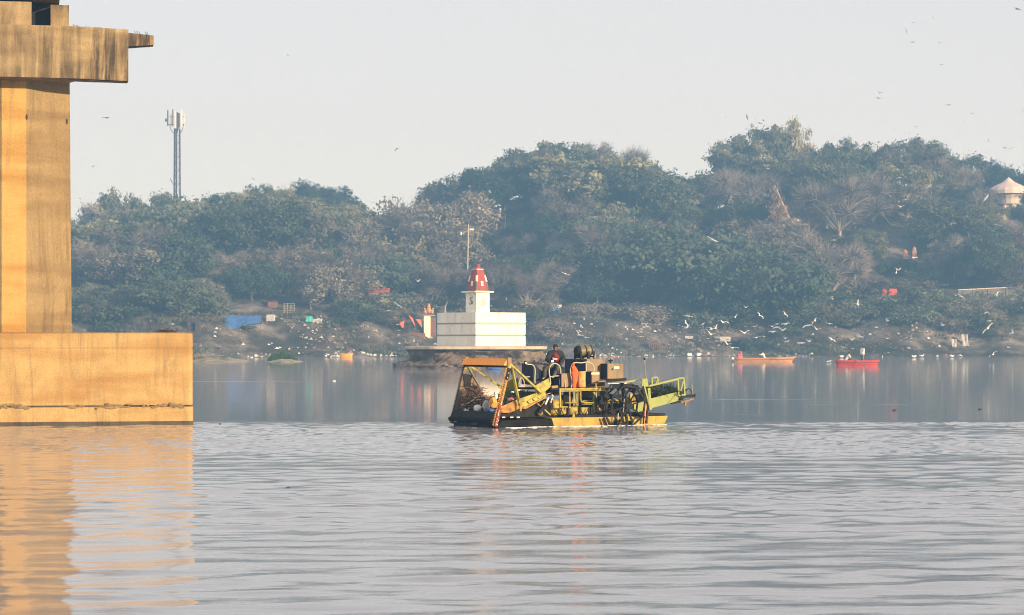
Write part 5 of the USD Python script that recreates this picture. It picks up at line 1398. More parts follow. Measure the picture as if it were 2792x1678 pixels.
# ---------------------------------------------------------------- weed harvester
TH, X0, D0 = math.radians(29.0), 1.88, 76.0
_c, _s = math.cos(TH), math.sin(TH)
def V(px, py, b):
    """Point of the vessel, b metres towards the near side of its centre line, seen at a photo pixel (vessel coordinates)."""
    k = (px - CX) / F
    a = (k * (D0 - b * _c) - X0 - b * _s) / (_c - k * _s)
    return np.array([a, -b, EYE + (HORIZON - py) / F * (D0 + a * _s - b * _c)])
def c1(u, v, b): return V(1210 + u / 6.747, 960 + v / 6.747, b)
def c2(u, v, b): return V(1430 + u / 8.233, 920 + v / 8.233, b)
def c3(u, v, b): return V(1500 + u / 5.881, 1030 + v / 5.881, b)
def to_world(p):
    p = np.asarray(p, float)
    return np.stack([X0 + p[..., 0] * _c - p[..., 1] * _s, D0 + p[..., 0] * _s + p[..., 1] * _c, p[..., 2]], -1)
def ves(name, mesh, mat, parent=None, **k):
    return obj(name, mesh, mat, parent if parent is not None else har, **k)
def arc(p, r=None, n=14):
    from scipy.interpolate import CubicSpline
    p = np.asarray(p, float); t_ = np.concatenate([[0], np.cumsum(np.linalg.norm(np.diff(p, axis=0), axis=1))])
    return CubicSpline(t_, p)(np.linspace(0, t_[-1], n))
def plate(pts, thick, mat, name, **k):
    """Flat plate lying in a fore-and-aft plane, thick across the vessel."""
    return ves(name, MB().prism(pts, np.array([0, thick, 0])).get(), mat, **k)
har = thing('weed_harvester', 'yellow and black river weed harvester with orange top beam', 'weed harvester', (X0, D0, 0), TH)
# hulls
for b0, b1, nm in ((1.42, 0.80, 'near'), (-0.80, -1.42, 'far')):
    bb = b0 if nm == 'near' else b1
    top = c3(20, 648, 1.42)[2]
    pts = [c3(22, 648, 1.42), c3(1890, 606, 1.42), c3(1815, 760, 1.42) * [1, 1, 0] + [0, 0, -0.05], c3(1700, 760, 1.42) * [1, 1, 0] + [0, 0, -0.35], c3(140, 760, 1.42) * [1, 1, 0] + [0, 0, -0.35], c3(70, 760, 1.42) * [1, 1, 0] + [0, 0, -0.02]]
    pts = np.array(pts); pts[0, 2] = pts[1, 2] = top
    pts[:, 1] = -b0
    ves('pontoon', MB().prism(pts, np.array([0, b0 - b1, 0])).get(), 'pontoon_yellow', label='yellow near-side float' if nm == 'near' else 'yellow far-side float')
    e = [pts[0] + [-0.004, 0, -0.03], pts[5] + [-0.004, 0, 0], pts[4] * [1, 1, 1] + [-0.01, 0, 0], np.array([c1(1000, 1300, 1.42)[0], -b0, -0.30]), np.array([c1(960, 1270, 1.42)[0], -b0, 0.02]), np.array([c1(1080, 1245, 1.42)[0], -b0, 0.22])]
    ves('bow_float', MB().prism([p + [-0.003, 0.02, 0] for p in e], np.array([0, b0 - b1 - 0.04, 0])).get(), 'black_hull')
deck_z = c3(300, 612, 1.0)[2]
a0, a1 = c3(60, 600, 0)[0], c3(1500, 600, 0)[0]
ves('deck', MB().cbox(((a0 + a1) / 2, 0, deck_z - 0.01), (a1 - a0, 2.66, 0.09), 0.015).get(), 'black_steel')
for k in range(5):
    a_ = a0 + (a1 - a0) * (k + 0.5) / 5
    ves('cross_beam', MB().cbox((a_, 0, deck_z - 0.115), (0.12, 2.5, 0.11), 0.01).get(), 'black_steel')
for b_, u in ((1.44, 380), (1.44, 1240)):
    ves('lifting_lug', MB().prism([c3(u - 22, 640, b_), c3(u + 22, 640, b_), c3(u + 12, 582, b_), c3(u - 12, 582, b_)], np.array([0, 0.04, 0])).get(), 'yellow_paint')
# engine bay: yellow casings and tanks, pipes, dark gear
ves('tank', MB().cbox((np.array(c3(-60, 345, .5)) + c3(135, 600, .5)) / 2 * [1, 1, 1], (abs(c3(135, 0, .5)[0] - c3(-60, 0, .5)[0]), 0.7, c3(0, 345, .5)[2] - c3(0, 600, .5)[2]), 0.06).get(), 'yellow_paint', label='yellow tank at the head of the conveyor')
for u0_, u1_, v0_, v1_, b_, dp in ((160, 300, 480, 592, 0.95, 0.5), (318, 470, 470, 592, 0.95, 0.5), (500, 640, 478, 592, 0.9, 0.5)):
    A, Bp = c3(u0_, v0_, b_), c3(u1_, v1_, b_)
    ves('casing', MB().cbox(((A[0] + Bp[0]) / 2, -b_ + dp / 2, (A[2] + Bp[2]) / 2), (Bp[0] - A[0], dp, A[2] - Bp[2]), 0.03).get(), 'yellow_paint')
ves('gearbox', crumple(trimesh.Trimesh(*MB().cbox((c3(930, 540, .6) + c3(1000, 540, .6)) / 2, (1.0, 0.6, 0.42), 0.08).get()), 0.03, 5, 3, 2), 'black_steel')
ves('pump', MB().tube([c3(760, 520, .75), c3(960, 500, .75)], 0.10, 10).get(), 'rust')
ves('motor', MB().tube([c3(560, 400, .3), c3(760, 400, .3)], 0.14, 12).get(), 'black_steel')
ves('dark_tank', MB().cbox((c3(590, 330, -.2) + c3(640, 380, -.2)) / 2, (0.34, 0.5, 0.62), 0.04).get(), 'brown_panel')
ves('bulkhead', MB().cbox((c3(400, 380, -.9) + c3(700, 420, -.9)) / 2, (1.6, 0.06, 0.75), 0.01).get(), 'hut_dark')
A, Bq = c3(150, 385, -.5), c3(1150, 600, -.5)
ves('rear_casing', MB().cbox(((A[0] + Bq[0]) / 2, .5, (A[2] + Bq[2]) / 2), (Bq[0] - A[0], .08, A[2] - Bq[2]), .01).get(), 'black_steel')
rng = np.random.default_rng(21)
for k in range(12):                                   # greasy gear crowded under the platform
    u = 190 + 80 * k + rng.normal(0, 15); v = 330 + 190 * rng.random(); b_ = 0.1 + 0.6 * rng.random()
    w_, d_, h_ = 0.16 + .22 * rng.random(), .2 + .25 * rng.random(), .12 + .26 * rng.random()
    if k % 3 == 0:
        ves('valve_body', MB().tube([c3(u, v, b_) - [w_ / 2, 0, 0], c3(u, v, b_) + [w_ / 2, 0, 0]], h_ * .42, 10).get(), ['black_steel', 'rust', 'olive_metal'][k // 3 % 3])
    else:
        ves('gear_case', MB().cbox(c3(u, v, b_), (w_, d_, h_), .03).get(), ['black_steel', 'black_steel', 'brown_panel', 'olive_metal'][k % 4])
    A = c3(u, v, b_ + .1)
    rail_pts = [A, A + [0.1, -.05, .12], A + [.25, -.08, .02], A + [.36, -.05, .14]]
    ves('hose', MB().tube(arc(rail_pts, n=9), .014, 5).get(), 'black_steel')
# yellow railing frame along the near side
NB = 1.15
def rail(pts, r=0.022, mat='yellow_paint', name='rail', sides=6):
    ves(name, MB().tube(pts, r, sides).get(), mat)
def sq(p, q, w, mat='yellow_paint', name='frame_post', h=None):
    ves(name, MB().bar(p, q, w, h).get(), mat)
sq(c3(150, 186, NB), c3(1010, 172, NB), 0.05, name='frame_rail')
sq(c3(150, 218, NB), c3(480, 212, NB), 0.035, name='frame_rail')
sq(c3(500, 205, NB), c3(940, 200, NB), 0.035, name='frame_rail')
sq(c3(156, 175, NB + .01), c3(162, 480, NB + .01), 0.05)
sq(c3(310, 205, NB + .01), c3(314, 490, NB + .01), 0.04)
sq(c3(156, 470, NB + .02), c3(280, 470, NB + .02), 0.04, name='frame_rail')
rail([c3(486, 195, NB), c3(486, 330, NB), c3(500, 385, NB), c3(560, 405, NB - .1), c3(690, 405, NB - .2)], 0.028, name='pipe')
sq(c3(700, 180, NB - .2), c3(706, 600, NB - .2), 0.07, 'green_paint')
sq(c3(655, 215, NB - .1), c3(760, 360, NB - .1), 0.035, 'black_steel', 'brace')
sq(c3(740, 330, NB - .1), c3(752, 620, NB - .1), 0.05, 'black_steel')
for k, u in enumerate((372, 392, 412, 428, 444)):
    sq(c3(u, 235, NB - .04), c3(u + 2, 460 - 12 * (k % 2), NB - .04), 0.016, 'yellow_paint' if k % 2 == 0 else 'grey_steel', 'thin_bar')
rail([c3(360, 250, NB), c3(405, 195, NB), c3(450, 250, NB)], 0.016, name='thin_bar')
rail([c3(240, 405, NB), c3(430, 405, NB)], 0.018, name='rail')
rail([c3(520, 375, .9), c3(700, 372, .9)], 0.022, 'grey_steel', 'pipe')
rail([c3(510, 430, .9), c3(700, 428, .9)], 0.022, 'grey_steel', 'pipe')
rail([c3(850, 375, .9), c3(1090, 370, .9)], 0.02, 'rust', 'pipe')
rail([c3(850, 405, .9), c3(1090, 402, .9)], 0.02, 'yellow_paint', 'pipe')
rail([c3(930, 360, .95), c3(910, 460, .95), c3(905, 560, .95)], 0.02, 'pale_rail', 'pipe')
sq(c3(970, 410, .8), c3(1010, 470, .8), 0.10, 'yellow_paint', 'bracket')
for u, w in ((0, 300), (60, 260), (180, 330), (290, 300), (480, 330), (560, 380), (680, 400)):   # hoses sagging between the casings
    A = c3(u, 560 - (u % 70), 1.0)
    rail(arc([A, A + [0.12, -.05, -0.12 - 0.0002 * w], A + [0.3, 0, 0.02]], n=8), 0.014, 'black_steel', 'hose', 5)
for u in (290, 475, 660):
    sq(c3(u, 470, 1.0), c3(u, 615, 1.0), 0.05, 'black_steel')
# platform
plat_z = c3(300, 168, 1.0)[2]
pa_, pb_ = c2(560, 1120, 1.0)[0], c3(960, 165, 1.0)[0]
ves('platform', MB().cbox(((pa_ + pb_) / 2, 0.0, plat_z - 0.03), (pb_ - pa_, 2.24, 0.06), 0.01).get(), 'black_steel')
def cabinet(name, near_l, near_r, top, bottom, bn, depth, mat, mat_bow_shade=None, crop=c2, bev=0.015):
    """Box whose near face spans two photo columns; depth runs across the vessel."""
    A, Bq = crop(near_l, top, bn), crop(near_r, bottom, bn)
    o = ves(name, MB().cbox(((A[0] + Bq[0]) / 2, -bn + depth / 2, (A[2] + Bq[2]) / 2), (Bq[0] - A[0], depth, A[2] - Bq[2]), bev).get(), mat)
    if mat_bow_shade:  # dark panel paints the unlit bow side of the cabinet as colour
        ves(name + '_front', MB().cbox((A[0] - 0.006, -bn + depth / 2, (A[2] + Bq[2]) / 2), (0.012, depth - 0.03, A[2] - Bq[2] - 0.03), 0.004).get(), mat_bow_shade)
    return A, Bq
cabinet('engine_housing', 1400, 1810, 485, 1120, 0.55, 1.40, 'brown_panel', 'navy_paint')
cabinet('lower_box', 830, 1045, 812, 1125, 0.85, 0.55, 'brown_panel', 'navy_paint')
cabinet('control_box', 1510, 1690, 765, 1050, 1.0, 0.34, 'brown_panel', 'black_steel')
ves('label_strip', MB().cbox((c2(1590, 815, 1.005)), (abs(c2(1680, 0, 1)[0] - c2(1500, 0, 1)[0]), 0.01, 0.055), 0.003).get(), 'pale_label')
cabinet('battery_box', 1862, 2225, 588, 935, 0.95, 0.80, 'brown_panel', 'navy_paint')
ves('name_plate', MB().cbox((c2(2068, 683, 0.957)), (0.20, 0.01, 0.075), 0.004).get(), 'pale_label')
ves('handle', MB().tube([c2(1985, 700, 0.97), c2(1970, 735, 0.98)], 0.015, 6).get(), 'black_steel')
ves('vent_cap', MB().lathe([(0.02, 0), (0.03, 0), (0.03, 0.07), (0.085, 0.075), (0.085, 0.10), (0.03, 0.12), (0.02, 0.14)], c2(1930, 590, 0.6), 10).get(), 'black_steel')
# drum on its saddle
dc, de = c2(1170, 312, -0.05), c2(1500, 300, -0.05)
ves('drum', MB().tube([dc, dc + (de - dc) * .08, de - (de - dc) * .08, de], [0.15, 0.178, 0.178, 0.15], 20).get(), 'olive_metal', smooth=30)
ves('drum_end', MB().tube([dc + [-0.03, 0, 0], dc + [0.05, 0, 0]], [0.14, 0.185], 20).get(), 'black_steel')
for t_ in (0.12, 0.5, 0.88):
    q = dc + (de - dc) * t_
    ves('strap', MB().tube([q - [0.022, 0, 0], q + [0.022, 0, 0]], 0.184, 20).get(), 'black_steel')
for t_ in (0.1, 0.62, 0.98):
    q = dc + (de - dc) * t_
    ves('saddle_leg', MB().bar(q + [0, -0.17, -0.02], q + [0, -0.19, -0.26], 0.06, 0.05).bar(q + [0, 0.17, -0.02], q + [0, 0.19, -0.26], 0.06, 0.05).bar(q + [0, -0.17, -0.2], q + [0, 0.17, -0.2], 0.05, 0.05).get(), 'black_steel')
ves('stub_pipe', MB().tube([c2(1575, 485, 0.2), c2(1575, 400, 0.2)], 0.035, 8).get(), 'brown_panel')
# operator's console and seat block
con = [c2(200, 590, 0.35), c2(420, 780, 0.35), c2(420, 1080, 0.35), c2(190, 1060, 0.35)]
ves('console', MB().prism(con, np.array([0, 0.75, 0])).get(), 'navy_paint')
A = c2(390, 600, 0.1)
ves('console_top', MB().hexa([c2(205, 600, .33), c2(540, 640, .33), c2(540, 640, -.35), c2(205, 600, -.35), c2(205, 585, .33), c2(540, 590, .33), c2(540, 590, -.35), c2(205, 585, -.35)]).get(), 'navy_paint')
A, Bq = c2(585, 700, 0.1), c2(860, 1085, 0.1)
ves('seat_block', MB().cbox(((A[0] + Bq[0]) / 2, -0.0 + 0.1, (c2(700, 672, .1)[2] + Bq[2]) / 2), (Bq[0] - A[0], 0.7, c2(700, 672, .1)[2] - Bq[2]), 0.02).get(), 'navy_paint')
A, Bq = c2(420, 800, 0.2), c2(600, 1085, 0.2)
ves('foot_well', MB().cbox(((A[0] + Bq[0]) / 2, 0.2, (A[2] + Bq[2]) / 2), (Bq[0] - A[0], 0.6, A[2] - Bq[2]), 0.02).get(), 'navy_paint')
# tube rails on the platform
R = 0.020
rail(arc([c2(245, 1050, .6), c2(240, 800, .6), c2(225, 680, .6), c2(190, 625, .6), c2(110, 610, .6), c2(40, 598, .6)]), R, 'pale_rail', 'lamp_arm')
ves('work_lamp', MB().tube([c2(10, 560, .6), c2(45, 572, .6)], [0.045, 0.035], 10).ball(c2(8, 560, .6), 0.04).get(), 'black_steel')
ves('lamp_lens', MB().ball(c2(30, 577, .66), (0.035, 0.015, 0.03), 1).get(), 'white_plastic')
rail(arc([c2(575, 1080, .75), c2(556, 800, .75), c2(580, 650, .75), c2(680, 588, .75), c2(785, 650, .75), c2(812, 800, .75), c2(822, 1130, .75)], n=24), R, 'pale_rail', 'hoop_rail')
rail(arc([c2(575, 880, .75), c2(800, 868, .75), c2(885, 900, .8), c2(920, 990, .85), c2(922, 1130, .9)], n=16), R * .8, 'pale_rail', 'hoop_rail')
rail(arc([c2(1048, 1130, .98), c2(1036, 800, .98), c2(1046, 660, .98), c2(1100, 582, .98), c2(1250, 574, .98), c2(1480, 574, .98), c2(1545, 640, .98), c2(1552, 780, .98)], n=28), R, 'pale_rail', 'hoop_rail')
rail([c2(1385, 580, .97), c2(1388, 770, .97)], R, 'pale_rail', 'rail')
rail(arc([c1(1390, 640, .2), c1(1390, 540, .2), c1(1430, 475, .2), c1(1475, 540, .2), c1(1475, 620, .2)], n=12), R * .8, 'pale_rail', 'hoop_rail')
rail([c1(1500, 460, .2), c1(1680, 458, .2)], R * .8, 'pale_rail', 'rail')
rail([c3(735, 90, 1.12), c3(740, 330, 1.12)], 0.016, 'pale_rail', 'rail')
# tray beside the battery box
ves('tray', MB().hexa([c2(1640, 1008, 1.25), c2(2235, 1000, 1.25), c2(2210, 985, .65), c2(1700, 990, .65), c2(1650, 990, 1.25), c2(2285, 930, 1.25), c2(2240, 925, .65), c2(1700, 940, .65)]).get(), 'brown_panel')
ves('tray_lip', MB().bar(c2(1830, 985, 1.27), c2(2285, 940, 1.27), 0.03, 0.09).get(), 'black_steel')
# paddle wheel on the near side, with its octagonal guard
hub = c3(1225, 450, 1.62)
Rw = 0.66
ves('hub', MB().tube([hub + [0, -0.12, 0], hub + [0, 0.75, 0]], [0.09, 0.07], 12).get(), 'black_steel')
for off in (-0.10, 0.34):
    P = [hub + [Rw * math.cos(t_), off, Rw * math.sin(t_)] for t_ in np.linspace(0, 2 * math.pi, 9) + 0.25]
    mb = MB()
    for p, q in zip(P[:-1], P[1:]):
        mb.bar(p, q, 0.045, 0.05)
    ves('wheel_rim', mb.get(), 'black_steel')
for k in range(8):
    t_ = 0.25 + k * math.pi / 4
    u_ = np.array([math.cos(t_), 0, math.sin(t_)])
    for off in (-0.10, 0.34):
        ves('spoke', MB().bar(hub + [0, off, 0] + u_ * 0.05, hub + [0, off, 0] + u_ * (Rw + .02), 0.045, 0.035).get(), 'black_steel')
    n_ = np.array([-u_[2], 0, u_[0]])
    q = hub + [0, 0.12, 0] + u_ * (Rw - 0.02)
    ves('paddle', MB().hexa([q + [0, -.24, 0] - u_ * .13 - n_ * .015, q + [0, .24, 0] - u_ * .13 - n_ * .015, q + [0, .24, 0] - u_ * .13 + n_ * .015, q + [0, -.24, 0] - u_ * .13 + n_ * .015,
                             q + [0, -.24, 0] + u_ * .11 - n_ * .015, q + [0, .24, 0] + u_ * .11 - n_ * .015, q + [0, .24, 0] + u_ * .11 + n_ * .015, q + [0, -.24, 0] + u_ * .11 + n_ * .015]).get(), 'black_steel')
ves('wheel_hood', MB().hexa([c3(1000, 180, 1.62), c3(1310, 172, 1.62), c3(1310, 172, 1.15), c3(1000, 180, 1.15), c3(985, 105, 1.62), c3(1300, 100, 1.62), c3(1300, 100, 1.15), c3(985, 105, 1.15)]).get(), 'black_steel')
ves('hood_edge', MB().bar(c3(920, 96, 1.5), c3(1225, 90, 1.5), 0.05, 0.035).get(), 'pale_rail')
sq(c3(985, 100, 1.64), c3(870, 290, 1.64), 0.04, 'black_steel', 'guard_bar')
sq(c3(1300, 100, 1.64), c3(1480, 195, 1.64), 0.04, 'black_steel', 'guard_bar')
sq(c3(1480, 195, 1.64), c3(1565, 440, 1.64), 0.05, 'black_steel', 'guard_bar')
sq(c3(1565, 440, 1.64), c3(1535, 740, 1.64), 0.05, 'black_steel', 'guard_bar')
sq(c3(870, 290, 1.60), c3(1150, 300, 1.60), 0.03, 'black_steel', 'guard_plate', 0.12)
for u0_, v0_, u1_, v1_, w in ((1165, 190, 1180, 560, .07), (860, 640, 910, 770, .05), (905, 640, 955, 760, .05), (1230, 230, 1310, 190, .05), (1200, 480, 1240, 760, .07), (1290, 640, 1330, 720, .06)):
    sq(c3(u0_, v0_, 1.60), c3(u1_, v1_, 1.60), w, 'black_steel', 'guard_bar')
rail(arc([c3(1190, 340, 1.68), c3(1180, 450, 1.68), c3(1170, 560, 1.68)], n=6), 0.022, 'grey_steel', 'hydraulic_rod')
rail(arc([c3(1095, 570, 1.66), c3(1085, 680, 1.66), c3(1092, 775, 1.66)], n=6), 0.02, 'pale_rail', 'hose')
sq(c3(1318, 255, 1.0), c3(1320, 420, 1.0), 0.20, 'yellow_paint', 'fender', 0.05)
sq(c3(1348, 250, 1.03), c3(1350, 430, 1.03), 0.035, 'rust', 'frame_post')
sq(c3(1540, 455, 1.45), c3(1528, 745, 1.45), 0.13, 'orange_paint', 'stern_leg', 0.05)
for u in (1512, 1562):
    sq(c3(u + 4, 460, 1.46), c3(u - 6, 745, 1.46), 0.03, 'rust_red', 'leg_edge')
# stern conveyor, pale green
for b_ in (0.80, -0.80):
    pts = np.array([c3(1345, 405, .8), c3(2045, 228, .8), c3(2060, 372, .8), c3(1390, 555, .8), c3(1345, 505, .8)]); pts[:, 1] = -b_
    ves('conveyor_side', MB().prism(pts, np.array([0, 0.05, 0])).get(), 'green_paint')
    r = np.array([c3(1240, 78, .8), c3(1450, 40, .8), c3(1585, 135, .8), c3(2045, 22, .8), c3(2140, 5, .8)]); r[:, 1] = -b_
    if b_ > 0:
        sq(r[2], r[3], 0.06, 'green_paint', 'top_rail')
    sq(r[0] * [1, 0, 1] + [0, -b_ + .2, 0], r[1] * [1, 0, 1] + [0, -b_ + .2, 0], 0.05, 'green_paint', 'top_rail')
    e0, e1 = c3(2050, 20, .8), c3(2090, 340, .8)
    for u0_, u1_ in ((2045, 2058), (2140, 2155)):
        p, q = c3(u0_, 15, .8), c3(u1_, 290, .8); p[1] = q[1] = -b_
        sq(p, q, 0.055, 'green_paint', 'end_post')
    p, q = c3(2090, 215, .8), c3(2130, 60, .8); p[1] = q[1] = -b_
    sq(p, q, 0.045, 'green_paint', 'end_brace')
    p, q = c3(2050, 12, .8), c3(2142, 8, .8); p[1] = q[1] = -b_ 
    sq(p, q, 0.05, 'green_paint', 'end_rail')
    p, q = c3(2058, 288, .8), c3(2156, 275, .8); p[1] = q[1] = -b_ - .004
    sq(p, q, 0.05, 'green_paint', 'end_rail')
bt = [c3(1380, 480, .75), c3(2080, 300, .75), c3(2080, 300, -.75) , c3(1380, 480, -.75)]
bt[2] = bt[1] * [1, -1, 1]; bt[3] = bt[0] * [1, -1, 1]
ves('stern_belt', MB().hexa([p - [0, 0, .05] for p in bt] + bt).get(), 'belt')
sq(c3(1470, 18, .82), c3(1600, 520, .82), 0.05, 'green_paint', 'support_post', 0.10)
ves('side_panel', MB().prism([c3(1465, 20, .86), c3(1560, 15, .86), c3(1580, 150, .86), c3(1475, 135, .86)], np.array([0, 0.03, 0])).get(), 'green_paint')
ves('side_panel', MB().prism([c3(1565, 170, .88), c3(1605, 165, .88), c3(1635, 515, .88), c3(1595, 520, .88)], np.array([0, 0.04, 0])).get(), 'green_paint')
ves('tail_roller', MB().tube([c3(2110, 330, .8), c3(2110, 330, .8) * [1, -1, 1]], 0.07, 10).get(), 'black_steel')
ves('tail_plate', MB().hexa([c3(2090, 330, .8), c3(2330, 315, .5), c3(2330, 315, -.3), c3(2090, 330, -.6), c3(2085, 285, .8), c3(2335, 262, .5), c3(2335, 262, -.3), c3(2085, 285, -.6)]).get(), 'black_steel')
sq(c3(2100, 400, .5), c3(2300, 340, .5), 0.04, 'rust', 'tail_bar')
sq(c3(2170, 395, .5), c3(2160, 450, .5), 0.05, 'rust', 'tail_bar')
rail([c3(2270, 110, .4), c3(2285, 260, .4)], 0.02, 'grey_steel', 'tail_rod')
rail(arc([c3(2170, 210, .5), c3(2220, 180, .5), c3(2255, 200, .5), c3(2260, 260, .5)], n=8), 0.015, 'black_steel', 'hose')
sq(c3(1940, 405, .6), c3(2080, 380, .6), 0.10, 'black_steel', 'tail_bar', 0.08)
rail([V(1757, 981, .6), V(1763, 1053, .6)], 0.02, 'grey_steel', 'mast_rod')
ves('mast_knob', MB().ball(V(1757, 979, .6), (0.035, 0.035, 0.045), 1).get(), 'black_steel')
# front conveyor
BW = 1.45
for b_ in (1.0, -1.0):
    lo = np.array([c1(1050, 1010, 1.0), c1(1370, 872, 1.0), c1(1860, 700, 1.0), c1(1890, 830, 1.0), c1(1500, 1040, 1.0), c1(1380, 1035, 1.0), c1(1215, 1110, 1.0), c1(1050, 1118, 1.0)])
    up_ = lo.copy(); lo[:, 1] = -b_
    ves('chute_side', MB().prism(lo, np.array([0, 0.05, 0])).get(), 'lime_paint', label='lime yellow side plate of the front conveyor')
    hd = np.array([c1(1672, 622, 1.0), c1(1922, 486, 1.0), c1(1958, 640, 1.0), c1(1862, 722, 1.0), c1(1690, 770, 1.0)]); hd[:, 1] = -b_ - 0.03
    ves('chute_hood', MB().prism(hd, np.array([0, 0.04, 0])).get(), 'lime_paint')
    fl = np.array([c1(1060, 1085, 1.0), c1(1380, 1000, 1.0), c1(1500, 1010, 1.0), c1(1880, 815, 1.0), c1(1880, 838, 1.0), c1(1500, 1046, 1.0), c1(1380, 1042, 1.0), c1(1210, 1118, 1.0), c1(1060, 1120, 1.0)]); fl[:, 1] = -b_ - 0.05
    ves('chute_flange', MB().prism(fl, np.array([0, 0.05, 0])).get(), 'rust' if b_ > 0 else 'lime_paint')
    if b_ > 0:
        for u, v in ((1585, 905), (1680, 855), (1760, 815)):
            ves('gusset', MB().prism([c1(u - 45, v + 5, 1.06), c1(u + 40, v - 45, 1.06), c1(u + 45, v + 5, 1.06), c1(u, v + 45, 1.06)], np.array([0, 0.05, 0])).get(), 'lime_paint')
        ves('chute_apron', MB().prism([c1(1050, 1012, 1.035), c1(1345, 882, 1.035), c1(1375, 1035, 1.035), c1(1215, 1108, 1.035), c1(1050, 1112, 1.035)], np.array([0, 0.02, 0])).get(), 'rust')
        far = np.array([c1(1000, 650, -1.0), c1(1285, 480, -1.0), c1(1290, 700, -1.0), c1(1120, 720, -1.0)])
        ves('far_panel', MB().prism(far, np.array([0, 0.03, 0])).get(), 'lime_paint')
b0_, b1_ = c1(940, 1120, .95), c1(1860, 745, .95)
bt = [b0_, b1_, b1_ * [1, -1, 1], b0_ * [1, -1, 1]]
ves('front_belt', MB().hexa([p - [0, 0, .06] for p in bt] + bt).get(), 'belt')
for k in range(9):
    q = b0_ + (b1_ - b0_) * (k + .5) / 9
    ves('belt_slat', MB().bar(q + [0, 0, .025], q * [1, -1, 1] + [0, 0, .025], 0.035, 0.05).get(), 'black_steel')
ves('underframe', MB().hexa([c1(1010, 1200, .9), c1(1960, 1200, .9), c1(1960, 1200, .9) * [1, -1, 1], c1(1010, 1200, .9) * [1, -1, 1], c1(1010, 1130, .9), c1(1880, 900, .9), c1(1880, 900, .9) * [1, -1, 1], c1(1010, 1130, .9) * [1, -1, 1]]).get(), 'black_steel')
ves('bow_block', MB().cbox((c1(1500, 1230, 0) + c1(1500, 1290, 0)) / 2, (1.5, 1.55, 0.32), 0.03).get(), 'black_hull')
# scoop lip across the bow
n0, f0 = c1(905, 1330, BW), c1(120, 1290, -BW)
n1, f1 = c1(930, 1110, BW - .05), c1(330, 1120, -BW + .05)
f0 = np.array([n0[0], -n0[1], n0[2]]); f1 = np.array([n1[0], -n1[1], n1[2]])
ves('scoop_plate', MB().hexa([n0 + [0, 0, .10], f0 + [0, 0, .10], f1 - [0, 0, .05], n1 - [0, 0, .05], n0 + [0, 0, .13], f0 + [0, 0, .13], f1, n1][:8]).get(), 'black_steel')
ves('scoop_lip', MB().tube([n0 + [0, 0, .09], f0 + [0, 0, .09]], 0.075, 8).get(), 'black_hull')
ves('lip_skid', MB().cbox((n0[0] + .25, .55, .02), (0.6, 1.2, 0.22), 0.05).get(), 'black_hull')
ves('lip_skid', MB().cbox((n0[0] + .25, -.85, .02), (0.6, 0.9, 0.22), 0.05).get(), 'black_hull')
# upright cutter bars at both sides, braced A-frames, top beam
def bars(b_, near):
    top, bot = c1(1195, 300, BW), c1(945, 1370, BW)
    top[1] = bot[1] = -b_
    ves('cutter_bar', MB().bar(bot, top, 0.10, 0.05).get(), 'rust' if near else 'panel_tan')
    rng = np.random.default_rng(int(10 + b_))
    d = (top - bot); L_ = np.linalg.norm(d); d /= L_
    nrm = np.array([-d[2], 0, d[0]])
    mb = MB(); mw = MB()
    n = 34
    for k in range(n):
        q = bot + d * L_ * (k + .5) / n
        s_ = 0.075
        m = [q + nrm * .06 - d * .028, q + nrm * .06 + d * .028, q + nrm * (.06 + s_)]
        mb.prism([p + [0, -.01, 0] for p in m], np.array([0, .02, 0]))
        if near and rng.random() < (0.75 if k < 14 else 0.25):
            mw.ball(q + [rng.normal(0, .03), -.04, rng.normal(0, .02)], (.022, .018, .026), 0)
    ves('cutter_teeth', mb.get(), 'black_steel' if not near else 'rust', kind='stuff')
    if near:
        ves('chain_rollers', mw.get(), 'white_plastic', kind='stuff')
        ves('lower_guard', MB().bar(bot + [0, -.035, 0], bot + d * L_ * .38 + [0, -.035, 0], 0.11, 0.03).get(), 'rust_red')
        for k in range(10):
            q = bot + d * L_ * (0.42 + 0.037 * k)
            ves('chain_link', MB().bar(q + [-.03, -.045, 0], q + [.035, -.045, .02], 0.03, 0.05).get(), 'rust')
        ves('upper_guard', MB().bar(bot + d * L_ * .80 + [0, -.035, 0], top + [0, -.035, 0], 0.09, 0.03).get(), 'black_steel')
    apex = c1(1245, 245, BW); apex[1] = -b_
    p1_, p2_ = c1(1392, 985, BW - .3), c1(1815, 762, BW - .3)
    p1_[1] = -b_ * .80; p2_[1] = -b_ * .76
    sq(apex, p1_, 0.065, 'lime_paint', 'frame_leg')
    sq(apex, p2_, 0.06, 'lime_paint', 'frame_stay')
    sq(apex + [0, 0, .05], top + [-.03, 0, -.05], 0.07, 'lime_paint', 'frame_head')
    sq(apex + [-.05, 0, -.04], p1_ + [-.05, 0, .3], 0.03, 'black_steel', 'hose_run')
    q0, q1 = c1(1415, 950, BW - .2), c1(1412, 1090, BW - .2); q0[1] = q1[1] = -b_ * .86
    sq(q0, q1, 0.05, 'rust', 'drop_leg')
bars(BW, True); bars(-BW, False)
pan = np.array([c1(130, 1250, -BW), c1(350, 410, -BW), c1(510, 620, -BW), c1(400, 960, -BW), c1(300, 1190, -BW)])
ves('side_shield', MB().prism(pan, np.array([0, 0.03, 0])).get(), 'panel_tan')
ves('shield_plate', MB().prism([c1(352, 395, -BW + .05), c1(520, 430, -BW + .05), c1(500, 600, -BW + .05), c1(440, 700, -BW + .05), c1(385, 640, -BW + .05)], np.array([0, 0.03, 0])).get(), 'black_steel')
sq(c1(515, 500, -BW + .08), c1(505, 640, -BW + .08), 0.05, 'rust', 'shield_stay')
sq(c1(505, 640, -BW + .08), c1(375, 1030, -BW + .08), 0.05, 'rust', 'shield_stay')
tb0, tb1 = c1(1150, 190, BW - .02), c1(450, 205, -BW + .02)
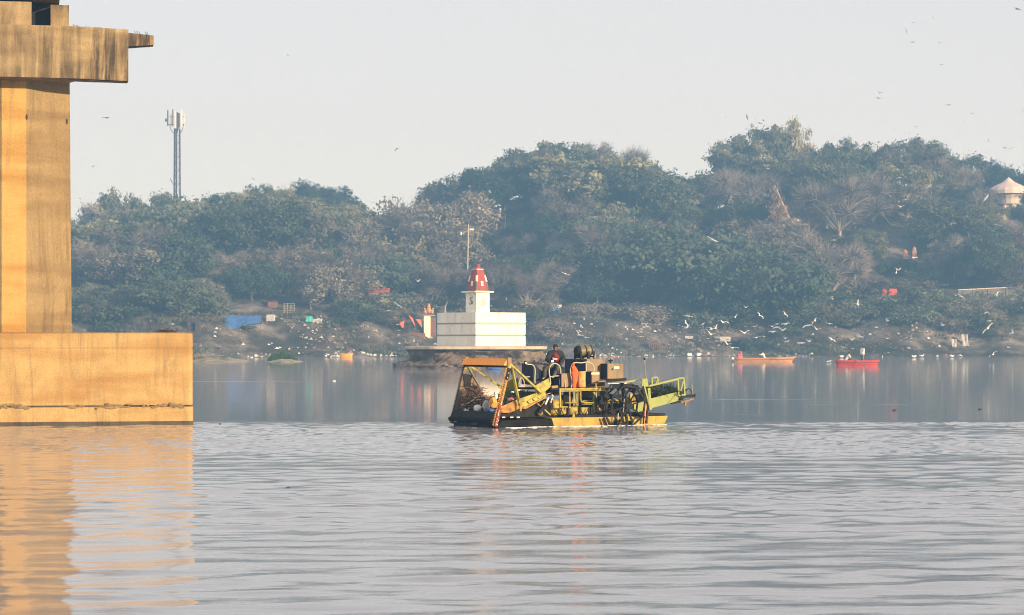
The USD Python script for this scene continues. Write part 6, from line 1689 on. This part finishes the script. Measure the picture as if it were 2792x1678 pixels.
tb1 = np.array([tb0[0], -tb0[1], tb0[2]])
ves('top_beam', MB().hexa([tb0 + [-.09, 0, -.10], tb1 + [-.09, 0, -.10], tb1 + [.12, 0, -.10], tb0 + [.12, 0, -.10], tb0 + [.03, 0, .11], tb1 + [.03, 0, .11], tb1 + [.12, 0, .11], tb0 + [.12, 0, .11]]).get(), 'orange_paint')
ves('beam_rubber', MB().bar(tb0 + [0.03, 0, -.135], tb1 + [0.03, 0, -.135], 0.10, 0.06).get(), 'black_steel')
for p in (tb0, tb1):
    ves('end_bracket', MB().cbox(p + [.10, 0, -.02], (0.16, 0.09, 0.34), 0.02).get(), 'brown_panel')
rail(arc([tb0 * [1, 0, 1] + [0, .75, .1], tb0 * [1, 0, 1] + [0, .60, .17], tb0 * [1, 0, 1] + [0, .42, .1]], n=8), 0.012, 'grey_steel', 'beam_handle')
# hydraulic ram under the chute
sq(c1(1925, 840, 1.05), c1(1862, 975, 1.05), 0.045, 'white_plastic', 'ram_rod')
sq(c1(1865, 970, 1.05), c1(1750, 1120, 1.05), 0.10, 'black_steel', 'ram_cylinder')
ves('ram_foot', MB().ball(c1(1775, 1120, 1.02), (.10, .06, .10), 2).get(), 'brown_panel')
sq(c1(1850, 1060, 1.02), c1(1960, 1160, 1.02), 0.04, 'yellow_paint', 'link_arm')
for u0_, v0_, u1_, v1_ in ((1720, 950, 1790, 1010), (1790, 1010, 1850, 900), (1880, 780, 1960, 760)):
    sq(c1(u0_, v0_, 1.0), c1(u1_, v1_, 1.0), 0.03, 'rust', 'link_arm')
ves('turntable', crumple(trimesh.Trimesh(*MB().cbox(c2(620, 1200, .6), (0.45, 0.6, 0.30), 0.08).get()), 0.03, 6, 2, 1), 'black_steel')
ves('joint_cover', MB().tube([c2(600, 1130, .85), c2(740, 1110, .85)], 0.05, 8).get(), 'rust')
rail(arc([c2(610, 1290, 1.0), c2(640, 1330, 1.0), c2(610, 1400, 1.0), c2(595, 1470, 1.0)], n=8), 0.02, 'white_plastic', 'hose')
for u in (1100, 1250, 1370):
    ves('bow_tag', MB().cbox(c1(u, 1205, 1.44), (0.11, 0.02, 0.04), 0.006).get(), 'white_plastic')
# things carried: each lies on the vessel
def on_board(name, mesh, mat, label, cat, smooth=True):
    v, f = mesh if isinstance(mesh, tuple) else (np.array(mesh.vertices), np.array(mesh.faces))
    return obj(name, (to_world(v), f), mat, smooth=smooth, label=label, category=cat)
cl = np.array([c2(1105, 600, 1.0), c2(1095, 640, 1.02), c2(1120, 720, 1.03), c2(1135, 800, 1.04), c2(1140, 900, 1.04), c2(1130, 1000, 1.03), c2(1125, 1130, 1.02)])
wd = np.array([18, 55, 62, 66, 58, 48, 44]) / 8.233 / 84 * 1.08
mb = MB().tube(arc(cl, n=22), np.interp(np.linspace(0, 1, 22), np.linspace(0, 1, 7), wd), 12)
v, f = mb.get()
v[:, 1] = cl[:, 1].mean() + (v[:, 1] - cl[:, 1].mean()) * 0.55
on_board('draped_cloth', crumple((v, f), 0.028, 9, 5), 'cloth_orange', 'bright orange cloth hung over the tube rail in front of engine', 'cloth')
A, Bq = c2(1205, 770, .95), c2(1385, 1120, .95)
m = trimesh.creation.cylinder(radius=1, height=1, sections=20)
m = m.subdivide().subdivide()
v = np.array(m.vertices) * [(Bq[0] - A[0]) * .46, .13, A[2] - Bq[2]] + (A + Bq) / 2 + [0, .05, 0]
on_board('filled_sack', crumple((v, np.array(m.faces)), 0.022, 7, 9), 'sack_orange', 'upright bright orange sack with pale patches beside the hanging cloth', 'sack')
v, f = crumple(MB().ball(c1(622, 1035, .2), (.125, .12, .10), 3).get(), 0.03, 8, 4)
on_board('white_bundle', (v, f), 'white_plastic', 'round white plastic bundle caught on the front scoop', 'bundle')
v, f = crumple(MB().ball(c1(905, 935, .95), (.13, .10, .17), 3).get(), 0.055, 6, 6)
on_board('amber_cloth', (v, f), 'cloth_amber', 'amber orange cloth lump caught on the conveyor foot', 'cloth')
v, f = crumple(MB().ball(c1(770, 985, .55), (.11, .10, .17), 3).get(), 0.05, 6, 7)
on_board('grey_bundle', (v, f), 'sheet_grey', 'grey sheet bundle between white bundle and amber cloth', 'bundle')
v, f = crumple(MB().ball(c1(960, 820, .5), (.05, .05, .09), 2).get(), 0.03, 9, 8)
on_board('pale_rag', (v, f), 'white_plastic', 'pale rag on top of the amber cloth lump', 'rag')
v, f = crumple(MB().ball(c1(860, 1075, .9), (.15, .10, .055), 2).get(), 0.03, 9, 8)
on_board('blue_rag', (v, f), 'tarp_blue', 'dull blue rag under the amber cloth lump', 'rag')
v, f = crumple(MB().ball(c1(1225, 880, .5), (.10, .12, .07), 2).get(), 0.04, 8, 3)
on_board('pink_rag', (v, f), 'cloth_pink', 'dull pink rag riding up the front conveyor', 'rag')
v, f = crumple(MB().ball(c1(1262, 740, .2), (.05, .05, .035), 2).get(), 0.02, 9, 5)
on_board('white_scrap', (v, f), 'white_plastic', 'small white scrap higher up the front conveyor', 'scrap')
def weeds(name, label, spots, n, mat, seed, h=0.16):
    rng = np.random.default_rng(seed); V_, F_ = [], []
    for k in range(n):
        c, r = spots[rng.integers(len(spots))]
        a = c + rng.normal(0, 1, 3) * r
        d = rng.normal(0, 1, 3) * h * [1, 1, .8]
        s_ = np.cross(d, rng.normal(0, 1, 3)); s_ *= 0.014 / (np.linalg.norm(s_) + 1e-9)
        V_.append([a - s_, a + s_, a + d + s_ * .6, a + d - s_ * .6]); F_.append([[4 * k, 4 * k + 1, 4 * k + 2], [4 * k, 4 * k + 2, 4 * k + 3]])
    obj(name, (to_world(np.array(V_).reshape(-1, 3)), np.array(F_).reshape(-1, 3)), mat, label=label, category='weeds', kind='stuff')
weeds('brown_weeds', 'tangled brown weeds caught at the front of the conveyor', [(c1(560, 720, -.7), np.array([.05, .08, .10])), (c1(610, 830, -.5), np.array([.06, .10, .08])), (c1(720, 890, -.3), np.array([.07, .10, .05])), (c1(460, 960, -1.0), np.array([.05, .10, .08]))], 900, 'leaf_rust', 3)
weeds('belt_weeds', 'dark weeds riding on the front conveyor belt', [(b0_ * (1 - t_) * [1, 0, 1] + b1_ * t_ * [1, 0, 1] + [0, 0, .05], np.array([.12, .40, .03])) for t_ in (.2, .35, .5, .65, .8)], 1500, 'leaf_dark', 4, .11)
weeds('stern_weeds', 'dark green heap of weeds on the stern conveyor', [(c3(u, v, .1), np.array([.10, .30, .05])) for u, v in ((1630, 240), (1700, 210), (1780, 220), (1860, 225), (1910, 235))], 2200, 'leaf_dark', 5, .13)
# operator
W = lambda u, v, b: to_world(c2(u, v, b))
face = np.array([-0.10, -0.93, -0.28])
J = dict(head=W(697, 238, .34), neck=W(692, 322, .28), chest=W(698, 430, .24), pelvis=W(694, 640, .14), shl=W(574, 366, .25), shr=W(822, 366, .25),
         ell=W(512, 500, .34), wrl=W(580, 560, .50), elr=W(872, 470, .33), wrr=W(826, 566, .50), hipl=W(640, 650, .16), hipr=W(752, 650, .16),
         knl=W(470, 668, .46), anl=W(446, 905, .44), tol=W(412, 930, .60), knr=W(748, 690, .52), anr=W(664, 862, .60), tor=W(625, 905, .74))
pt, Jl, f_, rt_, up_, base = person('seated man in dark jacket over maroon shirt on the harvester console', J, 0.88, face,
    [('trousers', 'trousers_grey', 'trousers', .028), ('jacket', 'jacket_navy', 'jacket', .042), ('shirt', 'shirt_maroon', 'front', 0), ('shoes', 'grey_steel', 'shoes', 0)])
bc = Jl['chest'] + f_ * .195 * .88 - np.array([0, 0, .045])
mb = MB()
for dz in (-.012, .022):
    mb.bar(bc - rt_ * .075 + [0, 0, dz], bc + rt_ * .080 + [0, 0, dz + .02], 0.012, 0.020)
obj('shirt_stripes', mb.get(), 'white_plastic', pt)
v, f = MB().cbox((0, 0, 0), (.09, .05, .075), .01).get()
obj('white_cup', (v + W(628, 540, .58), f), 'white_plastic', label='small white cup in the hand of the seated operator', category='cup')

# ---------------------------------------------------------------- rowing boats and the people in them
def seated(c, ang, s, lean=0.0, arms='row', z=0.0):
    """Joints of a sitter: c = point under the seat, facing ang in the plane."""
    f = np.array([math.cos(ang), math.sin(ang), 0]); r = np.array([f[1], -f[0], 0]); u = np.array([0, 0, 1.0]); c = np.asarray(c, float)
    P = lambda a, b, h: c + (f * a + r * b + u * h) * s
    J = dict(pelvis=P(0, 0, .12), chest=P(.06 + lean, 0, .42), neck=P(.09 + lean * 1.6, 0, .60), head=P(.12 + lean * 1.9, 0, .76))
    for x, sg in (('l', -1), ('r', 1)):
        J['sh' + x] = P(.08 + lean * 1.5, sg * .19, .56); J['hip' + x] = P(.02, sg * .10, .10); J['kn' + x] = P(.40, sg * .14, .26); J['an' + x] = P(.46, sg * .13, -.12); J['to' + x] = P(.62, sg * .13, -.14)
        if arms == 'row':
            J['el' + x] = P(.28 + lean, sg * .26, .40); J['wr' + x] = P(.50 + lean, sg * .18, .44)
        else:
            J['el' + x] = P(.12 + lean, sg * .27, .32); J['wr' + x] = P(.33 + lean, sg * .14, .24)
    return J, f
def standing(c, ang, s):
    f = np.array([math.cos(ang), math.sin(ang), 0]); r = np.array([f[1], -f[0], 0]); u = np.array([0, 0, 1.0]); c = np.asarray(c, float)
    P = lambda a, b, h: c + (f * a + r * b + u * h) * s
    J = dict(pelvis=P(0, 0, .93), chest=P(.0, 0, 1.25), neck=P(.02, 0, 1.45), head=P(.05, 0, 1.60))
    for x, sg in (('l', -1), ('r', 1)):
        J['sh' + x] = P(0, sg * .20, 1.40); J['hip' + x] = P(0, sg * .10, .90); J['kn' + x] = P(.04, sg * .11, .48); J['an' + x] = P(0, sg * .11, .07); J['to' + x] = P(.16, sg * .12, .03)
        J['el' + x] = P(-.02 + (.12 if x == 'l' else 0), sg * .27, 1.12); J['wr' + x] = P(.10 + (.18 if x == 'l' else 0), sg * .24, .90 + (.12 if x == 'l' else 0))
    return J, f
def canoe(label, px0, px1, py_w, h, mat, W_, sheer, rz, tilt=0.0):
    d = depth_of_water(py_w)
    c = at((px0 + px1) / 2, py_w, d); L_ = size(px1 - px0, d) / math.cos(rz)
    t = thing('canoe', label, 'canoe', (c[0], d, 0), rz)
    v, f, o, i = hull(L_, W_, h, sheer, 0.16, tilt=tilt)
    obj('hull', (v, f), mat, t)
    for k in (0, 5):
        obj('gunwale', MB().tube(o[:, k] + [0, 0, .02], 0.045, 5).get(), mat, t)
    obj('rub_strip', MB().tube(o[:, 0] * [1, 1.0, 1] * [1, 1, .62] + [0, -.02, 0], 0.03, 5).get(), 'wood_dark', t)
    for x in (-.30, .05, .36):
        k = int(round((x + 1) / 2 * 16)); w = abs(o[k, 0, 1]) * 1.8
        obj('thwart', MB().cbox((x * L_ / 2, 0, h * .62), (.28, w, .05), .012).get(), 'wood_dark', t)
    return t, np.array([c[0], d, 0]), L_, h
t, cO, LO, hO = canoe('long tan-orange canoe with a raised stern near the far bank', 1996, 2169, 987.7, 0.50, 'boat_orange', 1.1, 0.10, 0.06, 0.08)
obj('bow_cap', MB().cbox((-LO / 2 + .06, 0, .48), (.26, .34, .32), .05).get(), 'boat_white', t)
t2, cR, LR, hR = canoe('short bright red canoe rowing right of the tan canoe', 2275, 2398, 997, 0.52, 'boat_red', 1.15, 0.06, -0.03)
def px_in(c, px, d): return np.array([(px - CX) / F * d, d, 0])
d1, d2 = cO[1], cR[1]
J, f = seated(px_in(cO, 2021, d1) + [0, 0, hO * .95], math.radians(200), 1.12)
person('woman in pink with covered head sitting at the bow of the tan canoe', J, 1.12, f, [('skirt', 'cloth_pink', 'trousers', .05), ('blouse', 'cloth_pink', 'jacket', .03), ('shawl', 'cloth_pink', 'shawl', 0)], edge=.05)
J, f = seated(px_in(cO, 2084, d1) + [0, 0, hO * .92], math.radians(185), 1.2, lean=.06)
person('dark-haired rower in white shirt amidships in the tan canoe', J, 1.15, f, [('trousers', 'trousers_grey', 'trousers', .015), ('shirt', 'cloth_white', 'jacket', .03)], edge=.05)
J, f = seated(px_in(cR, 2307, d2) + [0, 0, hR * .92], math.radians(-12), 1.2, lean=.12)
person('rower in white bending forward in the red canoe', J, 1.12, f, [('trousers', 'trousers_grey', 'trousers', .015), ('shirt', 'cloth_white', 'shirt', .03)], edge=.05)
J, f = standing(px_in(cR, 2352, d2) + [0, 0, .30], math.radians(215), 1.10)
person('man in white shirt standing in the red canoe', J, 1.06, f, [('trousers', 'cloth_teal', 'trousers', .02), ('shirt', 'cloth_white', 'jacket', .03)], edge=.05)
def oar(a, b, label):
    a, b = np.asarray(a, float), np.asarray(b, float)
    t = thing('oar', label, 'oar', a)
    obj('shaft', MB().tube([(0, 0, 0), b - a], 0.035, 6).get(), 'bark_pale', t)
    e = b - a; u = e / np.linalg.norm(e)
    obj('blade', MB().bar(e - u * .02, e + u * .55, 0.20, 0.035).get(), 'bark_pale', t)
oar(px_in(cO, 2100, d1) + [0, -.3, .75], px_in(cO, 2120, d1) + [0, -1.6, .12], 'pale oar dipping beside the rower in the tan canoe')
oar(px_in(cO, 2112, d1) + [0, .2, 1.05], px_in(cO, 2136, d1) + [0, .2, .66], 'pale pole resting on the stern of the tan canoe')
oar(px_in(cR, 2322, d2) + [0, -.3, .85], px_in(cR, 2358, d2) + [0, -1.7, .0], 'dark-tipped oar trailing from the red canoe')
# yellow boat drawn up at the shore
d = depth_of_water(975.5)
c = at(943, 975.5, d)
t = thing('moored_boat', 'small empty yellow boat at the littered shore left of shrine', 'boat', (c[0], d, 0))
v, f, o, i = hull(size(38, d), 1.2, .62, .12, .2)
obj('hull', (v, f), 'boat_yellow', t)
for k in (0, 5):
    obj('gunwale', MB().tube(o[:, k] + [0, 0, .02], 0.05, 5).get(), 'boat_yellow', t)
obj('thwart', MB().cbox((0.1, 0, .5), (.7, 1.0, .10), .02).get(), 'wood_dark', t)

# ---------------------------------------------------------------- birds
def bird(pose):
    """Bird flying along -x: body, tail, head and bill, two wings of three panels each. Span about 1.05 m."""
    mb = MB()
    if pose == 'swim':
        mb.lathe([(0.0, -.22), (.05, -.20), (.105, -.08), (.115, .02), (.08, .14), (.035, .22), (0, .26)], (0, 0, 0), 10)
        v = mb.v[0]; mb.v[0] = np.stack([v[:, 2], v[:, 1], v[:, 0] * .9 + .05], -1)
        mb.ball((-.22, 0, .17), (.06, .05, .055), 1).tube([(-.17, 0, .06), (-.21, 0, .15)], [.05, .04], 6).tube([(-.27, 0, .165), (-.34, 0, .155)], [.016, .005], 5)
        mb.hexa([(.05, -.10, .10), (.30, -.03, .12), (.30, .03, .12), (.05, .10, .10), (.0, -.08, .16), (.34, -.01, .15), (.34, .01, .15), (.0, .08, .16)])
        return mb.get()
    mb.lathe([(0.0, -.20), (.045, -.17), (.07, -.06), (.07, .04), (.045, .15), (.015, .23), (0, .24)], (0, 0, 0), 8)
    v = mb.v[0]; mb.v[0] = np.stack([v[:, 2], v[:, 1], v[:, 0]], -1)
    mb.ball((-.22, 0, .02), (.05, .042, .042), 1).tube([(-.265, 0, .015), (-.32, 0, .005)], [.014, .004], 5)
    mb.hexa([(.18, -.03, -.008), (.36, -.085, -.004), (.36, .085, -.004), (.18, .03, -.008), (.18, -.03, .012), (.36, -.085, .004), (.36, .085, .004), (.18, .03, .012)])
    ang = {'glide': (12, -2, -14), 'arch': (38, -6, -42), 'up': (52, 44, 30), 'down': (-18, -34, -46), 'vee': (34, 30, 22), 'flat': (4, 2, 0), 'low': (8, -22, -44)}[pose]
    for sg in (-1, 1):
        y, z = .05, .02
        ch = [(-.11, .15), (-.16, .11), (-.10, .11), (.04, .09)]
        ln = (.16, .20, .17)
        st = [(y, z)]
        for a_, l in zip(ang, ln):
            y += l * math.cos(math.radians(a_)); z += l * math.sin(math.radians(a_)); st.append((y, z))
        for k in range(3):
            (y0, z0), (y1, z1) = st[k], st[k + 1]
            a0, b0 = ch[k]; a1, b1 = ch[k + 1]
            p = [(a0, sg * y0, z0 - .006), (b0, sg * y0, z0 - .006), (b1, sg * y1, z1 - .004), (a1, sg * y1, z1 - .004), (a0, sg * y0, z0 + .012), (b0, sg * y0, z0 + .006), (b1, sg * y1, z1 + .003), (a1, sg * y1, z1 + .006)]
            if sg < 0: p = [p[i] for i in (3, 2, 1, 0, 7, 6, 5, 4)]
            mb.hexa(p)
    return mb.get()
_birds = {}
BIRDS = []
POSE_WORDS = {'glide': 'gliding', 'arch': 'with arched wings', 'up': 'with raised wings', 'down': 'beating its wings down', 'vee': 'with vee-shaped wings', 'flat': 'with level wings', 'low': 'with drooping wing tips', 'swim': 'floating on the water'}
def where(px, py):
    if py < 330 and px > 1900: return 'in the sky over the right-hand trees'
    if px < 1300 and py < 560: return 'in the sky over the left-hand trees'
    if py < 560 and px > 1900: return 'above the tree tops at right'
    if py < 760: return 'against the right-hand trees' if px > 1700 else 'against the middle trees'
    for a, b, t_ in ((0, 1200, 'left of the shrine'), (1200, 1560, 'over the seated operator'), (1560, 1860, 'over the stern conveyor'), (1860, 1990, 'above the two white crates'), (1990, 2070, 'over the bow of the tan canoe'), (2070, 2180, 'over the stern of the tan canoe'),
                    (2180, 2280, 'between the two canoes'), (2280, 2410, 'over the red canoe'), (2410, 2600, 'right of the red canoe'), (2600, 2800, 'by the right-hand bank')):
        if a <= px < b: return t_
    return 'over the river'
def gull(px, py, wpx, pose, dark=False, bank=0.0, rz=None, pitch=0.0):
    mat = 'feather_dark' if dark else 'feather_white'
    span = 1.05 if pose not in ('swim', 'side') else .6
    d = min(max(F * span / max(wpx, 4.0), 120.0), 520.0 if dark else 408.0)
    if pose == 'swim':
        d = min(depth_of_water(py + 3), 408.0)
    k = F * span / max(wpx, 4.0) / d
    sc = min(max(1.0 / k, 0.45), 1.9)
    sc *= 1.35 if not dark else 1.3
    c = at(px, py, d)
    key = (pose, dark)
    if rz is None:
        rz = (0.5 if (int(px * 7 + py) % 2) else -0.4) + (math.pi / 2 if pose not in ('swim',) else 0)
    word = 'dark bird' if dark else 'white gull'
    text = f'{word} {POSE_WORDS[pose]} {where(px, py)}'
    grp = 'dark birds in the sky' if dark else 'white gulls over the river'
    if key not in _birds:
        x = UsdGeom.Xform.Define(stage, _path('crow' if dark else 'gull', None))
        p = custom(x.GetPrim(), text, 'bird', grp)
        obj('plumage', bird(pose), mat, p, smooth=30)
        x.AddTranslateOp(opSuffix='at').Set(Gf.Vec3d(*map(float, c)))
        x.AddRotateXYZOp(opSuffix='turn').Set(Gf.Vec3f(bank, pitch, math.degrees(rz)))
        x.AddScaleOp(opSuffix='size').Set(Gf.Vec3f(sc, sc, sc))
        _birds[key] = p
    else:
        p = dup(_birds[key], c, rz, (sc, sc, sc), group=grp, tilt=(bank, pitch))
    BIRDS.append((text, px, lambda t_, p=p: p.SetCustomDataByKey('label', t_)))
A_ = lambda u, v: (1780 + u / 4.411, 820 + v / 4.411)
B_ = lambda u, v: (2250 + u / 4.557, 760 + v / 4.557)
C_ = lambda u, v: (1900 + u / 2.558, 280 + v / 2.558)
D_ = lambda u, v: (1900 + u / 2.769, v / 2.769)
E_ = lambda u, v: (500 + u / 3.529, 760 + v / 3.529)
G_ = lambda u, v: (1400 + u / 4.117, 760 + v / 4.117)
H_ = lambda u, v: (1080 + u / 2.603, 330 + v / 2.603)
for u, v, w, pose, bank in ((425, 190, 100, 'glide', 8), (395, 270, 70, 'arch', 62), (400, 330, 90, 'vee', -10), (600, 285, 50, 'flat', -35), (845, 262, 110, 'arch', 8), (990, 200, 60, 'vee', -25), (1120, 85, 50, 'vee', 0), (705, 335, 90, 'glide', 10), (757, 322, 60, 'up', -20),
                            (700, 405, 85, 'vee', 15), (660, 455, 50, 'flat', 0), (1285, 180, 90, 'arch', 42), (1590, 165, 72, 'arch', 50), (1220, 315, 45, 'flat', 0), (1100, 390, 100, 'vee', 0), (1245, 445, 80, 'glide', -8), (1335, 430, 50, 'flat', 5), (1437, 310, 70, 'glide', 0), (1495, 285, 52, 'arch', 0),
                            (1490, 322, 80, 'low', -5), (1595, 285, 90, 'arch', -5), (1560, 360, 90, 'vee', 0), (1440, 380, 90, 'arch', 0), (1950, 245, 75, 'arch', -52), (1865, 300, 110, 'low', -6), (2125, 280, 60, 'glide', 5), (1970, 345, 70, 'vee', 20), (2150, 470, 85, 'arch', 32), (1590, 460, 50, 'up', 0),
                            (1615, 495, 60, 'arch', -15), (1785, 515, 90, 'arch', 3), (1880, 490, 70, 'vee', 0), (898, 525, 75, 'vee', 18), (960, 568, 110, 'glide', 4), (460, 503, 32, 'flat', 20), (2395, 475, 50, 'up', 0), (1900, 692, 62, 'flat', 15), (2460, 42, 60, 'down', 30)):
    gull(*A_(u, v), w / 4.411, pose, bank=bank)
for u, v, w, pose, bank in ((405, 320, 85, 'up', 50), (770, 530, 60, 'up', 20), (435, 725, 90, 'arch', 22), (335, 765, 55, 'vee', -10), (80, 760, 80, 'glide', 25), (55, 565, 62, 'glide', 5), (230, 857, 42, 'flat', 0), (1240, 180, 32, 'vee', 0), (1620, 212, 42, 'vee', 20), (1690, 225, 90, 'flat', 30),
                            (2140, 180, 70, 'down', -60), (2330, 255, 52, 'low', 0), (2010, 418, 65, 'down', 0), (2045, 530, 62, 'arch', 0), (2020, 620, 130, 'glide', -45), (2330, 675, 70, 'up', -60), (1455, 585, 62, 'up', 20), (1825, 748, 32, 'flat', 0), (2085, 945, 95, 'arch', -35), (705, 1000, 70, 'up', 60), (2465, 565, 24, 'flat', 0)):
    gull(*B_(u, v), w / 4.557, pose, bank=bank)
for u, v, w in ((1105, 975, 48), (1200, 965, 44), (1395, 966, 26), (1575, 968, 40), (205, 975, 44), (30, 1035, 22), (60, 1028, 22)):
    gull(*B_(u, v), w / 4.557, 'swim', rz=0.2 if u % 2 else 2.8)
for u, v, w, pose, bank in ((470, 385, 28, 'flat', 0), (495, 462, 26, 'flat', 10), (105, 958, 62, 'flat', 28), (710, 822, 36, 'glide', 15), (958, 960, 30, 'low', 0), (1490, 493, 26, 'flat', 0), (1415, 525, 36, 'glide', -10), (1705, 597, 22, 'flat', 0), (1458, 678, 30, 'flat', 0), (1420, 728, 42, 'vee', 5), (2020, 665, 46, 'flat', -50),
                            (1775, 848, 32, 'flat', -12), (2085, 852, 28, 'flat', 0), (2115, 858, 16, 'flat', 0), (1405, 1168, 42, 'vee', 0), (1390, 1190, 40, 'up', -40), (1590, 1328, 20, 'vee', 0)):
    gull(*C_(u, v), w / 2.558, pose, bank=bank)
for u, v, w, pose, bank in ((2245, 842, 62, 'flat', 25), (1203, 1086, 46, 'flat', 18), (155, 1142, 34, 'up', 0), (15, 1310, 44, 'flat', 30)):
    gull(*H_(u, v), w / 2.603, pose, bank=bank)
for u, v, w, pose, bank in ((735, 635, 90, 'vee', 30), (815, 662, 56, 'glide', 10), (1495, 540, 95, 'arch', 35), (1640, 515, 44, 'arch', 0), (1205, 630, 34, 'vee', 0), (1745, 745, 22, 'flat', 0), (1995, 717, 32, 'flat', 15)):
    gull(*G_(u, v), w / 4.117, pose, bank=bank)
for u, v, w, pose, bank in ((2065, 258, 55, 'flat', 35), (2035, 378, 32, 'flat', 30), (1970, 308, 42, 'flat', 0), (2255, 30, 50, 'up', 0), (2385, 565, 32, 'flat', 30), (2060, 440, 40, 'flat', 0), (2070, 500, 40, 'flat', 0)):
    gull(*E_(u, v), w / 3.529, pose, bank=bank)
for u, v, w, pose, bank in ((1170, 278, 22, 'up', 70), (1780, 138, 24, 'up', 50), (215, 885, 18, 'up', 60), (2020, 922, 16, 'flat', 0)):
    gull(*D_(u, v), w / 2.769, pose, bank=bank)
for u, v, w, pose, bank in ((2420, 70, 46, 'glide', 12), (1580, 232, 36, 'flat', 78), (1380, 703, 40, 'vee', 25), (1370, 742, 34, 'glide', 10), (1900, 795, 42, 'arch', -5), (2080, 860, 30, 'arch', 0), (1655, 960, 34, 'glide', 4), (1490, 985, 17, 'flat', 0), (2200, 1065, 32, 'up', 60), (2325, 1118, 30, 'glide', 5), (2372, 1120, 30, 'glide', -8),
                            (378, 885, 32, 'flat', 72), (1630, 322, 36, 'arch', 0), (1635, 172, 20, 'flat', 0), (1845, 488, 30, 'flat', 0), (1832, 322, 28, 'flat', -15), (2466, 835, 20, 'flat', 0)):
    gull(*D_(u, v), w / 2.769, pose, dark=True, bank=bank)
for x, y, w, pose, bank in ((785, 153, 8, 'up', 40), (690, 488, 11, 'down', 20), (1082, 406, 13, 'down', -30), (290, 322, 20, 'glide', 0), (253, 455, 9, 'vee', 0)):
    gull(x, y, w, pose, dark=True, bank=bank)
tell_apart(BIRDS)

# ---------------------------------------------------------------- floating scraps and the harvester's wash
for px, py, w, mat, lab, cat in ((911, 1040, 9, 'white_plastic', 'small white float drifting between pile cap and shrine islet', 'float'), (1350, 1009, 34, 'tarp_blue', 'bright blue bag floating beside the shrine islet under the top beam', 'bag'), (786, 1330, 10, 'hut_dark', 'dark scrap floating on the near rippled water', 'scrap'),
                                 (600, 1157, 8, 'hut_dark', 'dark scrap floating right of the pile cap', 'scrap'), (2440, 1120, 14, 'wood_dark', 'brown scrap floating in the calm water right of harvester', 'scrap'), (2672, 1117, 12, 'wood_dark', 'brown scrap floating near the right edge in calm water', 'scrap')):
    d = depth_of_water(py); c = at(px, py, d); s_ = size(w, d) / 2
    obj('floating_' + cat, crumple(MB().ball(c + [0, 0, s_ * .12], (s_, s_, s_ * .42), 2).get(), s_ * .2, 2 / s_, int(px)), mat, label=lab, category=cat)
rng = np.random.default_rng(9)
MATS['foam'] = usdkit.material(stage, '/World/Looks/foam', {'p': ('principled_bsdf', {'base_color': (.78, .79, .80), 'roughness': .6})}, [], surface='p.BSDF')
mb = MB()
for k in range(130):
    t_ = rng.random() ** 1.3
    a_ = -3.3 + 6.0 * t_
    b_ = 1.47 + abs(rng.normal(0, .22)) + (.15 if a_ < -2.4 else 0)
    q = to_world(np.array([a_, -b_, 0.012]))
    mb.ball(q, (0.03 + .10 * rng.random(), .03, .008 + .010 * rng.random()), 0)
obj('bow_foam', mb.get(), 'foam', label='thin white foam along the near side of the weed harvester', category='foam', kind='stuff')
